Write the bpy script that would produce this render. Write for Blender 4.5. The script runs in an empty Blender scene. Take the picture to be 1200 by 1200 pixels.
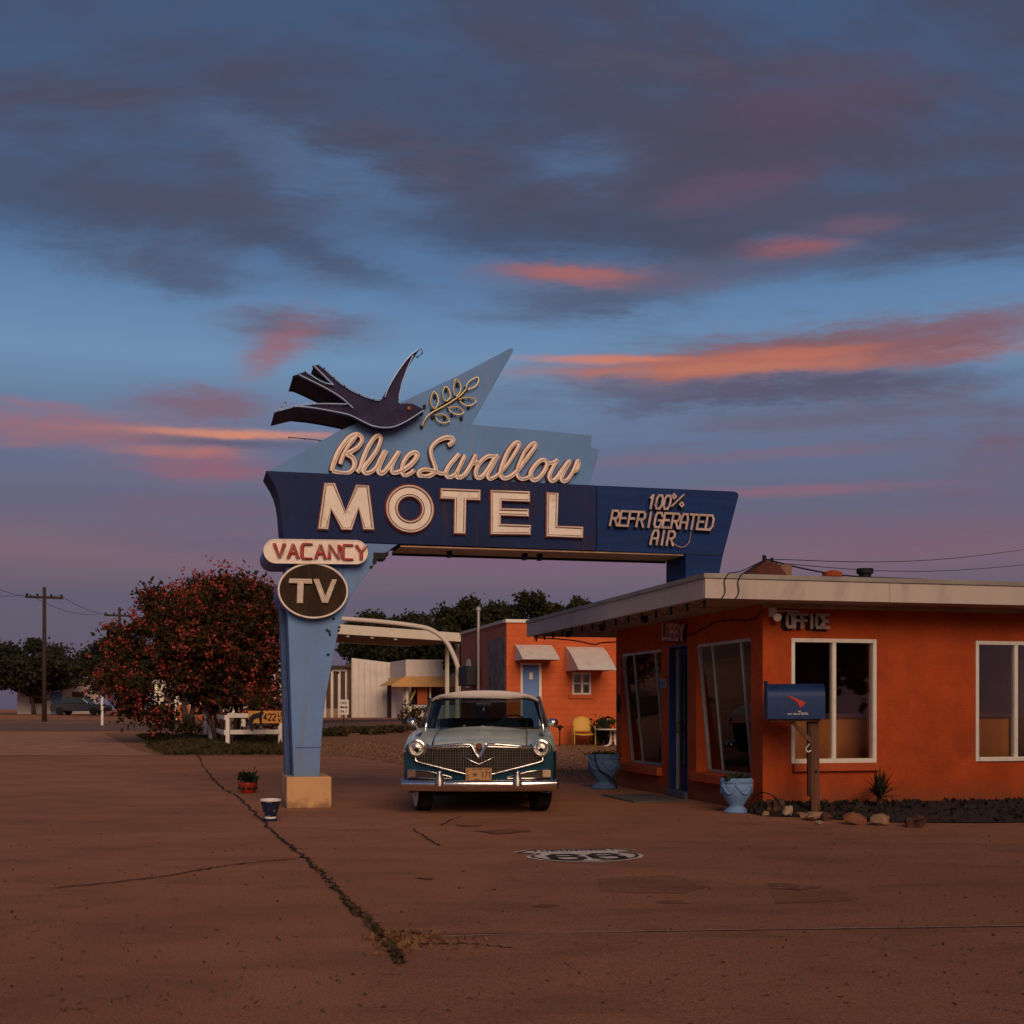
import bpy, bmesh, math, random
import numpy as np
from mathutils import Matrix, Vector
random.seed(7); RNG = np.random.default_rng(7)
R = math.radians
SC = bpy.context.scene
COL = SC.collection

# ------------------------------------------------------------------ camera
FPX, CX, HY, H = 1500.0, 601.0, 831.0, 1.33     # focal length in photo pixels, centre column, horizon row, eye height
cam = bpy.data.cameras.new('camera'); cam_o = bpy.data.objects.new('camera', cam); COL.objects.link(cam_o)
cam_o.location = (0, 0, H); cam_o.rotation_euler = (R(90), 0, 0)
cam.sensor_fit = 'HORIZONTAL'; cam.sensor_width = 36.0; cam.lens = 36.0 * FPX / 1200.0
cam.shift_x = -1 / 1200.0; cam.shift_y = (HY - 600) / 1200.0
cam.clip_start = 0.1; cam.clip_end = 6000
SC.camera = cam_o
SC.view_settings.view_transform = 'Standard'; SC.view_settings.look = 'None'
SC.view_settings.exposure = 0.0; SC.view_settings.gamma = 1.0; SC.view_settings.use_curve_mapping = False

def lin(c):
    return tuple((v / 255 / 12.92) if v / 255 <= .04045 else ((v / 255 + .055) / 1.055) ** 2.4 for v in c)

# ------------------------------------------------------------------ sun: last warm glow behind the camera, to the right
SUN_EL, SUN_AZ = R(26.0), R(166.0)               # azimuth measured from +Y towards +X
sun = bpy.data.lights.new('sun', 'SUN'); sun.energy = 2.15; sun.angle = R(36); sun.color = (1.0, 0.72, 0.50)
sun_o = bpy.data.objects.new('sun', sun); COL.objects.link(sun_o)
sd = Vector((math.sin(SUN_AZ) * math.cos(SUN_EL), math.cos(SUN_AZ) * math.cos(SUN_EL), math.sin(SUN_EL)))
sun_o.rotation_euler = sd.to_track_quat('Z', 'Y').to_euler()

# ------------------------------------------------------------------ world: dusk sky with procedural clouds
W = bpy.data.worlds.new('World'); SC.world = W; W.use_nodes = True
NT = W.node_tree; NT.nodes.clear()
class NG:
    def __init__(s, nt): s.nt = nt
    def n(s, t, **kw):
        x = s.nt.nodes.new(t)
        for k, v in kw.items(): setattr(x, k, v)
        return x
    def put(s, sock, v):
        if isinstance(v, bpy.types.NodeSocket): s.nt.links.new(v, sock)
        elif isinstance(v, (tuple, list)) and len(v) == 3 and sock.type == 'RGBA': sock.default_value = (*v, 1)
        else: sock.default_value = v
    def m(s, op, a, b=0.0, c=0.0, clamp=False):
        x = s.n('ShaderNodeMath', operation=op); x.use_clamp = clamp
        s.put(x.inputs[0], a); s.put(x.inputs[1], b); s.put(x.inputs[2], c)
        return x.outputs[0]
    def mix(s, f, a, b, mode='MIX'):
        x = s.n('ShaderNodeMix', data_type='RGBA', blend_type=mode)
        s.put(x.inputs[0], f); s.put(x.inputs[6], a); s.put(x.inputs[7], b)
        return x.outputs[2]
    def ss(s, v, lo, hi, o0=0.0, o1=1.0):
        x = s.n('ShaderNodeMapRange', interpolation_type='SMOOTHSTEP')
        s.put(x.inputs[0], v); s.put(x.inputs[1], lo); s.put(x.inputs[2], hi); s.put(x.inputs[3], o0); s.put(x.inputs[4], o1)
        return x.outputs[0]
    def ramp(s, v, stops, interp='LINEAR'):
        x = s.n('ShaderNodeValToRGB'); e = x.color_ramp.elements; x.color_ramp.interpolation = interp
        while len(e) < len(stops): e.new(0.5)
        for i, (p, c) in enumerate(stops):
            e[i].position = p; e[i].color = (*c, 1) if len(c) == 3 else c
        s.put(x.inputs[0], v)
        return x.outputs[0]
    def noise(s, vec, scale, detail=4, rough=.55, dist=0.0):
        x = s.n('ShaderNodeTexNoise')
        if vec is not None: s.put(x.inputs['Vector'], vec)
        s.put(x.inputs['Scale'], scale); s.put(x.inputs['Detail'], detail); s.put(x.inputs['Roughness'], rough); s.put(x.inputs['Distortion'], dist)
        return x.outputs['Fac']
    def xyz(s, a, b, c):
        x = s.n('ShaderNodeCombineXYZ'); s.put(x.inputs[0], a); s.put(x.inputs[1], b); s.put(x.inputs[2], c); return x.outputs[0]

g = NG(NT)
tc = g.n('ShaderNodeTexCoord'); sp = g.n('ShaderNodeSeparateXYZ'); NT.links.new(tc.outputs['Generated'], sp.inputs[0])
dx, dy, dz = sp.outputs
az = g.m('ARCTAN2', dx, dy); el = g.m('ARCSINE', dz)
def edeg(py): return math.degrees(math.atan((HY - py) / FPX))
base = g.ramp(g.m('DIVIDE', el, R(40), clamp=True), [
    (0.0, lin((80, 76, 100))), (edeg(705) / 40, lin((86, 80, 106))), (edeg(655) / 40, lin((115, 89, 109))),
    (edeg(600) / 40, lin((94, 92, 118))), (edeg(530) / 40, lin((92, 104, 136))), (edeg(430) / 40, lin((104, 138, 173))),
    (edeg(360) / 40, lin((92, 126, 166))), (edeg(280) / 40, lin((68, 96, 136))), (edeg(150) / 40, lin((64, 86, 122))), (1.0, lin((56, 76, 108)))])
# sunset side of the sky: physical sky, low sun behind the camera
nish = g.n('ShaderNodeTexSky', sky_type='NISHITA'); nish.sun_disc = False
nish.sun_elevation = R(2.0); nish.sun_rotation = SUN_AZ; nish.dust_density = 2.0; nish.altitude = 1200
# cloud layer: noise on a high plane
inv = g.m('DIVIDE', 1.0, g.m('ADD', g.m('MAXIMUM', dz, 0.0), 0.10))
px_, py_ = g.m('MULTIPLY', dx, inv), g.m('MULTIPLY', dy, inv)
cv = g.xyz(g.m('MULTIPLY', px_, 0.72), py_, 3.7)
n1 = g.noise(cv, 1.5, 9, .62, .6)
n2 = g.noise(g.xyz(g.m('MULTIPLY', px_, .5), py_, 9.1), 4.2, 8, .64, .5)
cov = g.ramp(g.m('DIVIDE', el, R(40), clamp=True), [(0.0, (.40,) * 3), (edeg(600) / 40, (.40,) * 3), (edeg(500) / 40, (.43,) * 3), (edeg(410) / 40, (.30,) * 3),
      (edeg(340) / 40, (.40,) * 3), (edeg(270) / 40, (.53,) * 3), (edeg(140) / 40, (.57,) * 3), (1.0, (.60,) * 3)])
# more cloud to the right than to the left
cov2 = g.m('ADD', cov, g.m('MULTIPLY', g.m('SINE', g.m('ADD', az, -.05)), .22))
den = g.m('ADD', g.m('ADD', n1, g.m('MULTIPLY', g.m('SUBTRACT', n2, .5), .34)), g.m('SUBTRACT', cov2, 1.0))
cm = g.ss(den, -.10, .17)
ccol = g.ramp(g.m('DIVIDE', el, R(40), clamp=True), [(0.0, lin((118, 84, 112))), (edeg(640) / 40, lin((112, 84, 108))), (edeg(520) / 40, lin((104, 90, 114))),
      (edeg(400) / 40, lin((86, 86, 110))), (edeg(300) / 40, lin((70, 71, 93))), (edeg(120) / 40, lin((71, 66, 84))), (1.0, lin((64, 61, 80)))])
ccol = g.mix(g.ss(n2, .56, .72), ccol, g.mix(.5, ccol, lin((110, 78, 90))))
sky = g.mix(g.m('MULTIPLY', cm, .94), base, ccol)
# broad patches and lit streaks, each at its azimuth and elevation
wv = g.xyz(g.m('MULTIPLY', az, 9.0), g.m('MULTIPLY', el, 34.0), 1.0)
wx = g.m('MULTIPLY', g.m('SUBTRACT', g.noise(wv, 1.0, 8, .66), .5), 2.5)
wv2 = g.xyz(g.m('MULTIPLY', az, 15.0), g.m('MULTIPLY', el, 62.0), 7.0)
wy = g.m('MULTIPLY', g.m('SUBTRACT', g.noise(wv2, 1.0, 9, .70), .5), 2.8)
wf = g.ss(g.noise(g.xyz(g.m('MULTIPLY', az, 26.0), g.m('MULTIPLY', el, 120.0), 3.0), 1.0, 5, .62, .5), .2, .55, .68, 1.0)
def streak(px, py, rx, ry, rgb, amt, slope=0.0, lo=.03, hi=1.05):
    global sky
    a0 = math.atan((px - CX) / FPX); e0 = math.atan((HY - py) / FPX * math.cos(a0))
    da = g.m('DIVIDE', g.m('SUBTRACT', az, a0), rx / FPX)
    de = g.m('DIVIDE', g.m('SUBTRACT', g.m('SUBTRACT', el, e0), g.m('MULTIPLY', g.m('SUBTRACT', az, a0), slope)), ry / FPX)
    da = g.m('ADD', da, g.m('MULTIPLY', wx, .55)); de = g.m('ADD', de, g.m('MULTIPLY', wy, 1.05))
    q = g.m('ADD', g.m('MULTIPLY', da, da), g.m('MULTIPLY', de, de))
    gs = g.m('EXPONENT', g.m('MULTIPLY', q, -1.0))
    sky = g.mix(g.m('MULTIPLY', g.m('MULTIPLY', g.ss(gs, lo, hi), amt), wf), sky, lin(rgb))
for a in [
    # blue gaps and dark masses high up
    (400, 215, 150, 40, (80, 110, 150), .7, -.35), (690, 185, 75, 26, (80, 112, 154), .8), (480, 300, 130, 26, (84, 116, 158), .6, -.2), (300, 165, 60, 22, (78, 90, 122), .6, -.4),
    (600, 130, 230, 50, (66, 66, 88), .6), (880, 165, 200, 70, (72, 66, 86), .85), (700, 268, 230, 28, (64, 70, 94), .85), (290, 105, 120, 24, (64, 70, 96), .5), (930, 250, 120, 22, (74, 72, 96), .7),
    (330, 285, 150, 16, (66, 74, 100), .75, -.3), (215, 322, 80, 24, (70, 76, 102), .75), (1120, 250, 190, 45, (72, 70, 92), .7), (60, 230, 140, 50, (66, 76, 104), .6),
    # pink lit upper clouds
    (860, 222, 100, 20, (98, 74, 94), .65, .1), (960, 115, 130, 40, (88, 68, 86), .6), (1010, 262, 60, 10, (112, 84, 100), .7),
    (690, 352, 130, 22, (78, 84, 110), .9), (700, 324, 125, 14, (128, 86, 98), .9, -.04), (672, 322, 75, 10, (164, 98, 96), .9, -.05), (800, 330, 90, 13, (92, 88, 112), .8), (930, 292, 62, 12, (142, 86, 94), .9), (880, 312, 120, 12, (84, 86, 112), .7),
    # the long glowing bank on the right
    (890, 458, 290, 24, (82, 76, 102), .97, .0), (960, 408, 240, 26, (120, 82, 90), .95, .05), (880, 424, 260, 16, (150, 90, 88), .97, .015), (900, 429, 250, 8, (186, 110, 88), .92, .0), (720, 421, 110, 5, (206, 120, 90), .85, -.03), (970, 412, 150, 7, (186, 106, 84), .9, .01),
    (1110, 398, 130, 24, (126, 86, 98), .9, .08), (960, 490, 200, 12, (98, 90, 114), .8), (760, 455, 90, 14, (96, 92, 116), .7),
    # left side
    (350, 384, 100, 19, (98, 88, 110), .9), (330, 404, 48, 24, (142, 94, 106), .85, .5), (240, 476, 90, 24, (122, 88, 106), .9), (250, 508, 170, 6, (212, 134, 104), .95, .01),
    (260, 519, 150, 8, (92, 84, 110), .95), (215, 530, 80, 8, (180, 108, 100), .9), (245, 550, 110, 18, (140, 88, 106), .9), (60, 500, 140, 22, (150, 98, 108), .8), (240, 592, 150, 16, (108, 86, 112), .7),
    # low pink bars
    (900, 576, 190, 7, (132, 92, 112), .85), (760, 540, 120, 9, (112, 94, 118), .7), (560, 655, 220, 22, (112, 84, 116), .7), (930, 530, 140, 8, (116, 94, 116), .7), (760, 610, 160, 14, (108, 88, 116), .7), (1000, 620, 180, 16, (112, 86, 112), .7), (260, 640, 140, 18, (96, 82, 112), .6)]:
    streak(*a)
bg = g.n('ShaderNodeBackground'); bg2 = g.n('ShaderNodeBackground'); add = g.n('ShaderNodeAddShader'); wo = g.n('ShaderNodeOutputWorld')
NT.links.new(sky, bg.inputs[0]); bg.inputs[1].default_value = 1.0
NT.links.new(nish.outputs[0], bg2.inputs[0]); bg2.inputs[1].default_value = 0.012
NT.links.new(bg.outputs[0], add.inputs[0]); NT.links.new(bg2.outputs[0], add.inputs[1]); NT.links.new(add.outputs[0], wo.inputs[0])
SKY_BG2 = bg2

# ------------------------------------------------------------------ helpers: objects
def tag(o, label=None, cat=None, group=None, kind=None):
    if label: o['label'] = label
    if cat: o['category'] = cat
    if group: o['group'] = group
    if kind: o['kind'] = kind
    return o
def thing(name, label, cat, loc=(0, 0, 0), rz=0.0, group=None):
    o = bpy.data.objects.new(name, None); COL.objects.link(o); o.location = loc; o.rotation_euler = (0, 0, rz)
    o.empty_display_size = .2
    return tag(o, label, cat, group)
def kids(o): return [c for c in COL.objects if c.parent == o]
def copy_tree(o, parent=None):
    c = o.copy(); COL.objects.link(c); c.parent = parent
    for ch in kids(o): copy_tree(ch, c)
    return c
class MB:
    def __init__(s): s.v = []; s.f = []; s.M = Matrix.Identity(4)
    def add(s, vs, fs):
        b = len(s.v); s.v += [tuple(s.M @ Vector(p)) for p in vs]; s.f += [tuple(i + b for i in f) for f in fs]; return s
    def box(s, x0, x1, y0, y1, z0, z1):
        return s.add([(x0, y0, z0), (x1, y0, z0), (x1, y1, z0), (x0, y1, z0), (x0, y0, z1), (x1, y0, z1), (x1, y1, z1), (x0, y1, z1)],
                     [(0, 3, 2, 1), (4, 5, 6, 7), (0, 1, 5, 4), (1, 2, 6, 5), (2, 3, 7, 6), (3, 0, 4, 7)])
    def bar(s, a, b, w, d, up=(0, 0, 1)):
        a, b = Vector(a), Vector(b); t = (b - a).normalized(); up = Vector(up)
        if abs(t.dot(up)) > .98: up = Vector((0, 1, 0))
        r = t.cross(up).normalized(); n = r.cross(t).normalized(); vs = []
        for p in (a, b):
            for i, j in ((-1, -1), (1, -1), (1, 1), (-1, 1)): vs.append(tuple(p + r * (i * w / 2) + n * (j * d / 2)))
        return s.add(vs, [(0, 3, 2, 1), (4, 5, 6, 7), (0, 1, 5, 4), (1, 2, 6, 5), (2, 3, 7, 6), (3, 0, 4, 7)])
    def prism(s, poly, y0, y1):                       # polygon in x,z pushed along y
        n = len(poly)
        return s.add([(x, y0, z) for x, z in poly] + [(x, y1, z) for x, z in poly],
                     [tuple(range(n)), tuple(range(2 * n - 1, n - 1, -1))] + [(i, (i + 1) % n, n + (i + 1) % n, n + i) for i in range(n)])
    def vprism(s, poly, z0, z1):                      # polygon in x,y pushed along z
        n = len(poly)
        return s.add([(x, y, z0) for x, y in poly] + [(x, y, z1) for x, y in poly],
                     [tuple(range(n - 1, -1, -1)), tuple(range(n, 2 * n))] + [(i, (i + 1) % n, n + (i + 1) % n, n + i) for i in range(n)])
    def flat(s, poly, z): return s.add([(x, y, z) for x, y in poly], [tuple(range(len(poly)))])
    def ring(s, cx, cz, ro, ri, y0, y1, n=40, rzo=None, rzi=None):
        rzo = rzo or ro; rzi = rzi or ri; vs = []
        for k in range(n):
            a = 2 * math.pi * k / n; c_, s_ = math.cos(a), math.sin(a)
            vs += [(cx + ro * c_, y0, cz + rzo * s_), (cx + ri * c_, y0, cz + rzi * s_), (cx + ro * c_, y1, cz + rzo * s_), (cx + ri * c_, y1, cz + rzi * s_)]
        fs = []
        for k in range(n):
            a, b = 4 * k, 4 * ((k + 1) % n)
            fs += [(a, b, b + 1, a + 1), (a + 2, a + 3, b + 3, b + 2), (a, a + 2, b + 2, b), (a + 1, b + 1, b + 3, a + 3)]
        return s.add(vs, fs)
    def tube(s, pts, r, n=6, closed=False, caps=True):
        pts = [Vector(p) for p in pts]; m = len(pts); rs = r if isinstance(r, (list, tuple)) else [r] * m
        vs, fs = [], []; pn = None
        for i, p in enumerate(pts):
            if closed: t = pts[(i + 1) % m] - pts[i - 1]
            else: t = pts[min(i + 1, m - 1)] - pts[max(i - 1, 0)]
            if t.length < 1e-9: t = Vector((0, 0, 1))
            t.normalize()
            if pn is None:
                pn = t.orthogonal().normalized()
            pn = (pn - t * pn.dot(t))
            if pn.length < 1e-6: pn = t.orthogonal()
            pn.normalize(); b = t.cross(pn)
            for k in range(n):
                a = 2 * math.pi * k / n; vs.append(tuple(p + (pn * math.cos(a) + b * math.sin(a)) * rs[i]))
        for i in range(m if closed else m - 1):
            j = (i + 1) % m
            for k in range(n): fs.append((i * n + k, i * n + (k + 1) % n, j * n + (k + 1) % n, j * n + k))
        if caps and not closed: fs += [tuple(range(n - 1, -1, -1)), tuple(range((m - 1) * n, m * n))]
        return s.add(vs, fs)
    def lathe(s, prof, n=28, c=(0, 0, 0), rfun=None):
        vs, fs = [], []
        for i, (r, z) in enumerate(prof):
            for k in range(n):
                a = 2 * math.pi * k / n; rr = r * (rfun(a, z) if rfun else 1)
                vs.append((c[0] + rr * math.cos(a), c[1] + rr * math.sin(a), c[2] + z))
        for i in range(len(prof) - 1):
            for k in range(n): fs.append((i * n + k, i * n + (k + 1) % n, (i + 1) * n + (k + 1) % n, (i + 1) * n + k))
        fs += [tuple(range(n - 1, -1, -1)), tuple(range((len(prof) - 1) * n, len(prof) * n))]
        return s.add(vs, fs)
    def ribbon(s, pts, w, y0, y1, drift=0.0):         # a thick flat stroke in the x,z plane, front y0, back y1
        m = len(pts); ws = w if isinstance(w, (list, tuple)) else [w] * m; vs, fs = [], []
        for i in range(m):
            a = Vector(pts[max(i - 1, 0)]); b = Vector(pts[min(i + 1, m - 1)]); t = b - a
            t = t.normalized() if t.length > 1e-9 else Vector((1, 0)); nx, nz = -t.y, t.x; h = ws[i] / 2; yd = y0 + drift * i / max(m - 1, 1)
            x, z = pts[i]
            vs += [(x + nx * h, yd, z + nz * h), (x, yd - h * .12, z), (x - nx * h, yd, z - nz * h), (x - nx * h, y1, z - nz * h), (x + nx * h, y1, z + nz * h)]
        for i in range(m - 1):
            a, b = 5 * i, 5 * i + 5
            for k in range(5): fs.append((a + k, a + (k + 1) % 5, b + (k + 1) % 5, b + k))
        e = 5 * (m - 1); fs += [(4, 3, 2, 1, 0), (e, e + 1, e + 2, e + 3, e + 4)]
        return s.add(vs, fs)
    def grid(s, nu, nv, fn, closed_u=False):
        vs = [tuple(fn(i / (nu - (0 if closed_u else 1)), j / (nv - 1))) for j in range(nv) for i in range(nu)]
        fs = []
        for j in range(nv - 1):
            for i in range(nu if closed_u else nu - 1):
                i2 = (i + 1) % nu; fs.append((j * nu + i, j * nu + i2, (j + 1) * nu + i2, (j + 1) * nu + i))
        return s.add(vs, fs)
    def blob(s, c, r, seed=0, n=10, m=7, rough=.25):
        rn = random.Random(seed); ph = [rn.uniform(0, 6.28) for _ in range(6)]; fr = [rn.uniform(1, 3.2) for _ in range(6)]
        def fn(u, v):
            a, b = 2 * math.pi * u, math.pi * v; d = Vector((math.sin(b) * math.cos(a), math.sin(b) * math.sin(a), math.cos(b)))
            k = 1 + rough * (.5 * math.sin(fr[0] * 2 * d.x + ph[0]) + .5 * math.sin(fr[1] * 2 * d.y + ph[1]) + .4 * math.sin(fr[2] * 3 * d.z + ph[2]) + .3 * math.sin(fr[3] * 5 * d.x + fr[4] * 4 * d.z + ph[3]))
            return (c[0] + r[0] * k * d.x, c[1] + r[1] * k * d.y, c[2] + r[2] * k * d.z)
        return s.grid(n, m, fn, True)
    def build(s, name, mat, parent=None, smooth=False, bevel=0.0, kind=None, label=None, norm=True, auto=None, seg=2):
        me = bpy.data.meshes.new(name); me.from_pydata(s.v, [], s.f); me.update()
        if norm:
            b = bmesh.new(); b.from_mesh(me); bmesh.ops.recalc_face_normals(b, faces=b.faces); b.to_mesh(me); b.free()
        me.materials.append(mat)
        if smooth: me.polygons.foreach_set('use_smooth', [True] * len(me.polygons))
        if auto:
            me.polygons.foreach_set('use_smooth', [True] * len(me.polygons)); me.set_sharp_from_angle(angle=R(auto))
        o = bpy.data.objects.new(name, me); COL.objects.link(o)
        if parent: o.parent = parent
        if bevel:
            md = o.modifiers.new('bevel', 'BEVEL'); md.width = bevel; md.segments = seg; md.limit_method = 'ANGLE'; md.angle_limit = R(35)
        return tag(o, label=label, kind=kind)
def cr(pts, k=6, closed=False):                        # Catmull-Rom through points of any dimension
    P = [np.array(p, float) for p in pts]; n = len(P); out = []
    for i in range(n if closed else n - 1):
        p0 = P[i - 1] if (closed or i > 0) else P[i]; p1 = P[i]; p2 = P[(i + 1) % n]; p3 = P[(i + 2) % n] if (closed or i + 2 < n) else P[(i + 1) % n]
        for j in range(k):
            t = j / k; out.append(.5 * ((2 * p1) + (-p0 + p2) * t + (2 * p0 - 5 * p1 + 4 * p2 - p3) * t * t + (-p0 + 3 * p1 - 3 * p2 + p3) * t ** 3))
    if not closed: out.append(P[-1])
    return [tuple(q) for q in out]
def offset_poly(poly, d):                              # mitred outward offset of a simple polygon
    n = len(poly); A = sum(poly[i][0] * poly[(i + 1) % n][1] - poly[(i + 1) % n][0] * poly[i][1] for i in range(n)); sg = 1 if A > 0 else -1
    out = []
    for i in range(n):
        p, q, r_ = Vector(poly[i - 1]), Vector(poly[i]), Vector(poly[(i + 1) % n])
        e1 = (q - p).normalized(); e2 = (r_ - q).normalized(); n1_ = Vector((e1.y, -e1.x)) * sg; n2_ = Vector((e2.y, -e2.x)) * sg
        b = (n1_ + n2_); k = d / max(.35, (1 + n1_.dot(n2_)) / 2) / 2
        out.append(tuple(q + b * k))
    return out

# ------------------------------------------------------------------ helpers: materials
MATS = {}
def mat(name, col, rough=.6, metal=0.0, var=.18, vscale=6.0, bump=.0, bscale=60.0, dirt=None, dirt_amt=.0, dscale=2.5, spec=.2, coat=0.0, stretch=(1, 1, 1), gen='Object', rvar=.15, zdirt=None, streak=None):
    if name in MATS: return MATS[name]
    m = bpy.data.materials.new(name); m.use_nodes = True; nt = m.node_tree; G = NG(nt); b = nt.nodes['Principled BSDF']
    t = G.n('ShaderNodeTexCoord'); mp = G.n('ShaderNodeMapping'); mp.inputs['Scale'].default_value = stretch; nt.links.new(t.outputs[gen], mp.inputs[0]); v = mp.outputs[0]
    n = G.noise(v, vscale, 6, .6)
    c = G.mix(G.ss(n, .25, .75), tuple(k * (1 - var) for k in col), tuple(min(1, k * (1 + var)) for k in col))
    if dirt:
        d = G.noise(v, dscale, 8, .68, .4); c = G.mix(G.m('MULTIPLY', G.ss(d, .5, .72), dirt_amt), c, dirt)
    if streak:                                          # vertical run marks
        m2 = G.n('ShaderNodeMapping'); m2.inputs['Scale'].default_value = (9, 9, .55); nt.links.new(t.outputs[gen], m2.inputs[0])
        c = G.mix(G.m('MULTIPLY', G.ss(G.noise(m2.outputs[0], 1.0, 6, .7), .54, .74), streak[1]), c, streak[0])
    if zdirt:                                           # splash dirt towards the foot of a wall
        s3 = G.n('ShaderNodeSeparateXYZ'); nt.links.new(t.outputs[gen], s3.inputs[0])
        hgt_ = G.m('ADD', s3.outputs[2], G.m('MULTIPLY', G.m('SUBTRACT', G.noise(v, 5, 6, .7), .5), .5))
        c = G.mix(G.ss(hgt_, zdirt[0], 0.0, 0.0, zdirt[2]), c, zdirt[1])
    nt.links.new(c, b.inputs['Base Color'])
    nt.links.new(G.m('ADD', rough - rvar / 2, G.m('MULTIPLY', n, rvar), clamp=True), b.inputs['Roughness'])
    b.inputs['Metallic'].default_value = metal; b.inputs['Specular IOR Level'].default_value = spec; b.inputs['Coat Weight'].default_value = coat
    if bump:
        bp = G.n('ShaderNodeBump'); bp.inputs['Strength'].default_value = 1.0; bp.inputs['Distance'].default_value = bump
        nt.links.new(G.noise(v, bscale, 5, .6), bp.inputs['Height']); nt.links.new(bp.outputs[0], b.inputs['Normal'])
    MATS[name] = m; return m
def glass(name, tint=(.55, .6, .62), rough=.02, refl=.9):
    m = bpy.data.materials.new(name); m.use_nodes = True; nt = m.node_tree; nt.nodes.clear(); G = NG(nt)
    tr = G.n('ShaderNodeBsdfTransparent'); tr.inputs[0].default_value = (*tint, 1); gl = G.n('ShaderNodeBsdfGlossy'); gl.inputs['Roughness'].default_value = rough
    gl.inputs[0].default_value = (refl, refl, refl, 1)
    fr = G.n('ShaderNodeFresnel'); fr.inputs[0].default_value = 1.5; mx = G.n('ShaderNodeMixShader'); out = G.n('ShaderNodeOutputMaterial')
    nt.links.new(fr.outputs[0], mx.inputs[0]); nt.links.new(tr.outputs[0], mx.inputs[1]); nt.links.new(gl.outputs[0], mx.inputs[2]); nt.links.new(mx.outputs[0], out.inputs[0])
    return m

# ------------------------------------------------------------------ helpers: stroke lettering (x 0..1, z 0..1)
LET = {
 'A': [[(0, 0), (0, .65), (.2, 1), (.8, 1), (1, .65), (1, 0)], [(0, .42), (1, .42)]],
 'a': [[(0, 0), (.5, 1), (1, 0)], [(.22, .36), (.78, .36)]],
 'B': [[(0, 0), (0, 1), (.7, 1), (.92, .86), (.92, .66), (.7, .53), (0, .53)], [(.7, .53), (1, .4), (1, .14), (.75, 0), (0, 0)]],
 'C': [[(1, .8), (.8, 1), (.2, 1), (0, .8), (0, .2), (.2, 0), (.8, 0), (1, .2)]],
 'c': [[(1, 1), (.15, 1), (0, .85), (0, .15), (.15, 0), (1, 0)]],
 'D': [[(0, 0), (0, 1), (.7, 1), (1, .75), (1, .25), (.7, 0), (0, 0)]],
 'E': [[(1, 1), (0, 1), (0, 0), (1, 0)], [(0, .52), (.8, .52)]],
 'F': [[(1, 1), (0, 1), (0, 0)], [(0, .52), (.8, .52)]],
 'G': [[(1, .8), (.8, 1), (.2, 1), (0, .8), (0, .2), (.2, 0), (.8, 0), (1, .2), (1, .48), (.6, .48)]],
 'H': [[(0, 0), (0, 1)], [(1, 0), (1, 1)], [(0, .5), (1, .5)]],
 'I': [[(.5, 0), (.5, 1)]],
 'K': [[(0, 0), (0, 1)], [(1, 1), (0, .45)], [(.35, .62), (1, 0)]],
 'L': [[(0, 1), (0, 0), (1, 0)]],
 'M': [[(0, 0), (0, 1), (.5, .35), (1, 1), (1, 0)]],
 'N': [[(0, 0), (0, 1), (1, 0), (1, 1)]],
 'O': [[(.2, 0), (0, .2), (0, .8), (.2, 1), (.8, 1), (1, .8), (1, .2), (.8, 0), (.2, 0)]],
 'P': [[(0, 0), (0, 1), (.75, 1), (1, .85), (1, .6), (.75, .45), (0, .45)]],
 'R': [[(0, 0), (0, 1), (.75, 1), (1, .85), (1, .62), (.75, .48), (0, .48)], [(.5, .48), (1, 0)]],
 'S': [[(1, .82), (.8, 1), (.2, 1), (0, .82), (0, .66), (.2, .53), (.8, .47), (1, .34), (1, .18), (.8, 0), (.2, 0), (0, .18)]],
 'T': [[(0, 1), (1, 1)], [(.5, 1), (.5, 0)]],
 'U': [[(0, 1), (0, .2), (.2, 0), (.8, 0), (1, .2), (1, 1)]],
 'V': [[(0, 1), (.5, 0), (1, 1)]],
 'W': [[(0, 1), (.25, 0), (.5, .7), (.75, 0), (1, 1)]],
 'X': [[(0, 0), (1, 1)], [(0, 1), (1, 0)]],
 'Y': [[(0, 1), (.5, .5), (1, 1)], [(.5, .5), (.5, 0)]],
 '0': [[(.25, 0), (0, .25), (0, .75), (.25, 1), (.75, 1), (1, .75), (1, .25), (.75, 0), (.25, 0)]],
 '1': [[(.3, .8), (.6, 1), (.6, 0)]], '2': [[(0, .8), (.2, 1), (.8, 1), (1, .8), (1, .62), (0, 0), (1, 0)]],
 '3': [[(0, 1), (1, 1), (.4, .58), (.8, .55), (1, .35), (1, .18), (.8, 0), (.2, 0), (0, .15)]],
 '4': [[(.75, 0), (.75, 1), (0, .3), (1, .3)]], '5': [[(1, 1), (0, 1), (0, .58), (.7, .6), (1, .4), (1, .18), (.75, 0), (0, .05)]],
 '6': [[(1, .85), (.75, 1), (.25, 1), (0, .75), (0, .2), (.22, 0), (.78, 0), (1, .2), (1, .42), (.78, .58), (0, .55)]],
 '7': [[(0, 1), (1, 1), (.4, 0)]],
 '%': [[(0, .05), (1, .95)], [(.05, .8), (.18, .97), (.36, .8), (.18, .62), (.05, .8)], [(.64, .2), (.82, .37), (.98, .2), (.82, .03), (.64, .2)]],
}
def word(text, x0, z0, adv, w, h, slant=0.0):          # -> list of (char, strokes as x,z lists)
    out = []; x = x0
    for ch in text:
        if ch != ' ':
            out.append((ch, [[(x + px * w + pz * h * slant, z0 + pz * h) for px, pz in st] for st in LET[ch]]))
        x += adv * (.55 if ch in 'I1' and False else 1)
    return out
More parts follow.
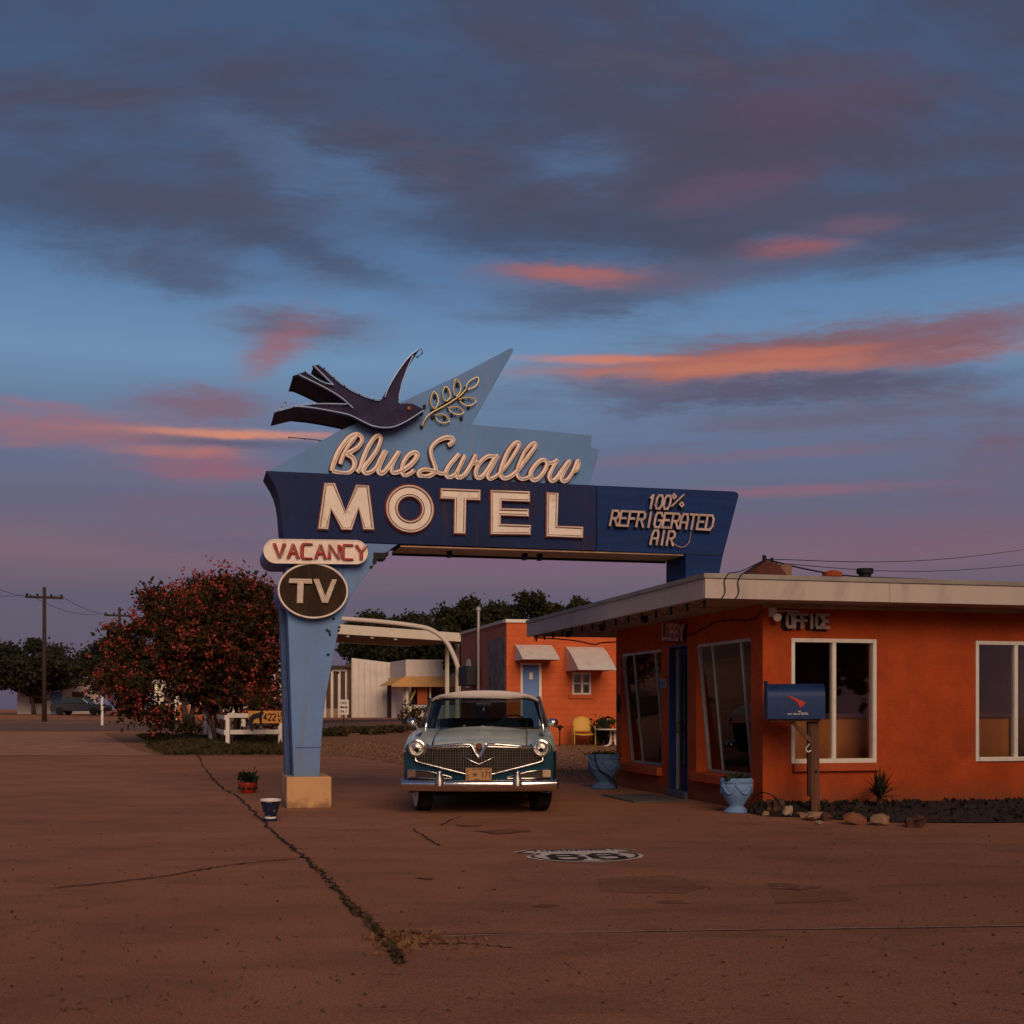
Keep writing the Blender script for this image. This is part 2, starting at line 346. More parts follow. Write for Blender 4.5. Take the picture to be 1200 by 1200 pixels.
# ------------------------------------------------------------------ ground
TH = R(14.0); CT, ST = math.cos(TH), math.sin(TH)
def gz(Y): return 0.0 if Y < 29 else min(.0115 * (Y - 29), 1.05)
def gp(px, py):                                        # where a spot on the ground of the photograph lies
    Y = H * FPX / (py - HY)
    if Y > 29: Y = (H + .0115 * 29) / ((py - HY) / FPX + .0115)
    if Y > 120.3: Y = 120.3
    return ((px - CX) / FPX * Y, Y)
YB = [-120, -30, 0, 29, 45, 60, 80, 100, 120.3, 200, 500, 2500]
mb = MB(); xs = [-1500, -300, -60, -20, 0, 20, 60, 300, 1500]
mb.add([(x, Y, gz(Y)) for Y in YB for x in xs], [(j * 9 + i, j * 9 + i + 1, (j + 1) * 9 + i + 1, (j + 1) * 9 + i) for j in range(len(YB) - 1) for i in range(8)])
# concrete drive: cast slabs stained by red desert dust
def pave_mat(name='dusty_concrete', k=(1, 1, 1)):
    m = bpy.data.materials.new(name); m.use_nodes = True; nt = m.node_tree; G = NG(nt); b = nt.nodes['Principled BSDF']
    t = G.n('ShaderNodeTexCoord'); v = t.outputs['Object']
    a = G.noise(v, .28, 6, .6, .4); bb = G.noise(v, 2.6, 7, .65); cc = G.noise(v, 70, 4, .8); sp_ = G.noise(v, 9.0, 4, .5)
    mp = G.n('ShaderNodeMapping'); mp.inputs['Scale'].default_value = (.8, 1.5, 1); mp.inputs['Rotation'].default_value = (0, 0, .5); nt.links.new(v, mp.inputs[0]); st = G.noise(mp.outputs[0], 1.1, 6, .65, .3)
    c = G.mix(G.ss(a, .3, .7), (.43, .180, .100), (.57, .245, .136))
    c = G.mix(G.m('MULTIPLY', G.ss(st, .42, .72), .6), c, (.24, .112, .068))
    c = G.mix(G.m('MULTIPLY', G.ss(bb, .5, .75), .45), c, (.46, .25, .15))
    c = G.mix(G.m('MULTIPLY', G.ss(cc, .50, .60), .85), c, (.19, .088, .053))
    c = G.mix(G.m('MULTIPLY', G.ss(sp_, .68, .76), .85), c, (.085, .052, .04))
    c = G.mix(G.m('MULTIPLY', G.ss(G.noise(v, 34, 2, .5), .66, .72), .5), c, (.55, .33, .22))
    ol = G.noise(v, .9, 3, .5, .8); c = G.mix(G.m('MULTIPLY', G.ss(ol, .66, .78), .55), c, (.12, .065, .045))
    c = G.mix(G.m('MULTIPLY', G.ss(G.noise(v, 130, 3, .8), .46, .60), .42), c, (.24, .11, .066)); c = G.mix(1.0, c, k, 'MULTIPLY')
    nt.links.new(c, b.inputs['Base Color']); nt.links.new(G.m('ADD', .72, G.m('MULTIPLY', bb, .2)), b.inputs['Roughness']); b.inputs['Specular IOR Level'].default_value = .08
    bp = G.n('ShaderNodeBump'); bp.inputs['Distance'].default_value = .02; nt.links.new(G.m('ADD', cc, G.m('MULTIPLY', bb, .9)), bp.inputs['Height']); nt.links.new(bp.outputs[0], b.inputs['Normal'])
    return m
M_PAVE = pave_mat()
o = mb.build('ground', M_PAVE, kind='structure')
M_GRAVEL = mat('red_gravel', (.29, .15, .085), .95, 0, .4, 14, .02, 60, (.17, .09, .055), .5, 9, spec=.05)
M_ROAD = mat('old_asphalt', (.17, .095, .07), .85, 0, .25, 1.2, .004, 60, (.25, .17, .13), .5, .6)
M_DIRT = mat('dry_soil', (.23, .13, .085), .95, 0, .35, 3, .02, 30, (.1, .07, .05), .5, 4)
M_CRACK = mat('crack_dirt', (.035, .022, .017), .95, 0, .4, 30)
M_JOINT = mat('joint_sealer', (.33, .24, .19), .9, 0, .3, 20)
M_SLABD = pave_mat('older_concrete', (.94, .95, 1.0)); M_PATCH = pave_mat('patch_concrete', (.78, .80, .84))
def sheet(name, rows, dz, m, kind='structure', jit=0.0):  # rows: (Y, x left, x right) draped on the ground
    full = []
    for (a, b) in zip(rows[:-1], rows[1:]):
        n = max(1, int((b[0] - a[0]) / 1.2)) if b[0] < 60 else 1
        full += [tuple(a[k] + (b[k] - a[k]) * i / n for k in range(3)) for i in range(n)]
        full += [(yb, *(a[k] + (b[k] - a[k]) * (yb - a[0]) / (b[0] - a[0]) for k in (1, 2))) for yb in YB if a[0] < yb < b[0]]
    full.append(rows[-1]); full = sorted(set(full)); mb = MB(); vs = []
    for Y, a, b in full:
        for k in range(7):
            x = a + (b - a) * k / 6 + (random.uniform(-jit, jit) if k in (0, 6) else 0); vs.append((x, Y, gz(Y) + dz))
    mb.add(vs, [(j * 7 + i, j * 7 + i + 1, j * 7 + i + 8, j * 7 + i + 7) for j in range(len(full) - 1) for i in range(6)])
    return mb.build(name, m, kind=kind)
sheet('gravel_bed', [(23.4, 1.2, 2.2), (23.9, .4, 12), (27, -1.0, 14), (31, -2.8, 16), (34.3, -4.4, 18), (35.2, -30, 18), (42, -30, 20), (55.5, -45, 20)], .004, M_GRAVEL, jit=.12)
sheet('side_road', [(58, -90, 40), (74, -100, 50)], .006, M_ROAD)
sheet('gravel_bed', [(76, -90, 50), (84, -90, 50)], .005, M_DIRT)
sheet('sidewalk', [(34.6, -16.0, -9.6), (38, -17.6, -11.2), (44, -20, -13.5), (56, -25, -18)], .010, mat('sidewalk_concrete', (.38, .19, .12), .85, 0, .2, 2, .003, 60, (.22, .11, .07), .5, 3, spec=.05))
# a slightly older, darker slab lies across the front right of the drive
p = [gp(470, 1097), gp(1260, 1086), gp(1300, 1300), gp(330, 1300)]
MB().flat(p, .004).build('concrete_slab', M_SLABD, kind='structure')
p = [gp(600, 1008), gp(700, 990), gp(790, 985), gp(1012, 986), gp(1300, 990), gp(1400, 1084), gp(1012, 1088.5), gp(470, 1096), gp(560, 1050)]
MB().flat(p, .004).build('concrete_slab', M_SLABD, kind='structure')
# mended patches and oil spots
for pp in ([(700, 1030), (790, 1026), (830, 1040), (800, 1048), (705, 1046)], [(905, 1046), (985, 1044), (1000, 1056), (910, 1060)]):
    MB().flat([gp(*q) for q in pp], .0068).build('pavement_patch', M_PATCH, kind='structure')
M_OIL = mat('oil_stain', (.19, .088, .055), .95, 0, .3, 9, dirt=(.36, .16, .095), dirt_amt=.95, dscale=9, spec=.02)
for i, (px, py, rx) in enumerate([(590, 975, .26), (548, 968, .14), (925, 1040, .17), (640, 1062, .08), (790, 1058, .10), (500, 1030, .07)]):
    x, y = gp(px, py); rn = random.Random(i); P = [(x + rx * (1 + .35 * math.sin(3 * a + i) + rn.uniform(-.15, .15)) * math.cos(a), y + rx * .9 * (1 + .3 * math.sin(2 * a + 2 * i) + rn.uniform(-.15, .15)) * math.sin(a)) for a in [k * math.pi / 10 for k in range(20)]]
    MB().flat(P, .0078).build('oil_stain', M_OIL, kind='structure')
# cracks
def crack(pts, w, name='pavement_crack', m=None, jit=.02, n=9, z=.009):
    P = cr([gp(*q) for q in pts], n); mb = MB(); vs = []
    for i, q in enumerate(P):
        a = Vector(P[max(i - 1, 0)]); b = Vector(P[min(i + 1, len(P) - 1)]); t = (b - a).normalized(); nn = Vector((-t.y, t.x)); ww = w * random.uniform(.45, 1.3)
        q = Vector(q) + nn * random.uniform(-jit, jit)
        vs += [(q.x + nn.x * ww / 2, q.y + nn.y * ww / 2, gz(q.y) + z), (q.x - nn.x * ww / 2, q.y - nn.y * ww / 2, gz(q.y) + z)]
    mb.add(vs, [(2 * i, 2 * i + 1, 2 * i + 3, 2 * i + 2) for i in range(len(P) - 1)])
    return mb.build(name, m or M_CRACK, kind='structure'), P
_, CR1 = crack([(231, 884), (244, 905), (258, 922), (278, 934), (300, 955), (325, 980), (352, 1002), (378, 1026), (408, 1060), (430, 1080), (448, 1100), (458, 1112), (470, 1130)], .036, jit=.028, n=16)
crack([(190, 1028), (235, 1020), (275, 1014), (310, 1010), (345, 1007)], .03)
crack([(60, 1042), (120, 1036), (190, 1028)], .03)
crack([(484, 972), (500, 982), (516, 992)], .02); crack([(516, 968), (530, 961), (540, 957)], .02)
crack([(520, 1099), (640, 1095), (800, 1092), (1012, 1089), (1200, 1086)], .02, 'slab_joint', M_JOINT, .004)
crack([(790, 986), (880, 987.5), (1012, 988), (1200, 990)], .025, 'slab_joint', M_JOINT, .004)
crack([(400, 908), (430, 907), (470, 908.5)], .05, 'slab_joint', mat('worn_white_paint', (.55, .45, .4), .8, 0, .3, 30), .02)
crack([(400, 911), (425, 910), (452, 910)], .04, 'slab_joint', MATS['worn_white_paint'], .02)
crack([(452, 1104), (500, 1108), (545, 1107)], .03); crack([(545, 1107), (600, 1112)], .015)
# weeds growing in the long crack, leaf litter at its near end
def leaf_mesh(name, C, size, m, parent=None, kind=None, up=.0, aspect=1.8, jit=.4, label=None):
    C = np.asarray(C, float); N = len(C)
    d = RNG.normal(size=(N, 3)); d[:, 2] = d[:, 2] * (1 - up) + up * np.abs(d[:, 2]) * 2; d /= np.linalg.norm(d, axis=1)[:, None]
    e = RNG.normal(size=(N, 3)); e -= d * (e * d).sum(1)[:, None]; e /= np.linalg.norm(e, axis=1)[:, None]
    s = size * RNG.uniform(1 - jit, 1 + jit, (N, 1)); a = d * s * aspect / 2; b = e * s / 2
    V = np.empty((N, 4, 3)); V[:, 0] = C - a; V[:, 1] = C + b - a * .1; V[:, 2] = C + a; V[:, 3] = C - b - a * .1
    me = bpy.data.meshes.new(name); me.vertices.add(4 * N); me.vertices.foreach_set('co', V.ravel()); me.loops.add(4 * N); me.loops.foreach_set('vertex_index', np.arange(4 * N, dtype=np.int32))
    me.polygons.add(N); me.polygons.foreach_set('loop_start', np.arange(0, 4 * N, 4, dtype=np.int32)); me.update(); me.validate(); me.materials.append(m)
    o = bpy.data.objects.new(name, me); COL.objects.link(o)
    if parent: o.parent = parent
    return tag(o, label=label, kind=kind)
def leafmat(name, c1, c2, scale=3.0, trans=.35):
    m = bpy.data.materials.new(name); m.use_nodes = True; nt = m.node_tree; G = NG(nt); nt.nodes.clear()
    t = G.n('ShaderNodeTexCoord'); n = G.noise(t.outputs['Object'], scale, 4, .7); n2_ = G.noise(t.outputs['Object'], scale * 14, 2, .5)
    c = G.mix(G.ss(G.m('ADD', G.m('MULTIPLY', n, .5), G.m('MULTIPLY', n2_, .5)), .36, .64), c1, c2)
    d = G.n('ShaderNodeBsdfDiffuse'); tr = G.n('ShaderNodeBsdfTranslucent'); mx = G.n('ShaderNodeMixShader'); out = G.n('ShaderNodeOutputMaterial'); mx.inputs[0].default_value = trans
    nt.links.new(c, d.inputs[0]); nt.links.new(c, tr.inputs[0]); nt.links.new(d.outputs[0], mx.inputs[1]); nt.links.new(tr.outputs[0], mx.inputs[2]); nt.links.new(mx.outputs[0], out.inputs[0])
    return m
M_WEED = leafmat('dry_weed', (.06, .042, .026), (.13, .085, .05)); M_LITTER = leafmat('dead_leaf', (.2, .1, .055), (.32, .17, .09), 6)
M_GRASS = leafmat('island_grass', (.045, .042, .02), (.11, .075, .038), 1.5); M_DK = leafmat('dark_leaf', (.028, .038, .018), (.075, .075, .032), .8)
pts = []
for i, q in enumerate(CR1):
    f = max(0, (i - len(CR1) * .42) / (len(CR1) * .4)); n = int(6 * min(1, f) * random.uniform(.4, 1.5))
    for _ in range(n): pts.append((q[0] + random.gauss(0, .014), q[1] + random.gauss(0, .05), .012 + abs(random.gauss(0, .012))))
leaf_mesh('crack_weeds', pts, .022, M_WEED, kind='stuff', up=.3)
pts = []
for k in range(230):
    a = gp(random.gauss(468, 17), 1094 + abs(random.gauss(0, 9)))
    pts.append((a[0], a[1], .012 + abs(random.gauss(0, .008))))
for k in range(60):
    a = gp(random.uniform(440, 570), 1100 + abs(random.gauss(0, 8))); pts.append((a[0], a[1], .012))
leaf_mesh('leaf_litter', pts, .03, M_LITTER, kind='stuff', up=.6)
pts = []
for k in range(800):
    a = gp(random.uniform(-50, 1250), 900 + 290 * random.random() ** .8)
    if a[1] > 5: pts.append((a[0], a[1], .008))
leaf_mesh('road_grit', pts, .017, mat('grit', (.1, .07, .055), .9), kind='stuff', up=.6)
# pebbles of the gravel that show near the house
pts = []
for k in range(9000):
    Y = random.uniform(23.8, 44); x = random.uniform(-9 if Y > 35 else -4.2 * (Y - 23) / 11, 6)
    pts.append((x, Y, gz(Y) + .012))
leaf_mesh('gravel_stones', pts, .045, mat('pebble', (.24, .125, .07), .95, 0, .4, 8, spec=.03), kind='stuff', up=.5, aspect=1.2)

# route shield painted on the drive
sx, sy = gp(700.5, 1011.5)
sh = thing('road_shield', 'worn white highway shield with number 66 painted flat on the drive', 'road marking', (sx, sy, 0), R(10))
def W2(P, w): return [(a * w, b * w) for a, b in P]
half = [(0, 0), (.1, .03), (.3, .12), (.46, .26), (.53, .42), (.53, .55), (.45, .66), (.41, .74), (.48, .82), (.60, .88), (.50, .98), (.40, 1.06), (.22, 1.02), (.08, 1.04), (0, 1.07)]
def outline(k, cz=.55): 
    r_ = [(x * k, cz + (z - cz) * k) for x, z in half]; return r_ + [(-x, z) for x, z in r_[-2:0:-1]]
M_SHW = mat('shield_white', (.62, .52, .46), .8, 0, .12, 25, dirt=(.3, .17, .11), dirt_amt=.6, dscale=12); M_SHK = mat('shield_black', (.03, .025, .024), .8, 0, .3, 25, dirt=(.2, .13, .1), dirt_amt=.55, dscale=9)
MB().flat(outline(1.0), .0085).build('shield_field', M_SHW, sh)
mb = MB(); a, b = outline(.93), outline(.875); n = len(a)
mb.add([(x, y, .0125) for x, y in a] + [(x, y, .0125) for x, y in b], [(i, (i + 1) % n, n + (i + 1) % n, n + i) for i in range(n)]); mb.build('shield_border', M_SHK, sh)
def flatword(name, text, x0, y0, adv, w, h, sw, z, m, parent, M=None):
    for ch, strokes in word(text, x0, y0, adv, w, h):
        mb = MB()
        for k, st in enumerate(strokes):
            for i in range(len(st) - 1):
                p, q = Vector(st[i]), Vector(st[i + 1]); t = (q - p).normalized() * sw / 2; nn = Vector((-t.y, t.x)); zz = z + .0006 * ((i + 2 * k) % 5)
                mb.add([(*(p - t + nn), zz), (*(p - t - nn), zz), (*(q + t - nn), zz), (*(q + t + nn), zz)], [(0, 1, 2, 3)])
        o = mb.build(name, m, parent)
        if M is not None: o.matrix_local = M
flatword('digit', '66', -.315, .2, .37, .25, .40, .072, .0125, M_SHK, sh)
flatword('letter', 'TUCUMCARI', -.40, .865, .092, .055, .085, .016, .0125, M_SHK, sh)
# ------------------------------------------------------------------ the big motel sign
OX, OY = -3.02, 17.08
def S(px, py):                                         # spot on the sign's front plane -> along the sign, height
    a = (px - CX) / FPX; u = (a * OY - OX) / (CT - a * ST); Y = OY + u * ST
    return (u, H - (py - HY) * Y / FPX)
def SP(L, ox=0, oy=0, sc=1.0): return [S(ox + x / sc, oy + y / sc) for x, y in L]
M_FIN = mat('pale_blue_paint', (.13, .255, .50), .55, 0, .10, 1.5, .002, 30, (.16, .19, .30), .35, 1.6, spec=.1, streak=((.22, .24, .32), .7))
M_POST = mat('sky_blue_paint', (.125, .235, .45), .5, 0, .10, 2, .004, 9, (.11, .14, .25), .35, 2.0, streak=((.16, .17, .22), .75), zdirt=(1.1, (.16, .13, .13), .5))
M_NAVY = mat('navy_paint', (.013, .024, .085), .6, 0, .25, 1.3, .002, 30, (.032, .019, .032), .55, 1.3, spec=.1, streak=((.065, .035, .038), .85))
M_BLUE = mat('royal_blue_paint', (.009, .030, .122), .6, 0, .25, 1.8, .002, 30, (.018, .042, .15), .5, 1.2, stretch=(.5, 1, 4), spec=.12, streak=((.02, .06, .17), .5))
M_SOFF = mat('rusty_soffit', (.42, .26, .18), .8, 0, .3, 3, .002, 30, (.06, .03, .025), .6, 3)
M_CREAM = mat('cream_enamel', (.84, .72, .63), .5, 0, .06, 3, .001, 40, (.45, .27, .19), .45, 6, streak=((.42, .22, .13), .45))
M_LETF = mat('letter_face', (.80, .70, .60), .55, 0, .08, 3, .001, 40, (.42, .27, .18), .5, 6, streak=((.36, .20, .12), .5)); M_REDK = mat('dark_red_line', (.09, .02, .018), .5)
M_RED = mat('red_edge', (.20, .035, .028), .5, 0, .3, 15, 0, 40, (.04, .02, .02), .5, 12)
M_TUBE = mat('unlit_neon_glass', (.74, .60, .52), .2, 0, .1, 8, spec=.5); M_TUBER = mat('red_neon_glass', (.42, .05, .04), .2, 0, .2, 8, spec=.7)
M_TUBEB = mat('blue_neon_glass', (.42, .58, .82), .15, 0, .1, 8, spec=.7); M_TUBEY = mat('yellow_neon_glass', (.66, .47, .15), .2, 0, .15, 8, spec=.7)
M_BLACK = mat('black_iron', (.012, .011, .012), .6, 0, .3, 10); M_BIRD = mat('bird_rust', (.030, .026, .068), .65, 0, .35, 4, .002, 30, (.062, .024, .028), .75, 2.6, spec=.1)
M_BIRDS = mat('bird_side', (.028, .036, .075), .55, .1, .3, 4, 0, 30, (.05, .025, .028), .6, 4)
M_BROWN = mat('weathered_brown', (.034, .019, .012), .65, 0, .45, 4, .002, 30, (.085, .05, .033), .55, 6, stretch=(1, 1, .35), spec=.1)
M_PED = mat('pedestal_tan', (.56, .32, .155), .8, 0, .1, 2.2, .005, 50, (.42, .22, .11), .45, 3, zdirt=(.16, (.22, .11, .07), .8))
sg = thing('motel_sign', 'towering pale blue and navy motel sign with a bird, standing on a tan block', 'motel sign', (OX, OY, 0), TH)
D0, D1 = 0.0, 0.80                                     # the sign's depth
# pedestal
u1 = S(388.3, 930)[0]
MB().box(0, u1, -.02, 1.02, 0, .425).build('pedestal', M_PED, sg, bevel=.012)
# post with the curved bracket under the beam
left = [(334.0, 634), (336, 661), (338, 739), (341.7, 840), (344.4, 910.6)]
right = [(374.7, 910.6), (376, 880), (378.4, 846), (382.3, 815), (386.9, 790), (392, 762), (398, 733.5), (402.5, 719), (408, 704.5), (420, 685), (432, 670), (444, 655), (457.5, 643.7), (467, 637.4)]
poly = SP(left + right)
MB().prism(poly, D0 + .02, D1 - .02).build('post', M_POST, sg, bevel=.006)
# panel seams and bolt holes on the post
mb = MB(); a, b = S(345, 876), S(377, 875); mb.box(a[0] + .01, b[0] - .005, D0 + .012, D0 + .022, a[1] - .006, a[1] + .006); mb.build('panel_seam', mat('seam_blue', (.06, .12, .28), .6), sg); mb = MB()
a, b = S(402, 662), S(402, 700); mb.box(a[0], a[0] + .008, D0 + .013, D0 + .022, b[1], a[1]); mb.build('panel_seam', mat('seam_blue', (.06, .12, .28), .6), sg)
for (x, y) in [(391, 725), (383.4, 738.3), (386, 740), (386.8, 743.4), (384.6, 767), (397, 739), (398, 735)]:
    u, z = S(x, y); mb = MB(); mb.M = Matrix.Translation((u, D0 + .012, z)) @ Matrix.Rotation(R(90), 4, 'X'); mb.lathe([(.018, -.01), (.018, .006), (.01, .012)], 8); mb.build('bolt_hole', M_BLACK, sg)
# rail down the hidden side of the post
a, b = S(343.5, 905), S(336, 690)
mb = MB(); mb.bar((a[0] - .035, .60, .42), (b[0] - .035, .60, b[1]), .07, .25, up=(0, 1, 0)); mb.build('side_conduit', mat('conduit_blue', (.05, .09, .2), .5, 0, .2), sg)
# bracket stubs in the corner
mb = MB()
for (x0, y0, x1, y1) in [(438, 648, 452, 655), (437, 655, 441, 660), (452, 647, 455, 651), (433.5, 663, 437, 665)]:
    a, b = S(x0, y1), S(x1, y0); MB().box(a[0], b[0], D0 - .02, D0 + .3, a[1], b[1]).build('neon_housing', M_BLACK, sg)
# the beam with its flared left end
band_left = [(311.7, 551.7), (316, 558.5), (320.5, 566), (324.5, 575), (327.5, 586), (329.3, 600), (330.6, 618), (333.5, 637)]
a0 = [(x, y) for x, y in band_left]
seamx = 698.5
def topy(x): return 551.7 + (x - 311.7) * (575.8 - 551.7) / 548.3
def boty(x): return 637.2 + (x - 466) * (649.2 - 637.2) / 337
B1 = SP(a0 + [(334, boty(334)), (seamx, boty(seamx)), (seamx, topy(seamx))])
MB().prism(B1, D0, D1).build('beam', M_NAVY, sg, bevel=.008)
rr = [(seamx + .6, boty(seamx)), (803.7, 649.2), (803.7, 686), (838, 686), (847.7, 650), (858, 611), (864.5, 586), (866, 580.5), (864.5, 577.3), (861, 575.8), (seamx + .6, topy(seamx))]
uu = SP(rr); uu[2] = (uu[2][0], 2.975); uu[3] = (uu[3][0] + .0, 2.975)
MB().prism(uu, D0 + .004, D1 - .004).build('beam_end_column', M_BLUE, sg, bevel=.008)
# underside: soffit boards a little above the lower edges
a, b = S(468, 638.5), S(803, 650)
mb = MB(); mb.box(a[0] + .02, b[0] - .01, D0 + .03, D1 - .05, min(a[1], b[1]) - .010, b[1] + .01); mb.build('soffit', M_SOFF, sg)
mb = MB(); mb.box(a[0] + .02, b[0] - .01, D1 - .05, D1 + .01, min(a[1], b[1]) - .04, b[1] + .01); mb.build('soffit_lip', M_BLACK, sg)
mb = MB()
for x in (530, 620, 638): u, z = S(x, boty(x)); MB().box(u, u + .06, .3, .42, z - .12, z + .02).build('junction_box', M_BLACK, sg)
a, b = S(701, 575), S(701, 640); 
mb = MB(); mb.box(a[0] - .012, a[0] - .004, D0 - .004, D0 + .006, b[1], a[1]); mb.build('panel_seam', M_BLACK, sg)
a, b = S(805, 649.6), S(846, 651); mb = MB(); mb.box(a[0], b[0], D0 - .002, D0 + .006, a[1] - .005, a[1] + .005); mb.build('panel_seam', M_BLACK, sg)
# pale blue fin above
fin = [(312.2, 551.4), (396, 503.5), (432, 487), (468.8, 469.8), (540, 436.5), (598, 406), (602.5, 404.2), (605, 405.2), (604, 409), (590, 433.5), (555.4, 494.5), (625, 500.5), (697.5, 507.3), (696, 521), (706.2, 524.3), (700, 548), (694, 568.3)]
MB().prism(SP(fin), D0 + .16, D1 - .16).build('fin_panel', M_FIN, sg, bevel=.006)
FD = D0 + .16                                          # front of the fin
# ---- MOTEL
def channel(name, poly, parent, y0=-.085, holes=()):
    o = MB().prism(poly, y0 + .03, D0 + .02).build(name, M_LETF, parent)
    MB().prism(offset_poly(poly, .013), y0 + .052, D0 + .01).build('letter_edge', M_RED, o)
    mb = MB(); mb.tube([(x, y0 + .022, z) for x, z in offset_poly(poly, -.008)], .011, 6, closed=True); mb.build('neon_tube', M_TUBE, o)
    mb = MB(); mb.tube([(x, y0 + .031, z) for x, z in offset_poly(poly, -.026)], .006, 4, closed=True); mb.build('inner_line', M_REDK, o)
    return o
z5 = lambda L: SP(L, 300, 540, 6.0); z6 = lambda L: SP(L, 480, 540, 6.0)
channel('letter', z5([(480, 162), (550, 164), (625, 360), (703, 175), (788, 180), (825, 490), (752, 488), (718, 340), (668, 490), (600, 488), (525, 345), (503, 487), (435, 484)]), sg)
c_ = S(479.6, 597.0); e_ = S(507.0, 597); f_ = S(479.4, 569.6); ro, rzo = e_[0] - c_[0], f_[1] - c_[1]
ol = MB().ring(c_[0], c_[1], ro, ro * .53, -.055, D0 + .02, 48, rzo, rzo * .53).build('letter', M_LETF, sg, auto=40)
for k, (q, y_, r_, m_, nm) in enumerate([(1.045, -.02, .010, M_RED, 'letter_edge'), (.485, -.02, .010, M_RED, 'letter_edge'), (.975, -.063, .011, M_TUBE, 'neon_tube'), (.555, -.063, .011, M_TUBE, 'neon_tube'), (.915, -.054, .006, M_REDK, 'inner_line'), (.615, -.054, .006, M_REDK, 'inner_line')]):
    MB().tube([(c_[0] + ro * q * math.cos(t * math.pi / 24), y_, c_[1] + rzo * q * math.sin(t * math.pi / 24)) for t in range(48)], r_, 5, closed=True).build(nm, m_, ol)
channel('letter', z6([(215, 200), (492, 212), (490, 282), (390, 279), (385, 518), (308, 515), (312, 275), (213, 270)]), sg)
channel('letter', z6([(565, 212), (838, 222), (838, 292), (640, 285), (638, 340), (830, 345), (830, 395), (635, 388), (632, 450), (845, 458), (843, 522), (565, 520)]), sg)
channel('letter', z6([(958, 228), (1037, 232), (1030, 462), (1212, 470), (1210, 545), (955, 536)]), sg)
# ---- Blue Swallow script
Z1 = lambda L: [S(370 + x / 7.0588, 490 + y / 7.0588) for x, y in L]; Z2 = lambda L: [S(530 + x / 6.6667, 490 + y / 6.6667) for x, y in L]
U = (S(550, 540)[0] - S(540, 540)[0]) / 10             # metres per photo pixel here
def script(P, w, y=0.0):
    P = cr(P, 5); n = len(P); k0 = y
    ww = [w * .92 * U * (.94 + .1 * math.sin(3.1 * i / n * 4)) for i in range(n)]
    o = MB().ribbon(P, ww, FD - .085 - k0, FD - .052 - k0, -.012).build('script_letter', M_CREAM, sg)
    MB().ribbon(P, [q + 1.8 * U for q in ww], FD - .048 - k0, FD + .01, -.010).build('letter_edge', M_RED, o)
    MB().tube([(x + .01, FD - .108 - k0 - .012 * i / n, z + .004) for i, (x, z) in enumerate(P)], .0045, 5).build('neon_tube', mat('orange_neon_glass', (.6, .4, .26), .2, 0, .25, 9), o)
script(Z1([(140, 428), (152, 370), (192, 272), (242, 195), (296, 142), (345, 124), (383, 145), (386, 185), (352, 232), (302, 265), (262, 285), (302, 312), (326, 352), (320, 402), (286, 438), (235, 447), (185, 440), (142, 428)]), 5.6)
script(Z1([(208, 372), (232, 300), (268, 232), (318, 168), (350, 130)]), 4.6, .012)
script(Z1([(348, 440), (376, 402), (398, 330), (434, 242), (482, 165), (520, 134), (542, 148), (538, 192), (508, 262), (458, 335), (415, 390), (400, 428), (425, 448), (465, 436), (505, 400), (540, 330), (575, 262)]), 5.4, .004)
script(Z1([(590, 262), (552, 340), (526, 405), (534, 445), (566, 442), (612, 390), (662, 315), (695, 268), (655, 348), (634, 405), (645, 444), (682, 440), (735, 418), (800, 370), (842, 312), (842, 282), (808, 278), (762, 312), (728, 372), (718, 432), (742, 468), (790, 450), (820, 424)]), 5.6, .008)
script(Z1([(1105, 215), (1135, 195), (1145, 164), (1112, 150), (1060, 158), (1002, 192), (964, 242), (966, 302), (986, 360), (1000, 412), (982, 450), (932, 474), (884, 474), (860, 456), (872, 428), (920, 416), (980, 428), (1040, 450), (1085, 448)]), 5.4)
script(Z2([(62, 272), (20, 320), (-25, 378), (-42, 425), (-18, 456), (28, 432), (76, 360), (108, 284), (68, 368), (42, 430), (58, 458), (108, 430), (158, 350), (192, 282), (182, 325), (172, 350), (212, 330)]), 5.4, .006)
script(Z2([(340, 292), (285, 292), (226, 340), (194, 408), (204, 455), (240, 450), (288, 392), (338, 312), (362, 288), (322, 368), (288, 432), (302, 468), (345, 450), (388, 416), (432, 368), (490, 282), (528, 214), (530, 184), (500, 188), (452, 242), (412, 330), (388, 408), (398, 455), (440, 460), (502, 420), (560, 352), (618, 272), (656, 218), (660, 192), (632, 194), (582, 246), (542, 330), (518, 398), (524, 450), (562, 470), (622, 448)]), 5.2, .002)
script(Z2([(740, 322), (702, 322), (652, 370), (622, 428), (638, 474), (680, 466), (728, 410), (752, 352), (742, 325), (760, 345), (800, 340), (830, 322), (792, 390), (768, 446), (784, 484), (822, 466), (870, 400), (925, 328), (882, 408), (862, 464), (884, 488), (920, 464), (960, 398), (988, 328), (1000, 350), (986, 395), (958, 408)]), 5.4, .008)
# ---- the bird: a deep can
Z3 = lambda L: [S(310 + x / 6.3158, 400 + y / 6.3158) for x, y in L]
bird = [(1182, 512), (1132, 486), (1092, 466), (1042, 464), (1002, 470), (986, 455), (990, 400), (1010, 310), (1050, 205), (1098, 130), (1142, 68), (1090, 102), (1028, 170), (960, 268), (908, 360), (884, 418), (860, 443), (820, 443), (740, 418), (640, 372), (560, 320), (500, 268), (440, 212), (398, 178), (350, 188), (400, 246), (470, 312), (512, 345), (440, 314), (362, 272), (296, 230), (205, 262), (250, 268), (330, 304), (430, 352), (530, 412), (610, 468), (500, 470), (390, 470), (300, 480), (222, 492), (70, 532), (222, 494), (350, 507), (470, 527), (600, 553), (670, 577), (720, 607), (790, 640), (870, 655), (950, 648), (1030, 614), (1110, 564)]
BF, BB = D0 - .04, D1 - .02
bp_ = Z3(bird)
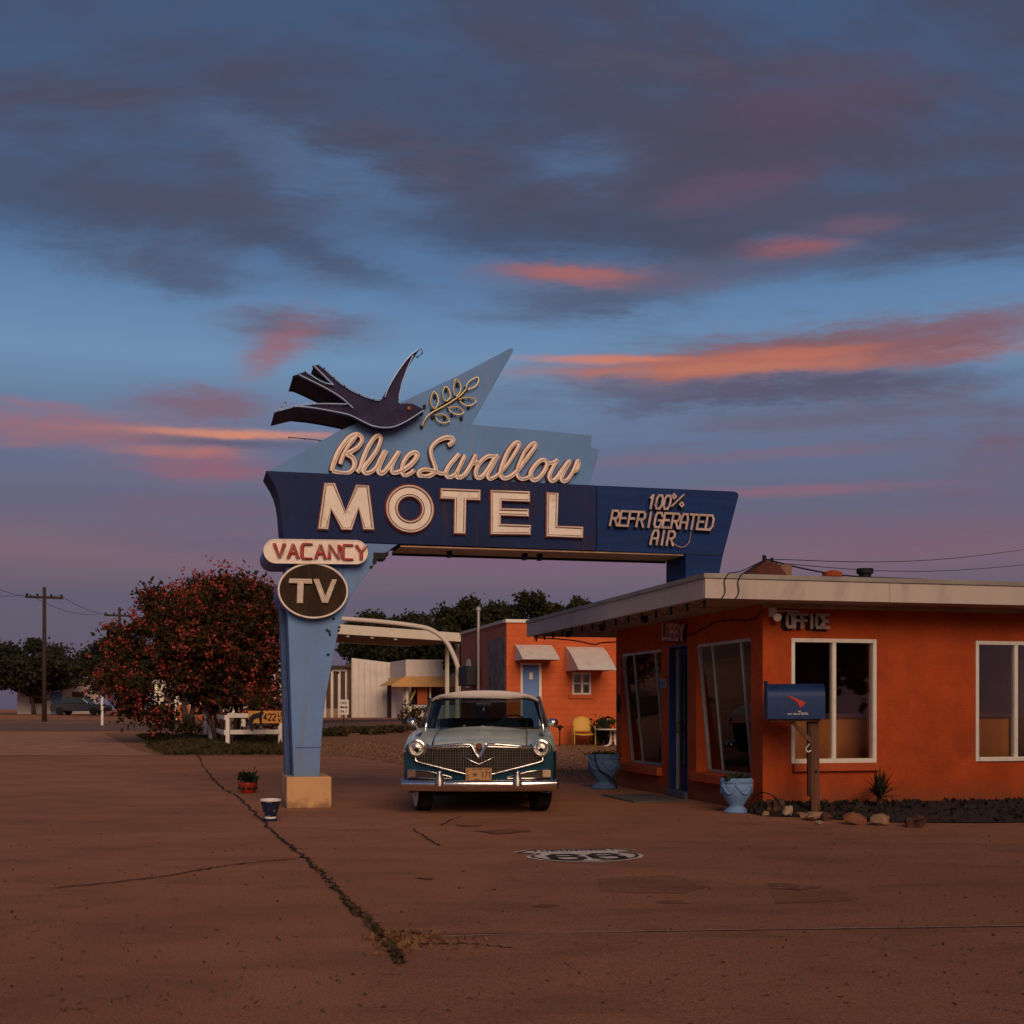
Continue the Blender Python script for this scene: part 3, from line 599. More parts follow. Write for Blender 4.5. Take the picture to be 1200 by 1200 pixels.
bo = MB().prism(bp_, BF, BF + .03).build('bird', M_BIRD, sg)
n = len(bp_); pb = offset_poly(bp_, -.012); mb = MB(); mb.add([(x, BF + .031, z) for x, z in pb] + [(x, BB, z) for x, z in pb], [(i, (i + 1) % n, n + (i + 1) % n, n + i) for i in range(n)]); mb.build('bird_side', M_BIRDS, bo)
MB().prism(bp_, BB, BB + .03).build('bird_back', M_BIRD, bo)
def neon(L, m, parent, r=.0075, y=BF - .05, Z=Z3, k=5, name='neon_tube'):
    P = cr(Z(L), k); MB().tube([(x, y, z) for x, z in P], r, 6).build(name, m, parent)
    mb = MB()
    for i in range(0, len(P), max(6, len(P) // 6)): mb.bar((P[i][0], y, P[i][1]), (P[i][0], y + .06, P[i][1]), .012, .012)
    mb.build('tube_support', M_BLACK, parent, kind='stuff')
neon([(884, 424), (905, 365), (955, 275), (1022, 176), (1085, 106), (1140, 62)], M_TUBEB, bo); neon([(1140, 62), (1160, 90), (1140, 118), (1110, 130)], M_BLACK, bo, .005)
neon([(1092, 118), (1050, 210), (1014, 312), (994, 400), (992, 452)], M_TUBEB, bo)
neon([(862, 436), (820, 437), (740, 412), (640, 366), (560, 314), (500, 262), (440, 206)], M_TUBEB, bo)
neon([(360, 192), (420, 250), (505, 335)], M_TUBEB, bo); neon([(300, 232), (370, 282), (440, 318), (500, 332)], M_TUBEB, bo); neon([(250, 258), (340, 302), (450, 358), (560, 425), (650, 505)], M_TUBEB, bo)
neon([(605, 476), (500, 473), (390, 473), (300, 478), (215, 488), (80, 526)], M_TUBEB, bo); neon([(215, 490), (350, 502), (470, 522), (600, 548), (668, 575), (725, 604), (790, 634), (870, 648), (950, 642), (1030, 608), (1110, 560), (1172, 520)], M_TUBEB, bo)
neon([(215, 612), (320, 622), (420, 632), (500, 648), (545, 668)], M_TUBEB, bo, y=BB + .08); neon([(160, 375), (185, 378), (195, 345), (175, 340)], M_TUBEB, bo, .006, y=BB + .05)
u, z = Z3([(1064, 503)])[0]; MB().blob((u, BF - .01, z), (.03, .02, .025), 3).build('eye', mat('amber_eye', (.4, .16, .05), .3), bo, smooth=True)
# ---- olive twig in yellow neon on the fin
Z4 = lambda L: [S(470 + x / 8.0, 395 + y / 8.0) for x, y in L]
tw = MB().ribbon(cr(Z4([(330, 672), (440, 600), (545, 545), (620, 480)]), 5), .045, FD - .02, FD + .01).build('twig', M_BLACK, sg)
neon([(208, 818), (235, 760), (290, 700), (400, 640), (500, 580), (570, 530), (625, 470)], M_TUBEY, tw, .011, FD - .06, Z4)
for Lf in ([(325, 660), (292, 610), (295, 545), (322, 495), (355, 540), (360, 600), (335, 655)], [(430, 590), (402, 535), (410, 480), (432, 448), (468, 490), (472, 550), (440, 585)], [(520, 530), (502, 480), (515, 415), (530, 375), (570, 430), (565, 500), (530, 540)],
           [(625, 460), (640, 415), (690, 375), (735, 362), (738, 405), (705, 450), (640, 475)], [(555, 570), (620, 552), (690, 558), (718, 580), (680, 620), (620, 625), (565, 585)], [(450, 650), (510, 638), (570, 650), (600, 690), (560, 712), (500, 700), (460, 660)], [(330, 720), (390, 705), (440, 730), (465, 772), (420, 790), (370, 780), (335, 740)]):
    neon(Lf, M_TUBEY, tw, .010, FD - .06, Z4, 4)
mb = MB()
for (x, y) in [(235, 630), (208, 820), (210, 690), (583, 742), (312, 730), (305, 665), (335, 535), (438, 472), (545, 425), (620, 462), (650, 636), (495, 708), (425, 738), (598, 566)]:
    u, z = Z4([(x, y)])[0]; mb.box(u - .018, u + .018, FD - .05, FD + .01, z - .02, z + .02)
mb.build('tube_socket', M_BLACK, tw, kind='stuff')
# ---- 100% REFRIGERATED AIR
def neonword(text, pa, pb, pz, sl, sw, hgt, parent=sg, y0=D0, m=None, wf=.68, back=True, tube=False, depth=.05, name='letter', SF=S, sh=(.022, -.02), MX=None):
    n = len(text); a, b = SF(*pa), SF(*pb); hz = SF(pa[0], pa[1] - hgt)[1] - a[1]; adv = (b[0] - a[0]) / (n - 1 + wf); dzz = (b[1] - a[1]) / max(1, n - 1)
    for i, ch in enumerate(text):
        if ch == ' ': continue
        w_ = adv * wf; ob = None
        for j, st in enumerate(LET[ch]):
            P = [(a[0] + adv * i + x * w_ + z * hz * sl, a[1] + dzz * i + z * hz) for x, z in st]
            if ob is None: fmb, bmb, tmb = MB(), MB(), MB(); ob = 1
            if ob == 1 and MX is not None: fmb.M = bmb.M = tmb.M = MX
            yo = .002 * j
            for k in range(len(P) - 1):
                p, q = Vector(P[k]), Vector(P[k + 1]); t = (q - p).normalized() * sw * .45
                yk = y0 - depth - yo - .0012 * (k % 4)
                fmb.bar((p.x - t.x, yk, p.y - t.y), (q.x + t.x, yk, q.y + t.y), sw, .02, up=(0, 1, 0))
                if back: bmb.bar((p.x - t.x + sh[0], yk + depth - .004, p.y - t.y + sh[1]), (q.x + t.x + sh[0], yk + depth - .004, q.y + t.y + sh[1]), sw * 1.15, .02, up=(0, 1, 0))
            if tube: tmb.tube([(x, y0 - depth - .022, z) for x, z in P], sw * .22, 5)
        o = fmb.build(name, m or M_TUBE, parent)
        if back: bmb.build('painted_letter_shadow', M_BLACK, o)  # offset black copy of the strokes, a painted-in shadow behind the letter
        if tube: tmb.build('neon_tube', M_TUBE, o)
M_AIR = mat('air_letter', (.46, .34, .30), .5, 0, .3, 9, 0, 30, (.2, .12, .1), .5, 16)
neonword('100', (756, 596.5), (781.5, 597.4), 0, .22, .03, 15.5, depth=.07, m=M_AIR, wf=.74)
neonword('%', (785, 594.8), (799, 595.2), 0, .0, .022, 15.5, depth=.07, wf=.8, m=M_AIR)
neonword('REFRIGERATED', (712.8, 616.2), (831.5, 621.6), 0, .2, .03, 17, depth=.07, m=M_AIR, wf=.76)
neonword('AIR', (760, 638.3), (786, 639.6), 0, .2, .03, 16, depth=.07, m=M_AIR, wf=.76)
mb = MB(); a = [S(787, 636), S(793, 640.5), S(800, 641.5), S(806, 636), S(808, 625), S(808, 616)]; mb.tube([(x, -.04, z) for x, z in cr(a, 5)], .006, 5); mb.build('loose_cable', mat('cable_tan', (.4, .25, .2), .6), sg)
# ---- VACANCY can
cl, cr_ = S(322.5, 647.5), S(415.5, 648.6); rz_ = .5 * (S(340, 634)[1] - S(340, 661.3)[1])
pill = []
for k in range(17): t = math.pi / 2 + math.pi * k / 16; pill.append((cl[0] + rz_ * math.cos(t), cl[1] + rz_ * math.sin(t)))
for k in range(17): t = -math.pi / 2 + math.pi * k / 16; pill.append((cr_[0] + rz_ * math.cos(t), cr_[1] + rz_ * math.sin(t)))
va = MB().prism(pill, -.14, .98).build('vacancy_can', M_POST, sg, auto=40)
MB().prism(offset_poly(pill, -.006), -.146, -.139).build('vacancy_face', M_CREAM, va)
MB().tube([(x, -.145, z) for x, z in pill], .009, 5, closed=True).build('can_trim', M_CREAM, va)
a, b = S(319.5, 655.2), S(426, 657.3)
hz = S(320, 638.5)[1] - a[1]; adv = (b[0] - a[0]) / (6 + .72); 
for i, ch in enumerate('VaCaNCY'):
    tmb, bmb = MB(), MB()
    for st in LET[{'C': 'c'}.get(ch, ch)]:
        P = [(a[0] + adv * i + x * adv * .72, a[1] + (b[1] - a[1]) * i / 7 + z * hz) for x, z in st]
        tmb.tube([(x, -.185, z) for x, z in P], .013, 6); tmb.tube([(x + .02, -.18, z) for x, z in P], .011, 6)
        bmb.tube([(x + .035, -.149, z - .01) for x, z in P], .006, 4)
    o = tmb.build('letter', M_TUBER, va); bmb.build('tube_back', M_BLACK, va)
# ---- TV can
cc_ = S(366.0, 693.2); rx = .5 * (S(405.8, 693)[0] - S(326, 693)[0]); rz2 = .5 * (S(366, 661.8)[1] - S(366, 724.6)[1])
E = [(cc_[0] + rx * math.cos(t * math.pi / 32), cc_[1] + rz2 * math.sin(t * math.pi / 32)) for t in range(64)]
tv = MB().prism(E, -.115, .93).build('tv_can', mat('can_blue', (.06, .17, .42), .45, 0, .15, 3), sg, auto=40)
MB().prism(offset_poly(E, -.01), -.122, -.112).build('tv_face', M_BROWN, tv)
MB().tube([(x, -.12, z) for x, z in E], .014, 6, closed=True).build('can_trim', M_CREAM, tv)
Z5 = lambda L: [S(300 + x / 6.6667, 625 + y / 6.6667) for x, y in L]
M_GREYL = mat('weathered_cream', (.56, .47, .39), .5, 0, .15, 8, 0, 30, (.16, .1, .07), .7, 14)
for P in ([(255, 362), (428, 366), (430, 402), (364, 400), (358, 552), (312, 552), (316, 398), (248, 396)], [(440, 366), (482, 366), (532, 498), (586, 368), (622, 370), (552, 552), (508, 550)]):
    o = MB().prism(Z5(P), -.165, -.115).build('letter', M_GREYL, tv)
    MB().tube([(x, -.17, z) for x, z in offset_poly(Z5(P), -.016)], .0055, 5, closed=True).build('neon_tube', M_TUBE, tv)
# ------------------------------------------------------------------ the office
KX, KY = 3.22, 16.49
def L2W(u, v): return (KX + CT * u - ST * v, KY + ST * u + CT * v)
def OV(px): a = (px - CX) / FPX; return (KX - a * KY) / (ST + a * CT)
def OU(px): a = (px - CX) / FPX; return (a * KY - KX) / (CT - a * ST)
M_WALL = mat('office_orange', (.44, .070, .016), .88, 0, .18, 2.2, .02, 42, (.28, .05, .018), .6, 1.6, zdirt=(.42, (.20, .075, .04), .75), streak=((.30, .06, .025), .55))
M_TRIM = mat('sill_orange', (.42, .075, .022), .7, 0, .12, 3, .004, 25)
M_FASC = mat('fascia_paint', (.50, .42, .37), .6, 0, .08, 1.0, .002, 20, (.27, .2, .185), .5, 2.2, stretch=(1, 1, .25))
M_FLASH = mat('roof_flashing', (.30, .27, .24), .5, .3, .2, 2); M_CEIL = mat('soffit_boards', (.36, .26, .2), .8, 0, .2, 2.5, .003, 20, (.2, .13, .1), .5, 2)
M_ALU = mat('aluminium_frame', (.42, .38, .35), .45, .5, .12, 6); M_WHITE = mat('white_paint', (.72, .66, .58), .55, 0, .08, 4, .001, 30, (.45, .36, .3), .4, 4)
M_NAVYD = mat('door_navy', (.012, .028, .10), .4, 0, .2, 3); M_DARKW = mat('dark_wood', (.075, .04, .025), .6, 0, .3, 4, stretch=(1, 1, .2)); M_ROOM = mat('room_wall', (.42, .30, .22), .8, 0, .15, 2)
M_GLASS = glass('window_glass', (.92, .9, .87), refl=1.0)
of = thing('office_building', 'low orange corner office with tilted windows and wide flat roof overhang', 'office', (KX, KY, 0), TH)
SOF, DEP, LEN = 2.69, 5.9, 9.0
w1 = (OV(775), OV(728)); w2 = (OV(880), OV(816)); dr = (OV(806), OV(784)); ZW0, ZW1 = .42, 2.27
T = .24
mb = MB()
for v0, v1 in ((0, w2[0]), (w2[1], dr[0]), (dr[1], w1[0]), (w1[1], DEP)): mb.box(0, T, v0, v1, 0, SOF)
for v0, v1 in (w1, w2): mb.box(0, T, v0, v1, 0, ZW0); mb.box(0, T, v0, v1, ZW1, SOF)
mb.box(0, T, dr[0], dr[1], ZW1 + .03, SOF)
mb.build('side_wall', M_WALL, of)
F0, F1, FZ0, FZ1 = OU(927), 1.62, .67, 2.25; G0, G1 = 3.1, 4.35
mb = MB()
for u0, u1_ in ((T + .001, F0), (F1, G0), (G1, LEN)): mb.box(u0, u1_, 0, T, 0, SOF)
for u0, u1_ in ((F0, F1), (G0, G1)): mb.box(u0, u1_, 0, T, 0, FZ0); mb.box(u0, u1_, 0, T, FZ1, SOF)
mb.build('front_wall', M_WALL, of)
mb = MB(); mb.box(T, LEN, DEP - T, DEP, 0, SOF); mb.box(LEN - T, LEN, T, DEP - T, 0, SOF); mb.build('back_wall', M_WALL, of)
# roof: slab, fascia boards, flashing, soffit
RU0, RU1, RV0, RV1 = -1.08, LEN + .6, -.68, 7.91
MB().box(RU0 + .05, RU1 - .05, RV0 + .05, RV1 - .05, SOF + .004, SOF + .27).build('roof', M_FLASH, of)
nb = 0
def fascia(p0, p1, along, name='fascia_board'):
    mb = MB()
    if along == 'u': mb.box(p0, p1, RV0, RV0 + .045, SOF - .01, SOF + .235)
    else: mb.box(RU0, RU0 + .045, p0, p1, SOF - .01, SOF + .235)
    mb.build(name, M_FASC, of, bevel=.004)
jn = [RU0, OU(971) + .0, 4.2, RU1]
jn[1] = 1.42
for a, b in zip(jn[:-1], jn[1:]): fascia(a + .002, b - .002, 'u')
jv = [RV0 + .046, 3.1, RV1]
for a, b in zip(jv[:-1], jv[1:]): fascia(a + .001, b - .001, 'v')
mb = MB(); mb.box(RU0 - .02, RU1, RV0 - .02, RV0 + .03, SOF + .236, SOF + .295); mb.build('roof_flashing', M_FLASH, of, bevel=.004)
mb = MB(); mb.box(RU0 - .02, RU0 + .03, RV0 + .031, RV1, SOF + .236, SOF + .295); mb.build('roof_flashing', M_FLASH, of, bevel=.004)
k = 0; v = RV0 + .05                                   # soffit boards run across the overhang
while v < RV1 - .05:
    v2 = min(v + .42, RV1 - .05)
    MB().box(RU0 + .046, -.003 if v2 < DEP else 3.2, v + .004, v2 - .004, SOF - .006 - .002 * (k % 2), SOF + .012).build('soffit_board', M_CEIL, of); v = v2; k += 1
MB().box(-.002, RU1 - .05, RV0 + .046, -.003, SOF - .007, SOF + .012).build('soffit_board', M_CEIL, of)
MB().box(.003, LEN, -.07, -.003, SOF - .06, SOF - .008).build('eave_trim', M_CEIL, of)
# sills
MB().box(-.09, .0, w1[0] - .04, w1[1] + .06, .285, ZW0).build('window_sill', M_TRIM, of, bevel=.01)
MB().box(-.09, .0, w2[0] - .1, w2[1] + .06, .285, ZW0).build('window_sill', M_TRIM, of, bevel=.01)
MB().box(F0 + .02, F1 + .03, -.06, .0, .52, FZ0 - .045).build('window_sill', M_TRIM, of, bevel=.008)
# tilted side windows
def tilted(v0, v1, mulls):
    UB, UT = .195, .03
    def P(v, t): return (UB + (UT - UB) * t, v, ZW0 + .02 + (ZW1 - ZW0 - .04) * t)
    fr = MB()
    for v_ in (v0 + .02, v1 - .02): fr.bar(P(v_, 0), P(v_, 1), .04, .04, up=(1, 0, 0))
    fr.bar(P(v0 + .04, 0), P(v1 - .04, 0), .04, .04); fr.bar(P(v0 + .04, 1), P(v1 - .04, 1), .04, .04)
    f = fr.build('window_frame', M_ALU, of)
    for v_ in mulls:
        mb = MB(); mb.bar(P(v_, .012), P(v_, .988), .026, .035, up=(1, 0, 0)); mb.build('mullion', M_ALU, f)
    ed = [v0 + .04] + list(mulls) + [v1 - .04]
    for a, b in zip(ed[:-1], ed[1:]):
        q = [P(a + .013, .01), P(b - .013, .01), P(b - .013, .99), P(a + .013, .99)]
        MB().add(q + [(x + .006, y, z) for x, y, z in q], [(0, 1, 2, 3), (7, 6, 5, 4), (0, 4, 5, 1), (1, 5, 6, 2), (2, 6, 7, 3), (3, 7, 4, 0)]).build('pane', M_GLASS, f)
tilted(w1[0], w1[1], (OV(741), OV(766))[::-1]); tilted(w2[0], w2[1], (OV(832.7), OV(866))[::-1])
# front windows
def frontwin(u0, u1_):
    fr = MB(); W_ = .05
    fr.box(u0, u0 + W_, -.015, .1, FZ0 - .045, FZ1); fr.box(u1_ - W_, u1_, -.015, .1, FZ0 - .045, FZ1); fr.box(u0 + W_, u1_ - W_, -.013, .1, FZ1 - W_, FZ1); fr.box(u0 + W_, u1_ - W_, -.03, .1, FZ0 - .044, FZ0 + .012)
    f = fr.build('window_frame', M_WHITE, of, bevel=.004); mid = (u0 + u1_) / 2
    MB().box(mid - .026, mid + .026, -.01, .07, FZ0 + .013, FZ1 - W_ - .001).build('mullion', M_WHITE, f)
    for a, b in ((u0 + W_, mid - .027), (mid + .027, u1_ - W_)): MB().box(a, b, .03, .036, FZ0 + .014, FZ1 - W_ - .002).build('pane', M_GLASS, f)
frontwin(F0, F1); frontwin(G0, G1)
# door in its recess
d0, d1 = dr
mb = MB(); mb.box(-.004, .2, d1 - .03, d1 - .001, .02, ZW1 + .03); mb.box(.0, .2, d0 + .001, d0 + .03, .02, ZW1 + .03); mb.box(.0, .2, d0 + .03, d1 - .03, ZW1, ZW1 + .03); mb.build('door_frame', M_NAVYD, of)
dl = MB(); dl.box(.155, .195, d1 - .12, d1 - .032, .1, ZW1 - .005); dl.box(.155, .195, d0 + .032, d0 + .12, .1, ZW1 - .005); dl.box(.155, .195, d0 + .12, d1 - .12, .1, .45); dl.box(.155, .195, d0 + .12, d1 - .12, ZW1 - .12, ZW1 - .005)
d_ = dl.build('door', M_NAVYD, of); MB().box(.17, .176, d0 + .12, d1 - .12, .45, ZW1 - .12).build('pane', M_GLASS, d_)
mb = MB(); mb.box(.10, .153, d1 - .05, d1 - .032, .1, ZW1 - .006); mb.build('door_edge_strip', M_ALU, d_)
mb = MB(); mb.tube([(.15, d1 - .1, .98), (.09, d1 - .1, .99), (.09, d1 - .1, 1.12), (.15, d1 - .1, 1.13)], .012, 8); mb.build('handle', mat('brass', (.4, .28, .13), .3, .9), d_)
MB().box(-.05, .25, d0 + .0, d1 - .0, .0, .095).build('door_step', mat('step_blue', (.09, .1, .15), .8, 0, .3, 8), of, bevel=.01)
# little things fixed to the walls
zz = H + 30 * 19.9 / FPX
pl = MB().box(-.025, -.002, OV(782), OV(774.5), zz - .07, zz + .07).build('number_plaque', mat('plaque_grey', (.22, .22, .26), .5), of, bevel=.006)
for k in range(3): a = OV(781) + k * .11; MB().box(-.03, -.024, a + .02, a + .05, zz - .045, zz + .045).build('plaque_mark', M_BLACK, pl)
mb = MB(); mb.M = Matrix.Translation((-.001, DEP - .16, 1.42)) @ Matrix.Rotation(R(-90), 4, 'Y') @ Matrix.Scale(1.75, 4, (1, 0, 0)); mb.lathe([(.085, 0), (.085, .02), (.07, .03)], 24)
mb.build('oval_plaque', M_BLACK, of, auto=40)
def wallword(text, pa, pb, hpx, wall, m, sw, depth, nm='letter', cv=.0, tube=False):
    if wall == 'front': SF = lambda x, y: (OU(x), H - (y - HY) * (KY + ST * OU(x)) / FPX)
    else: SF = lambda x, y: (-OV(x), H - (y - HY) * (KY + CT * OV(x)) / FPX)
    neonword(text, pa, pb, 0, 0, sw, hpx, parent=of, MX=(None if wall == 'front' else Matrix.Rotation(R(-90), 4, 'Z')), y0=0.0, m=m, depth=depth, wf=.72, name=nm, SF=SF, tube=tube, sh=(-.03, -.02))
M_OFFL = mat('office_letter', (.30, .22, .20), .5, 0, .3, 9, 0, 30, (.08, .045, .04), .5, 12)
wallword('OFFICE', (919.5, 735), (968, 736), 15, 'front', M_OFFL, .038, .07)
wallword('LOBBY', (781.5, 749), (806, 750), 17, 'side', mat('lobby_letter', (.46, .27, .23), .5, 0, .3, 9), .045, .07)
# interior
MB().box(T + .001, LEN - T, T + .001, DEP - T, .002, .05).build('interior_floor', M_DARKW, of)
mb = MB(); mb.box(T, LEN - T, DEP - T - .03, DEP - T - .002, .05, SOF - .02); mb.box(4.2, 4.26, T, DEP - T - .04, .05, SOF - .02); mb.build('interior_wall', M_ROOM, of)
MB().box(T, LEN - T, T, DEP - T, SOF - .018, SOF - .002).build('ceiling', mat('interior_ceiling', (.5, .42, .36), .9), of)
def inside(name, label, cat, fn, m, g=None):
    t = thing(name, label, cat, (*L2W(0, 0), 0), TH, g); fn(t); return t
M_CURT = mat('lace_curtain', (.84, .74, .64), .9, 0, .15, 10)
def curtain(label, u, v0, v1):
    t = thing('curtain', label, 'curtain', (*L2W(u, v0), 0), TH, 'curtains in the office windows')
    MB().grid(40, 6, lambda a, b: (.03 * math.sin(a * 44) + .02 * math.sin(a * 19), (v1 - v0) * a, .3 + 1.97 * b)).build('fabric', M_CURT, t, smooth=True, norm=False)
    mb = MB(); mb.tube([(0, -.03, 2.3), (0, v1 - v0 + .03, 2.3)], .012, 8); mb.build('rod', M_ALU, t)
curtain('grey curtain at the far edge of the window beside the corner pillar', .29, w2[1] - .22, w2[1] + .42)
curtain('grey curtain at the pillar edge of the nearer tilted window', .29, w2[0] + .42, w2[0] + .72)
curtain('grey curtain in the tilted window farthest from the corner', .29, w1[1] - .2, w1[1] - .02)
def counter(t):
    MB().box(.45, 4.0, .55, 1.05, .05, 1.22).build('front_panel', mat('counter_wood', (.38, .14, .05), .6, 0, .25, 3, stretch=(1, 1, .3)), t); MB().box(.42, 4.05, .5, 1.1, 1.22, 1.27).build('counter_top', M_DARKW, t)
inside('reception_counter', 'long wooden reception counter behind the office front window', 'counter', counter, None)
def poster(t):
    z0 = H - (852 - HY) * 21.2 / FPX; va_, vb_ = 4.78, 5.36
    b = MB().box(.5, .7, va_, vb_, .05, 1.28).build('cabinet', mat('cabinet_blue', (.05, .13, .22), .5, 0, .2, 5), t)
    MB().box(.493, .499, va_ + .06, vb_ - .06, .75, 1.05).build('picture', mat('cabinet_picture', (.42, .27, .2), .6, 0, .4, 7), b); MB().box(.493, .499, va_ + .06, vb_ - .06, 1.12, 1.2).build('header_strip', mat('header_blue', (.25, .42, .55), .5), b)
inside('leaflet_cabinet', 'small blue leaflet cabinet with picture seen through the far tilted window', 'cabinet', poster, None)
def wallpic(t):
    MB().box(1.36, 1.96, 4.9, 4.94, 1.86, 2.22).build('frame', M_WHITE, t); MB().box(1.39, 1.93, 4.89, 4.899, 1.89, 2.19).build('canvas', mat('picture_orange', (.75, .30, .14), .7, 0, .15, 3), t)
    mb = MB(); mb.box(1.64, 1.68, 4.95, 4.99, .05, 2.1); mb.build('stand', M_DARKW, t)
inside('picture_board', 'orange picture board standing inside the nearer tilted window', 'picture', wallpic, None)
def lamp(t):
    MB().lathe([(.1, 0), (.1, .02), (.02, .05), (.02, .35)], 14, (2.2, .8, 1.27)).build('base', M_DARKW, t, smooth=True); MB().lathe([(.2, .33), (.12, .58)], 18, (2.2, .8, 1.27)).build('lamp_shade', M_CURT, t, smooth=True)
inside('table_lamp', 'unlit table lamp with pale shade on the reception counter', 'lamp', lamp, None)
mx, my = L2W(-.65, 2.75)
dm = MB().box(-.4, .45, -.75, .75, .0, .016).build('doormat', mat('doormat_grey', (.10, .085, .08), .95, 0, .3, 40, .004, 90)); dm.location = (mx, my, .004); dm.rotation_euler = (0, 0, TH)
tag(dm, 'grey doormat lying on the drive before the blue office door', 'doormat')
# corner floodlight
x, y = L2W(.12, -.05)
fl = thing('security_light', 'small white security light under the eave at the office corner', 'lamp', (x, y, 2.56), TH)
mb = MB(); mb.box(-.04, .04, -.02, .05, -.04, .08); mb.build('base', M_WHITE, fl); mb = MB(); mb.M = Matrix.Rotation(R(115), 4, 'X') @ Matrix.Translation((0, 0, .03)); mb.lathe([(.02, 0), (.035, .03), (.055, .12), (.05, .125)], 14); mb.build('lamp_head', M_WHITE, fl, smooth=True)
mb = MB(); mb.tube([(.04, 0, .03), (.2, 0, .04), (.36, -.01, .03)], .008, 5); mb.build('arm', M_WHITE, fl)
# eave lights: three twin spots and a string of clips with bulbs
for i, (v_, lab) in enumerate([(6.2, 'black twin spotlight under the roof edge, farthest from the roof corner'), (4.3, 'black twin spotlight under the roof edge, middle of three'), (2.3, 'black twin spotlight under the roof edge, nearest the roof corner')]):
    x, y = L2W(RU0 + .3, v_); s_ = thing('twin_spotlight', lab, 'spotlight', (x, y, SOF - .01), TH, 'spotlights under the office eave')
    MB().box(-.04, .04, -.04, .04, -.04, -.002).build('base', M_BLACK, s_)
    for sgn in (-1, 1):
        mb = MB(); mb.M = Matrix.Translation((0, sgn * .05, -.05)) @ Matrix.Rotation(R(100) * sgn, 4, 'X'); mb.lathe([(.012, -.02), (.022, .02), (.036, .09), (.032, .094)], 12); mb.build('lamp_head', M_BLACK, s_, smooth=True)
st = thing('string_lights', 'string of small bulbs clipped along the office eave above the side windows', 'string lights', (*L2W(0, 0), 0), TH)
P = []
for k in range(15):
    v_ = -.5 + k * .57; P += [(RU0 + .07, v_, SOF - .02), (RU0 + .09, v_ + .28, SOF - .06 - .02 * (k % 3))]
mb = MB(); mb.tube(cr(P, 4), .006, 5); mb.build('cord', M_BLACK, st)
for k in range(15):
    v_ = -.5 + k * .57; MB().lathe([(.012, .0), (.016, -.03), (.022, -.07), (.012, -.10)], 8, (RU0 + .07, v_, SOF - .02)).build('bulb', M_BLACK, st, smooth=True)
P = [(RU0 + .12, 7.85, SOF - .02), (RU0 + .9, 7.85, SOF - .07), (RU0 + 1.3, 7.85, SOF - .14), (RU0 + 1.5, 7.85, SOF - .1), (RU0 + 2.4, 7.85, SOF - .06), (RU0 + 3.2, 7.85, SOF - .08)]
cb = MB(); cb.tube(cr(P, 6), .012, 6); c = cb.build('eave_cable', M_BLACK); c.location = (*L2W(0, 0), 0); c.rotation_euler = (0, 0, TH); tag(c, 'black cable sagging under the back edge of the office roof', 'cable')
P = [(-.04, w2[1] + 1.2, 2.5), (-.03, w2[1] + .3, 2.42), (-.03, w2[0] + 1.0, 2.55), (-.04, .3, 2.5), (-.03, -.02, 2.6)]
cb = MB(); cb.tube(cr(P, 6), .009, 5); c = cb.build('wall_cable', M_BLACK); c.location = (*L2W(0, 0), 0); c.rotation_euler = (0, 0, TH); tag(c, 'dark cable looping along the orange side wall above the nearer window', 'cable')
# cables down the front fascia, roof vents
def fcab(px_l, lab):
    Yf = 15.6; u0 = RU0 + (px_l - 826) * Yf / FPX / .985
    P = [(.75, 1.55, SOF + .76), (u0 + (.75 - u0) * .45, .35, SOF + .46), (u0 + .2, RV0 + .2, SOF + .33), (u0 + .05, RV0 - .03, SOF + .29), (u0 + .0, RV0 - .03, SOF + .2), (u0 + .01, RV0 - .03, SOF + .07), (u0 - .04, RV0 - .02, SOF - .02)]
    mb = MB(); mb.tube(cr(P, 6), .007, 5); c = mb.build('fascia_cable', M_BLACK); c.location = (*L2W(0, 0), 0); c.rotation_euler = (0, 0, TH); tag(c, lab, 'cable', 'cables over the office fascia')
fcab(849, 'dark cable hanging over the front fascia, nearest the roof corner'); fcab(866, 'dark cable hanging over the front fascia, second from the roof corner')
x, y = L2W(.79, 1.6)
rv = thing('roof_mast', 'dark red service mast box with insulators on the office roof', 'roof mast', (x, y, SOF + .50), TH)
MB().box(-.3, .3, -.12, .12, -.23, .001).build('base', M_FLASH, rv)
MB().prism([(-.42, 0), (.18, 0), (.26, .05), (.12, .2), (-.05, .24)], -.15, .15).build('box', mat('rust_box', (.09, .025, .018), .7, 0, .3, 6), rv, bevel=.01)
mb = MB(); mb.tube([(-.02, 0, .2), (-.02, 0, .33)], .03, 8); mb.tube([(.1, 0, .17), (.1, 0, .3)], .022, 8); mb.build('insulator', M_BLACK, rv); MB().box(.18, .36, -.1, .1, 0, .2).build('vent_hood', mat('vent_tan', (.2, .1, .06), .7, 0, .3, 6), rv, bevel=.01)
x, y = L2W(1.78, 1.5); rv = thing('roof_vent', 'small orange vent cap on the office roof', 'roof vent', (x, y, SOF + .27), TH); MB().lathe([(.1, 0), (.1, .26), (.14, .27), (.14, .33), (.05, .36)], 12).build('cap', M_WALL, rv); mb = MB(); mb.box(-.16, .16, -.1, .1, 0, .24); mb.build('curb', M_WALL, rv)
x, y = L2W(2.3, 1.5); rv = thing('roof_pipe', 'black vent pipe on the office roof past the orange vent cap', 'roof pipe', (x, y, SOF + .27), TH); MB().lathe([(.09, 0), (.09, .32), (.12, .33), (.12, .4)], 14).build('pipe', M_BLACK, rv, auto=40)
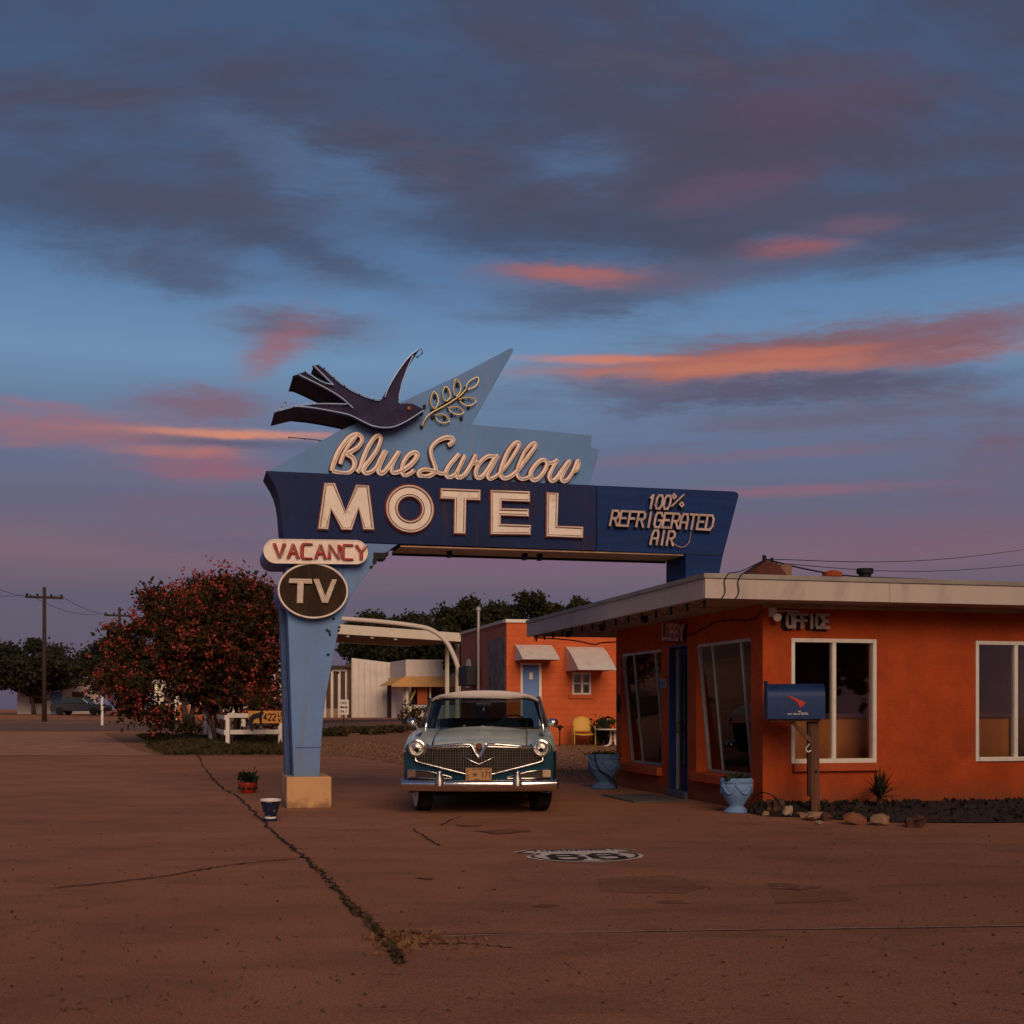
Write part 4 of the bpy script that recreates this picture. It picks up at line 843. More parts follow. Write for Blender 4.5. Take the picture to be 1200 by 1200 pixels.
for i, (pp, lab) in enumerate([([(3.6, 18.2, 3.46), (4.2, 18.3, 3.33), (4.9, 18.4, 3.24), (6.2, 18.6, 3.2), (8, 19, 3.1)], 'thick black service wire sagging right from the roof mast'), ([(3.62, 18.2, 3.46), (9, 26, 4.4), (22, 46, 7.6)], 'thin upper power line crossing the sky above the office'), ([(3.62, 18.25, 3.42), (9, 26, 4.15), (22, 46, 6.9)], 'thin lower power line crossing the sky above the office')]):
    mb = MB(); mb.tube(cr(pp, 8), .012 if i == 0 else .006, 5); tag(mb.build('power_line', M_BLACK), lab, 'power line', 'power lines above the office')
# ------------------------------------------------------------------ bed, rocks, mailbox, urns
MB_ = MB(); fr_ = [gp(872, 952), gp(898, 957), (3.55, 15.70), (4.25, 15.0), (5.4, 14.9), (7, 15.1), (9.5, 15.7)]; bk = [L2W(-.02, -.03), L2W(.25, -.03), L2W(.7, -.03), L2W(1.4, -.03), L2W(2.6, -.03), L2W(4.3, -.03), L2W(6.9, -.03)]
MB_.add([(x, y, .012) for x, y in fr_] + [(x + (X - x) * .25, y + (Y - y) * .25, .06) for (x, y), (X, Y) in zip(fr_, bk)] + [(x, y, .11) for x, y in bk], [(j * 7 + i, j * 7 + i + 1, j * 7 + i + 8, j * 7 + i + 7) for j in range(2) for i in range(6)])
MB_.build('planting_bed', mat('mulch', (.045, .032, .028), .95, 0, .4, 12, .03, 40), kind='structure')
pts = []
for k in range(1500):
    i = random.randint(0, 5); f, t = random.random(), random.random()
    a = Vector(fr_[i]).lerp(Vector(fr_[i + 1]), f); b = Vector(bk[i]).lerp(Vector(bk[i + 1]), f); q = a.lerp(b, t); pts.append((q.x, q.y, .02 + .1 * min(1, t * 1.3)))
leaf_mesh('mulch_chips', pts, .05, mat('mulch_chip', (.032, .024, .021), .9, 0, .5, 20), kind='stuff', up=.7)
M_R = [mat('rock_brown', (.09, .042, .028), .9, 0, .3, 7, .02, 20), mat('rock_cream', (.36, .25, .17), .9, 0, .25, 7, .015, 22), mat('rock_orange', (.27, .10, .052), .9, 0, .3, 7, .015, 22), mat('rock_tan', (.30, .17, .11), .9, 0, .25, 7, .015, 22)]
for i, (px, py, wpx, hpx, mi, lab) in enumerate([
    (911, 956, 21, 20, 0, 'large dark brown rock at the office corner, left end of the rock edging'), (924, 957.5, 13, 13, 1, 'pale cream rock beside the big brown rock'), (935, 954, 13, 8, 2, 'small orange rock between the cream rock and the mailbox post'),
    (940, 958, 10, 6, 3, 'little tan stone just left of the mailbox post'), (955, 962, 21, 12, 3, 'flat tan rock at the foot of the mailbox post'), (969, 962, 18, 9, 0, 'low brown rock right of the mailbox post'), (961, 966, 9, 4, 1, 'small pale stone in front of the mailbox rocks'),
    (1004, 967, 26, 14, 2, 'big orange rock near the right end of the bed'), (1034, 968, 24, 12, 3, 'tan rock in the bed right of the big orange rock'), (1075, 970, 28, 14, 0, 'dark rock near the far right of the bed'), (898, 957, 8, 6, 3, 'small stone left of the large brown rock')]):
    x, y = gp(px, py); s_ = y / FPX; r_ = (wpx * s_ / 2, wpx * s_ / 2.4, hpx * s_ * .56)
    mb = MB().blob((0, 0, 0), r_, 20 + i, 12, 9, .34); o = mb.build('rock', M_R[mi], auto=28); o.location = (x, y + r_[1] * .8, r_[2] * .78); o.rotation_euler = (random.uniform(-.15, .15), random.uniform(-.2, .2), random.uniform(0, 3)); tag(o, lab, 'rock', 'rocks edging the bed')
a = [gp(888, 952), gp(892, 953), gp(904, 957)]
c = MB().tube(cr([(2.98, 16.25, .02), (3.05, 16.2, .22), (3.15, 16.1, .28), (3.28, 15.95, .22), (3.36, 15.85, .04)], 6), .008, 5).build('ground_cable', M_BLACK); tag(c, 'thin black cable arching from the office corner to the brown rock', 'cable')
# spiky plant by the wall
def spiky(x, y, z, r, n, label, m, seed):
    rn = random.Random(seed); t = thing('spiky_plant', label, 'plant', (x, y, z), 0, 'spiky plants in the bed'); mb = MB()
    for k in range(n):
        a = rn.uniform(0, 6.28); e = rn.uniform(.1, 1.45); L_ = r * rn.uniform(.6, 1.05); d = Vector((math.cos(a) * math.cos(e), math.sin(a) * math.cos(e), math.sin(e))); sd_ = Vector((-math.sin(a), math.cos(a), 0)) * .018
        p0 = Vector((0, 0, .05)); p1 = p0 + d * L_ * .55; p2 = p0 + d * L_ - Vector((0, 0, .25 * L_ * math.cos(e)))
        mb.add([tuple(p0 - sd_), tuple(p0 + sd_), tuple(p1 + sd_), tuple(p1 - sd_), tuple(p2)], [(0, 1, 2, 3), (3, 2, 4)])
    mb.build('foliage', m, t, norm=False); mb = MB(); mb.tube([(0, 0, -.05), (0, 0, .12)], .04, 7); mb.build('stem', M_DARKW, t)
M_SPIKE = leafmat('spiky_leaf', (.03, .035, .022), (.09, .08, .05), 4)
x, y = L2W(1.38, -.5); spiky(x, y, .16, .42, 70, 'dark spiky plant against the orange wall below the front window', M_SPIKE, 1)
# mailbox
mx_, my_ = (954.8 - CX) / FPX * 15.9, 15.9
ml = thing('mailbox', 'large dark blue rural mailbox with a red bird on a wooden post', 'mailbox', (mx_, my_, 0), R(-3))
M_MB = mat('mailbox_blue', (.012, .034, .115), .45, .1, .2, 6, .002, 30, (.03, .05, .12), .4, 5)
M_PW = mat('post_wood', (.14, .06, .036), .8, 0, .35, 5, .004, 40, (.05, .025, .016), .6, 3, stretch=(3, 3, .25))
x0, x1, zb, zt, wd = (897.5 - 954.8) / FPX * 15.9, (964 - 954.8) / FPX * 15.9, 1.208, 1.645, .17
def mprof(s=1.0, n=14):
    r_ = wd * s; zc = zt - wd; L_ = [(-r_, zb + (1 - s) * .0)]; L_ += [(r_ * math.cos(math.pi - math.pi * k / n), zc + r_ * math.sin(math.pi - math.pi * k / n)) for k in range(n + 1)]; return L_ + [(r_, zb)]
def mext(xa, xb, s=1.0):
    mb = MB(); pr = mprof(s); n = len(pr); mb.add([(xa, y, z) for y, z in pr] + [(xb, y, z) for y, z in pr], [tuple(range(n)), tuple(range(2 * n - 1, n - 1, -1))] + [(i, (i + 1) % n, n + (i + 1) % n, n + i) for i in range(n)]); return mb
bx = mext(x0 + .02, x1 - .01).build('box', M_MB, ml, auto=35)
mext(x0, x0 + .022, 1.05).build('door', M_MB, bx, auto=35); mext(x1 - .012, x1, 1.03).build('end_cap', M_MB, bx, auto=35)
for xx in (x0 + .125, x1 - .07, x1 - .11): mext(xx, xx + .008, 1.015).build('rib', M_MB, bx, auto=35)
mb = MB(); mb.box(x0 - .02, x0 + .03, -.02, .02, zt - .02, zt + .035); mb.build('latch', M_BLACK, bx)
yF = -wd - .004
def MBX(px, py): return ((px - 954.8) / FPX * 15.73, H - (py - HY) * 15.73 / FPX)
rb = [MBX(880 + x / 6.32, 790 + y / 6.32) for x, y in [(256, 160), (262, 158), (330, 185), (388, 210), (382, 220), (350, 248), (342, 246), (332, 215), (300, 190)]]
MB().prism(rb, yF - .004, yF + .003).build('bird_emblem', mat('emblem_red', (.5, .05, .03), .6, 0, .15, 12), bx)
def boxword(text, pa, h_, sw, adv):
    a = MBX(*pa)
    for ch, sts in word(text, a[0], a[1], adv, adv * .7, h_):
        mb = MB()
        for st in sts:
            for p, q in zip(st[:-1], st[1:]): mb.bar((p[0], yF - .002, p[1]), (q[0], yF - .002, q[1]), sw, .004, up=(0, 1, 0))
        mb.build('letter', M_WHITE, bx)
boxword('THE', (932, 834.6), .016, .004, .014); boxword('BLUE SWALLOW', (920.5, 837.4), .016, .0035, .0125); boxword('MOTEL', (936, 837.4), .022, .005, .019)
mb = MB(); mb.bar((0.005, .0, -.02), (-.01, .0, zb - .03), .105, .11, up=(0, 1, 0)); mb.build('post', M_PW, ml, bevel=.008)
mb = MB(); mb.bar((-.07, -.02, .25), (-.075, -.02, zb - .03), .045, .09, up=(0, 1, 0)); mb.build('side_board', mat('post_wood_dark', (.06, .026, .018), .8, 0, .3, 5, stretch=(3, 3, .3)), ml, bevel=.004)
mb = MB(); mb.bar((-.30, -.06, zb - .02), (-.055, -.06, .93), .05, .045, up=(0, 1, 0)); mb.build('brace', M_PW, ml, bevel=.005)
MB().box(x0 + .05, x1 - .05, -.12, .12, zb - .03, zb - .001).build('shelf', M_PW, ml)
mb = MB(); mb.M = Matrix.Translation((.005, -.056, .56)) @ Matrix.Rotation(R(90), 4, 'X'); mb.lathe([(.022, 0), (.022, .006), (.01, .01)], 10); mb.build('knot', M_BLACK, ml)
mb = MB(); mb.tube(cr([(-.075, -.07, .9), (-.12, -.08, .84), (-.1, -.09, .8), (-.06, -.08, .82)], 5), .008, 5); mb.build('wire_tie', M_ALU, ml)
# urns
M_URN = mat('urn_blue', (.17, .29, .50), .6, 0, .1, 5, .004, 26, (.1, .15, .27), .4, 5); M_URN2 = mat('urn_blue_dark', (.085, .16, .32), .6, 0, .15, 5, .004, 26, (.05, .08, .16), .4, 5)
M_SOIL = mat('soil', (.02, .014, .011), .95, 0, .4, 20)
def urn(px, py, label, m, extra=False):
    x, y = gp(px, py); s_ = y / FPX; k = 18.2 * s_; h_ = 40.5 * s_
    t = thing('urn_planter', label, 'planter', (x, y, .0), .4, 'blue urn planters by the office wall')
    pr = [(.0, .0), (.80, 0), (.84, .025), (.76, .07), (.56, .13), (.46, .18), (.50, .23), (.62, .30), (.82, .44), (.95, .57), (1.0, .70), (.98, .80), (.94, .83), (.98, .86), (.99, .98), (.95, 1.0), (.86, 1.0), (.84, .93), (.0, .92)]
    b = MB().lathe([(r_ * k, z * h_) for r_, z in pr], 36).build('bowl', m, t, auto=50)
    gl_ = MB()
    for q in range(6):
        a0 = q * math.pi / 3; P = []
        for j in range(9): f = j / 8; a = a0 + f * math.pi / 3; zz_ = .80 - .24 * math.sin(math.pi * f); rr = 1.0 if zz_ > .6 else .97; P.append((k * rr * math.cos(a), k * rr * math.sin(a), zz_ * h_))
        gl_.tube(P, .016, 6); gl_.blob((k * 1.0 * math.cos(a0), k * 1.0 * math.sin(a0), .79 * h_), (.03, .03, .035), q, 8, 6)
    gl_.build('garland', m, b, smooth=True, kind='stuff')
    bd = MB()
    for q in range(40):
        a = q * math.pi / 20; c_ = Vector((k * .985 * math.cos(a), k * .985 * math.sin(a), 0)); bd.tube([(c_.x, c_.y, .87 * h_), (c_.x, c_.y, .955 * h_)], .011, 5)
    bd.build('rim_beading', m, b, kind='stuff')
    MB().lathe([(k * .83, h_ * .935), (k * .5, h_ * .96), (0.01, h_ * .965)], 18).build('soil', M_SOIL, t)
    leaf_mesh('foliage', [(random.gauss(0, k * .42), random.gauss(0, k * .42), h_ * .97 + abs(random.gauss(0, .022))) for _ in range(130)], .05, M_DK, t)
    if extra: mb = MB(); mb.tube(cr([(-k * .9, -k * .5, h_ * 1.0), (-k * .75, -k * .75, h_ * .6), (-k * .2, -k * 1.0, h_ * .4), (k * .4, -k * .75, h_ * .2), (k * .55, -k * .8, .01)], 6), .012, 6); mb.build('drip_hose', M_BLACK, t)
urn(863, 952, 'pale blue garlanded urn planter under the nearer tilted window', M_URN)
urn(707.5, 924, 'darker blue urn planter at the far end of the office side wall', M_URN2, True)
# pots by the long crack
x, y = gp(317, 962); s_ = y / FPX
pt = thing('patterned_pot', 'small navy and white patterned pot standing on the long crack', 'flower pot', (x, y, 0))
def potlathe(name, pr, m, par, n=28): return MB().lathe(pr, n).build(name, m, par, auto=45)
def potmat():
    m = bpy.data.materials.new('talavera_glaze'); m.use_nodes = True; nt = m.node_tree; G = NG(nt); b = nt.nodes['Principled BSDF']; t = G.n('ShaderNodeTexCoord')
    vo = G.n('ShaderNodeTexVoronoi'); vo.inputs['Scale'].default_value = 22; nt.links.new(t.outputs['Object'], vo.inputs[0]); n = G.noise(t.outputs['Object'], 34, 2)
    nt.links.new(G.mix(G.ss(G.m('ADD', vo.outputs[0], G.m('MULTIPLY', n, .4)), .93, .99), (.012, .016, .045), (.22, .22, .28)), b.inputs['Base Color']); b.inputs['Roughness'].default_value = .2; return m
M_POTN = mat('pot_navy', (.014, .018, .045), .25, 0, .2, 10); q = 12.5 * s_
b = potlathe('bowl', [(q * .48, .05), (q * .55, .06), (q * .7, .12), (q * .93, .235)], potmat(), pt); potlathe('rim', [(q * .93, .235), (q * .99, .24), (q * .99, .262), (q * .9, .262), (q * .86, .235)], M_WHITE, pt)
potlathe('foot_band', [(q * .5, .03), (q * .53, .032), (q * .53, .05), (q * .48, .052)], M_WHITE, pt); potlathe('saucer', [(0, 0), (q * .62, 0), (q * .66, .028), (q * .5, .03)], M_POTN, pt); MB().lathe([(q * .86, .225), (.005, .23)], 16).build('soil', M_SOIL, pt)
x, y = gp(290.5, 929.5); s_ = y / FPX; q = 11.5 * s_
pt = thing('red_pot', 'low red flower pot with small green plants left of the tan block', 'flower pot', (x, y, 0))
M_POTR = mat('pot_red', (.28, .03, .018), .35, 0, .2, 8)
potlathe('bowl', [(0, 0), (q * .62, 0), (q * .72, .02), (q * .95, .12), (q * 1.0, .15), (q * .97, .175), (q * .9, .175), (q * .88, .15)], M_POTR, pt); MB().lathe([(q * .9, .16), (.005, .165)], 16).build('soil', M_SOIL, pt)
mb = MB()
for k in range(10): a = k * .628; mb.blob((q * .86 * math.cos(a), q * .86 * math.sin(a), .085), (.03, .03, .03), k, 7, 5, .1)
mb.build('painted_scallop', mat('pot_black', (.02, .015, .014), .4), pt, smooth=True, kind='stuff')
leaf_mesh('foliage', [(random.gauss(0, q * .42), random.gauss(0, q * .4), .2 + abs(random.gauss(0, .06))) for _ in range(260)], .05, leafmat('pot_plant', (.015, .022, .014), (.05, .07, .04), 8), pt, up=.5)
# ------------------------------------------------------------------ the old sedan under the sign (front faces the camera, y runs to its tail)
car = thing('vintage_car', 'old two-tone pale green and teal sedan with white roof and wide chrome mesh grille', 'car', ((561.2 - CX) / FPX * 16.0, 16.0, 0), R(-.6))
def carpaint(name, col, rough, rust):
    m = mat(name, col, rough, .35, .10, 1.6, .0008, 50, rust, .45, 4.5, coat=.35); return m
M_CP = carpaint('car_pale_green', (.66, .74, .64), .30, (.27, .30, .29)); M_CT = carpaint('car_teal', (.003, .050, .085), .3, (.02, .04, .06)); M_CW = mat('car_white_roof', (.66, .58, .55), .45, 0, .06, 2, .0006, 40, (.5, .42, .4), .4, 4, coat=.1)
M_CHR = mat('chrome', (.74, .71, .68), .17, 1.0, .1, 9, .0006, 40, (.32, .26, .23), .3, 14, rvar=.1); M_CHD = mat('dull_chrome', (.36, .32, .28), .36, 1.0, .15, 8)
M_DARK = mat('car_dark', (.006, .006, .007), .7, 0, .2, 5); M_RUB = mat('tyre_rubber', (.014, .013, .013), .85, 0, .25, 14, .002, 60, (.05, .035, .028), .5, 6); M_WWALL = mat('whitewall', (.55, .5, .46), .6, 0, .1, 9)
M_CGL = glass('car_glass', (.42, .52, .54), refl=.8); M_SEAT = mat('seat_cloth', (.035, .045, .055), .8, 0, .2, 6)
M_LAMP = mat('lamp_glass', (.72, .66, .58), .10, .85, .25, 14, .02, 16, (.16, .10, .07), .75, 11, spec=.9, rvar=.05)
ky = [0.10, .22, .45, .8, 1.2, 1.65, 2.2, 2.9, 3.6, 4.2, 4.75, 5.1, 5.28]
kW = [.935, .962, .980, .988, .99, .99, .985, .98, .975, .96, .93, .87, .74]
kzf = [.935, .962, .99, 1.02, 1.045, 1.055, 1.07, 1.05, 1.05, 1.06, 1.06, 1.0, .85]
kzh = [.885, .915, .955, 1.005, 1.045, 1.068, .80, .78, .80, 1.03, 1.0, .93, .80]
kzj = [.855, .90, .94, .985, 1.02, 1.045, 1.02, 1.02, 1.02, 1.03, 1.0, .92, .80]
def ip(k, y): return float(np.interp(y, ky, k))
def sm(k):                                              # smooth key table
    f = cr(list(zip(ky, k)), 8); a = [q[0] for q in f]; b = [q[1] for q in f]; return lambda y: float(np.interp(y, a, b))
fW, fzf, fzh, fzj = sm(kW), sm(kzf), sm(kzh), sm(kzj)
AXF, AXR, RW = .80, 3.95, .335
def zbot(y):
    z = .27
    for ya in (AXF, AXR):
        d = abs(y - ya)
        if d < .43: z = max(z, .27 + math.sqrt(max(0, .43 ** 2 - d * d)) * .93)
    return min(z, .70)
def prof(y):                                            # half section from the sill up to the hood joint
    w, zf, zb, zj = fW(y), fzf(y), zbot(y), fzj(y)
    key = [(w - .07, zb), (w - .012, zb + (.8 - zb) * .22), (w, zb + (.8 - zb) * .6), (w - .002, .80), (w - .012, .80 + (zf - .80) * .35), (w - .045, zf - .035), (w - .115, zf), (w - .21, zf - .012), (w - .29, (zf + zj) / 2 - .008), (.605, zj)]
    return key
ys = sorted(set([.10, .13, .17, .22, .3] + [round(.36 + .05 * i, 3) for i in range(19)] + [1.32, 1.45, 1.55, 1.65] + [1.75 + .15 * i for i in range(12)] + [round(3.5 + .05 * i, 3) for i in range(19)] + [4.45, 4.6, 4.75, 4.9, 5.02, 5.12, 5.2, 5.28]))
def loft(i0, i1, extra=None, y0=0, y1=9, sub=3):
    mb = MB()
    for sg_ in (-1, 1):
        rows = []
        for y in ys:
            if not (y0 <= y <= y1): continue
            P = prof(y)[i0:i1 + 1]; P = cr(P, sub); rows.append([(sg_ * x, y, z) for x, z in P])
        n = len(rows[0]); mb.add([p for r_ in rows for p in r_], [(j * n + i, j * n + i + 1, (j + 1) * n + i + 1, (j + 1) * n + i) for j in range(len(rows) - 1) for i in range(n - 1)])
    return mb
up = loft(3, 9)
# tail deck and cowl
def deck(y0, y1, name, m, nx=13, lift=0.0, par=car, wd=.605, zf_=None):
    yy = [y0 + (y1 - y0) * i / 16 for i in range(17)]
    mb = MB(); mb.add([(wd * (2 * i / (nx - 1) - 1), y, (fzj(y) + (fzh(y) - fzj(y)) * (1 - (2 * i / (nx - 1) - 1) ** 2)) + lift) for y in yy for i in range(nx)], [(j * nx + i, j * nx + i + 1, (j + 1) * nx + i + 1, (j + 1) * nx + i) for j in range(16) for i in range(nx - 1)])
    return mb
M_body = up.build('body', M_CP, car, auto=50)
loft(0, 3).build('lower_body', M_CT, car, auto=50)
mb = MB()
for sg_ in (-1, 1): mb.tube([(sg_ * (fW(y) + .003), y, .80) for y in ys], .011, 5)
mb.build('side_trim', M_CHR, car)
# hood: crowned, with a centre crease and a rolled front lip that curves down to the grille
nx = 25; yy = [.085, .10, .13, .18, .26] + [.38 + .1 * i for i in range(12)] + [1.53]
def hoodz(t, y):
    zc = fzh(y) + .012; ze = fzj(y) + .004; z = ze + (zc - ze) * (1 - abs(t) ** 2.2) + .012 * math.exp(-(t / .05) ** 2) * min(1, y)
    if y < .2: z -= .05 * ((.2 - y) / .115) ** 2
    return z
def hy(t, y): return y + .10 * abs(t) ** 2 * max(0, 1 - y / .8) + .06 * (1 - t * t) * max(0, (y - 1.2) / .33) * -1
mb = MB(); mb.add([(.595 * t, hy(t, y), hoodz(t, y)) for y in yy for t in [2 * i / (nx - 1) - 1 for i in range(nx)]], [(j * nx + i, j * nx + i + 1, (j + 1) * nx + i + 1, (j + 1) * nx + i) for j in range(len(yy) - 1) for i in range(nx - 1)])
hd = mb.build('hood', M_CP, car, smooth=True)
md = hd.modifiers.new('thick', 'SOLIDIFY'); md.thickness = .02; md.offset = -1
mb = MB(); mb.tube([(.3 * (2 * i / 20 - 1) * 1.98, 1.555 - .05 * (1 - (i / 10 - 1) ** 2), fzj(1.55) + (fzh(1.55) - fzj(1.55)) * (1 - (i / 10 - 1) ** 2) + .004) for i in range(21)], .011, 5); mb.build('hood_seam', M_DARK, hd)
deck(1.53, 1.80, 'cowl', M_CP).build('cowl', M_CP, car, smooth=True)
deck(4.1, 5.28, 'boot_lid', M_CP, lift=.004).build('boot_lid', M_CP, car, smooth=True)
# under-hood darkness, floor, rear closing panel
MB().box(-.72, .72, .35, 5.1, .24, .30).build('underbody', M_DARK, car)
MB().box(-.9, .9, 1.82, 4.12, .62, .66).build('cabin_floor', M_DARK, car)
mb = MB(); mb.box(-.72, .72, 5.14, 5.26, .32, .78); mb.build('rear_panel', M_CT, car, bevel=.03)
mb = MB(); mb.box(-.70, .70, .30, .36, .30, .84); mb.build('radiator_wall', M_DARK, car)
mb = MB()
for sg_ in (-1, 1):
    for ya in (AXF, AXR): mb.box(sg_ * .55 - .01, sg_ * .55 + .01, ya - .48, ya + .48, .28, .85); mb.box(min(sg_ * .56, sg_ * .92), max(sg_ * .56, sg_ * .92), ya - .46, ya + .46, .75, .77)
mb.build('wheel_well', M_DARK, car)
# front: fender noses with headlight pods
for sg_ in (-1, 1):
    P = [(x, z) for x, z in cr(prof(.10)[0:10], 3)]; P = P + [(.605, .40), (.70, .30)]
    mb = MB(); n = len(P); yf = lambda x: .10 + .05 * (x - .6)
    mb.add([(sg_ * x, .112, z) for x, z in P], [tuple(range(n))]); mb.build('fender_nose', M_CT, car)
HLX, HLZ = .778, .842
for sg_ in (-1, 1):
    mb = MB(); mb.M = Matrix.Translation((sg_ * HLX, .10, HLZ)) @ Matrix.Rotation(R(90), 4, 'X')
    mb.lathe([(.124, -.34), (.124, -.1), (.119, .04), (.110, .065)], 32); pod = mb.build('headlight_pod', M_CP, car, auto=50)
    mb = MB(); mb.M = Matrix.Translation((sg_ * HLX, .045, HLZ)) @ Matrix.Rotation(R(90), 4, 'X')
    mb.lathe([(.104, -.02), (.110, .02), (.105, .045), (.090, .05), (.084, .025), (.082, -.02)], 32); hb = mb.build('headlight', M_CHR, car, auto=50)
    mb = MB(); mb.M = Matrix.Translation((sg_ * HLX, .03, HLZ)) @ Matrix.Rotation(R(90), 4, 'X')
    mb.lathe([(.083, -.02), (.075, .0), (.05, .014), (.02, .02), (.001, .021)], 28); mb.build('lens', M_LAMP, hb, smooth=True)
    mb = MB(); mb.M = Matrix.Translation((sg_ * HLX, .0, HLZ - .025)) @ Matrix.Rotation(R(90), 4, 'X'); mb.lathe([(.030, -.02), (.028, -.006), (.004, -.0)], 12); mb.build('bulb_shield', M_DARK, hb, smooth=True)
    # fender-top gun-sight ornament and mirror
    mb = MB(); mb.grid(9, 6, lambda a, b: (sg_ * (.80 - .02 * b) + .035 * (a - .5) * 2 * (1 - .6 * b), .38 + .42 * b, fzf(.38 + .42 * b) + .003 + .028 * math.sin(math.pi * a) * (1 - b * .8))); mb.build('fender_ornament', M_CHD, car, smooth=True)
    mx0 = sg_ * .865; mb = MB(); mb.tube([(mx0, 1.30, 1.04), (mx0 + sg_ * .03, 1.28, 1.10), (mx0 + sg_ * .065, 1.26, 1.135)], [.014, .011, .010], 8); a = mb.build('mirror_arm', M_CHR, car)
    mb = MB(); mb.M = Matrix.Translation((mx0 + sg_ * .085, 1.26, 1.15)) @ Matrix.Rotation(R(-90), 4, 'X') @ Matrix.Rotation(R(8 * sg_), 4, 'Z'); mb.lathe([(.02, -.05), (.055, -.03), (.068, .0), (.068, .03), (.06, .035)], 20, rfun=lambda a_, z: 1.05 if abs(math.cos(a_)) > .5 else .82); mb.build('mirror', M_CHR, car, smooth=True)
# teal lower front panel, slightly bowed
def pany(x): return .045 + .045 * (x / .9) ** 2
mb = MB(); nxx = 31
mb.add([(x, pany(x) + .055, z) for z in (.36, .50, .60, .68) for x in [-.90 + 1.80 * i / (nxx - 1) for i in range(nxx)]], [(j * nxx + i, j * nxx + i + 1, (j + 1) * nxx + i + 1, (j + 1) * nxx + i) for j in range(3) for i in range(nxx - 1)]); mb.build('front_panel', M_CT, car, smooth=True)
# grille: surround, backing, mesh of bars, centre vee and badge
def gtop(x): a = abs(x); return .858 - .022 * (a / .7) ** 2 - .10 * max(0, (a - .62) / .2) ** 2
def gbot(x): a = abs(x); return .512 + .03 * (a / .25) if a < .16 else (.515 + .155 * ((a - .16) / .62) ** 1.0 if a < .74 else .66 + .35 * (a - .74))
GX = .80
xs_ = [-GX + 2 * GX * i / 40 for i in range(41)]
edge = [(x, min(gtop(x), .86)) for x in xs_] + [(x, gbot(x)) for x in xs_[::-1]]
mb = MB(); mb.add([(x, pany(x) + .012, z) for x, z in edge], [(i, i + 1, 80 - i, 81 - i) for i in range(40)]); mb.build('grille_back', M_DARK, car)
mb = MB(); mb.tube([(x, pany(x) - .02, z) for x, z in edge], .014, 6, closed=True); gs = mb.build('grille_surround', M_CHR, car, smooth=True)
mb = MB(); x = -GX + .02
while x < GX - .01:
    mb.bar((x, pany(x) - .005, gbot(x) + .008), (x, pany(x) - .005, gtop(x) - .008), .0062, .016, up=(0, 1, 0)); x += .0325
z = .53
while z < .86:
    xa = [x for x in xs_ if gbot(x) < z < gtop(x)]
    if xa: mb.tube([(x, pany(x) - .009, z) for x in xa], .003, 4)
    z += .0325
mb.build('grille_mesh', mat('grille_metal', (.13, .105, .085), .45, .8, .2, 12), gs, kind='stuff')
def strip(P, r, name, m, par=car, y=-.035): mb = MB(); mb.tube([(x, pany(x) + y, z) for x, z in P], r, 8); return mb.build(name, m, par, smooth=True)
strip([(-.70, .845), (-.45, .872), (-.22, .890), (-.125, .888), (-.085, .865), (-.045, .78), (0, .715), (.045, .78), (.085, .865), (.125, .888), (.22, .890), (.45, .872), (.70, .845)], .018, 'grille_brow', M_CHR, gs)
vp = [(-.115, .89), (-.06, .775), (0, .715), (.06, .775), (.115, .89), (.075, .905), (0, .76), (-.075, .905)]
MB().prism(vp, .008, .06).build('centre_vee', M_CHR, gs, bevel=.008)
MB().prism([(-.036, .895), (-.042, .862), (-.018, .83), (0, .815), (.018, .83), (.042, .862), (.036, .895), (0, .906)], .0, .05).build('badge', mat('badge_red', (.16, .05, .035), .35, .4, .25, 30), gs, bevel=.006)
strip([(-.195, .735), (-.10, .685), (0, .640), (.10, .685), (.195, .735)], .0075, 'lower_vee', M_CHR, gs, -.03)
# parking lamps in their chrome wings
for sg_ in (-1, 1):
    pts_ = [(.905, .575), (.62, .548), (.36, .482), (.335, .470), (.36, .462), (.62, .462), (.905, .47)]
    mb = MB(); mb.tube([(sg_ * x, pany(x) - .012, z) for x, z in pts_], .009, 6); wg = mb.build('lamp_wing', M_CHR, car, smooth=True)
    mb = MB(); mb.add([(sg_ * x, pany(x) + .001, z) for x, z in pts_[:1] + pts_[1:]], [tuple(range(7))]); mb.build('wing_recess', mat('recess_brown', (.045, .034, .028), .5, .2, .2, 9), wg)
    mb = MB(); mb.box(min(sg_ * .795, sg_ * .90), max(sg_ * .795, sg_ * .90), .035, .12, .478, .565); mb.build('parking_lamp', mat('parking_lamp_glass', (.5, .33, .2), .15, 0, .2, 30, spec=.7) if sg_ > 0 else mat('parking_lamp_dull', (.16, .10, .085), .25, 0, .3, 30), wg, bevel=.008)
# bumper, guards, licence plate
def bumpy(x): return -.04 + .11 * (abs(x) / .97) ** 2.6
bprof = [(.045, .300), (.012, .306), (-.012, .33), (-.026, .365), (-.030, .40), (-.018, .428), (.006, .446), (.05, .450)]
mb = MB(); nb_ = 45; L_ = [-.975 + 1.95 * i / (nb_ - 1) for i in range(nb_)]; rows = [[(x, bumpy(x) + dy_, z) for dy_, z in bprof] for x in L_]
for sg_, rw in ((-1, 0), (1, -1)):                     # wrap the ends round the fenders
    e = [(sg_ * 1.0, bumpy(1.0) + .09 + dy_ * 0, z) for dy_, z in bprof]; e2 = [(sg_ * 1.005, .45, z) for dy_, z in bprof]
    if sg_ < 0: rows = [e2, e] + rows
    else: rows = rows + [e, e2]
n = len(bprof); mb.add([p for r_ in rows for p in r_], [(j * n + i, j * n + i + 1, (j + 1) * n + i + 1, (j + 1) * n + i) for j in range(len(rows) - 1) for i in range(n - 1)])
bm_ = mb.build('front_bumper', M_CHR, car, auto=45); md = bm_.modifiers.new('thick', 'SOLIDIFY'); md.thickness = .006
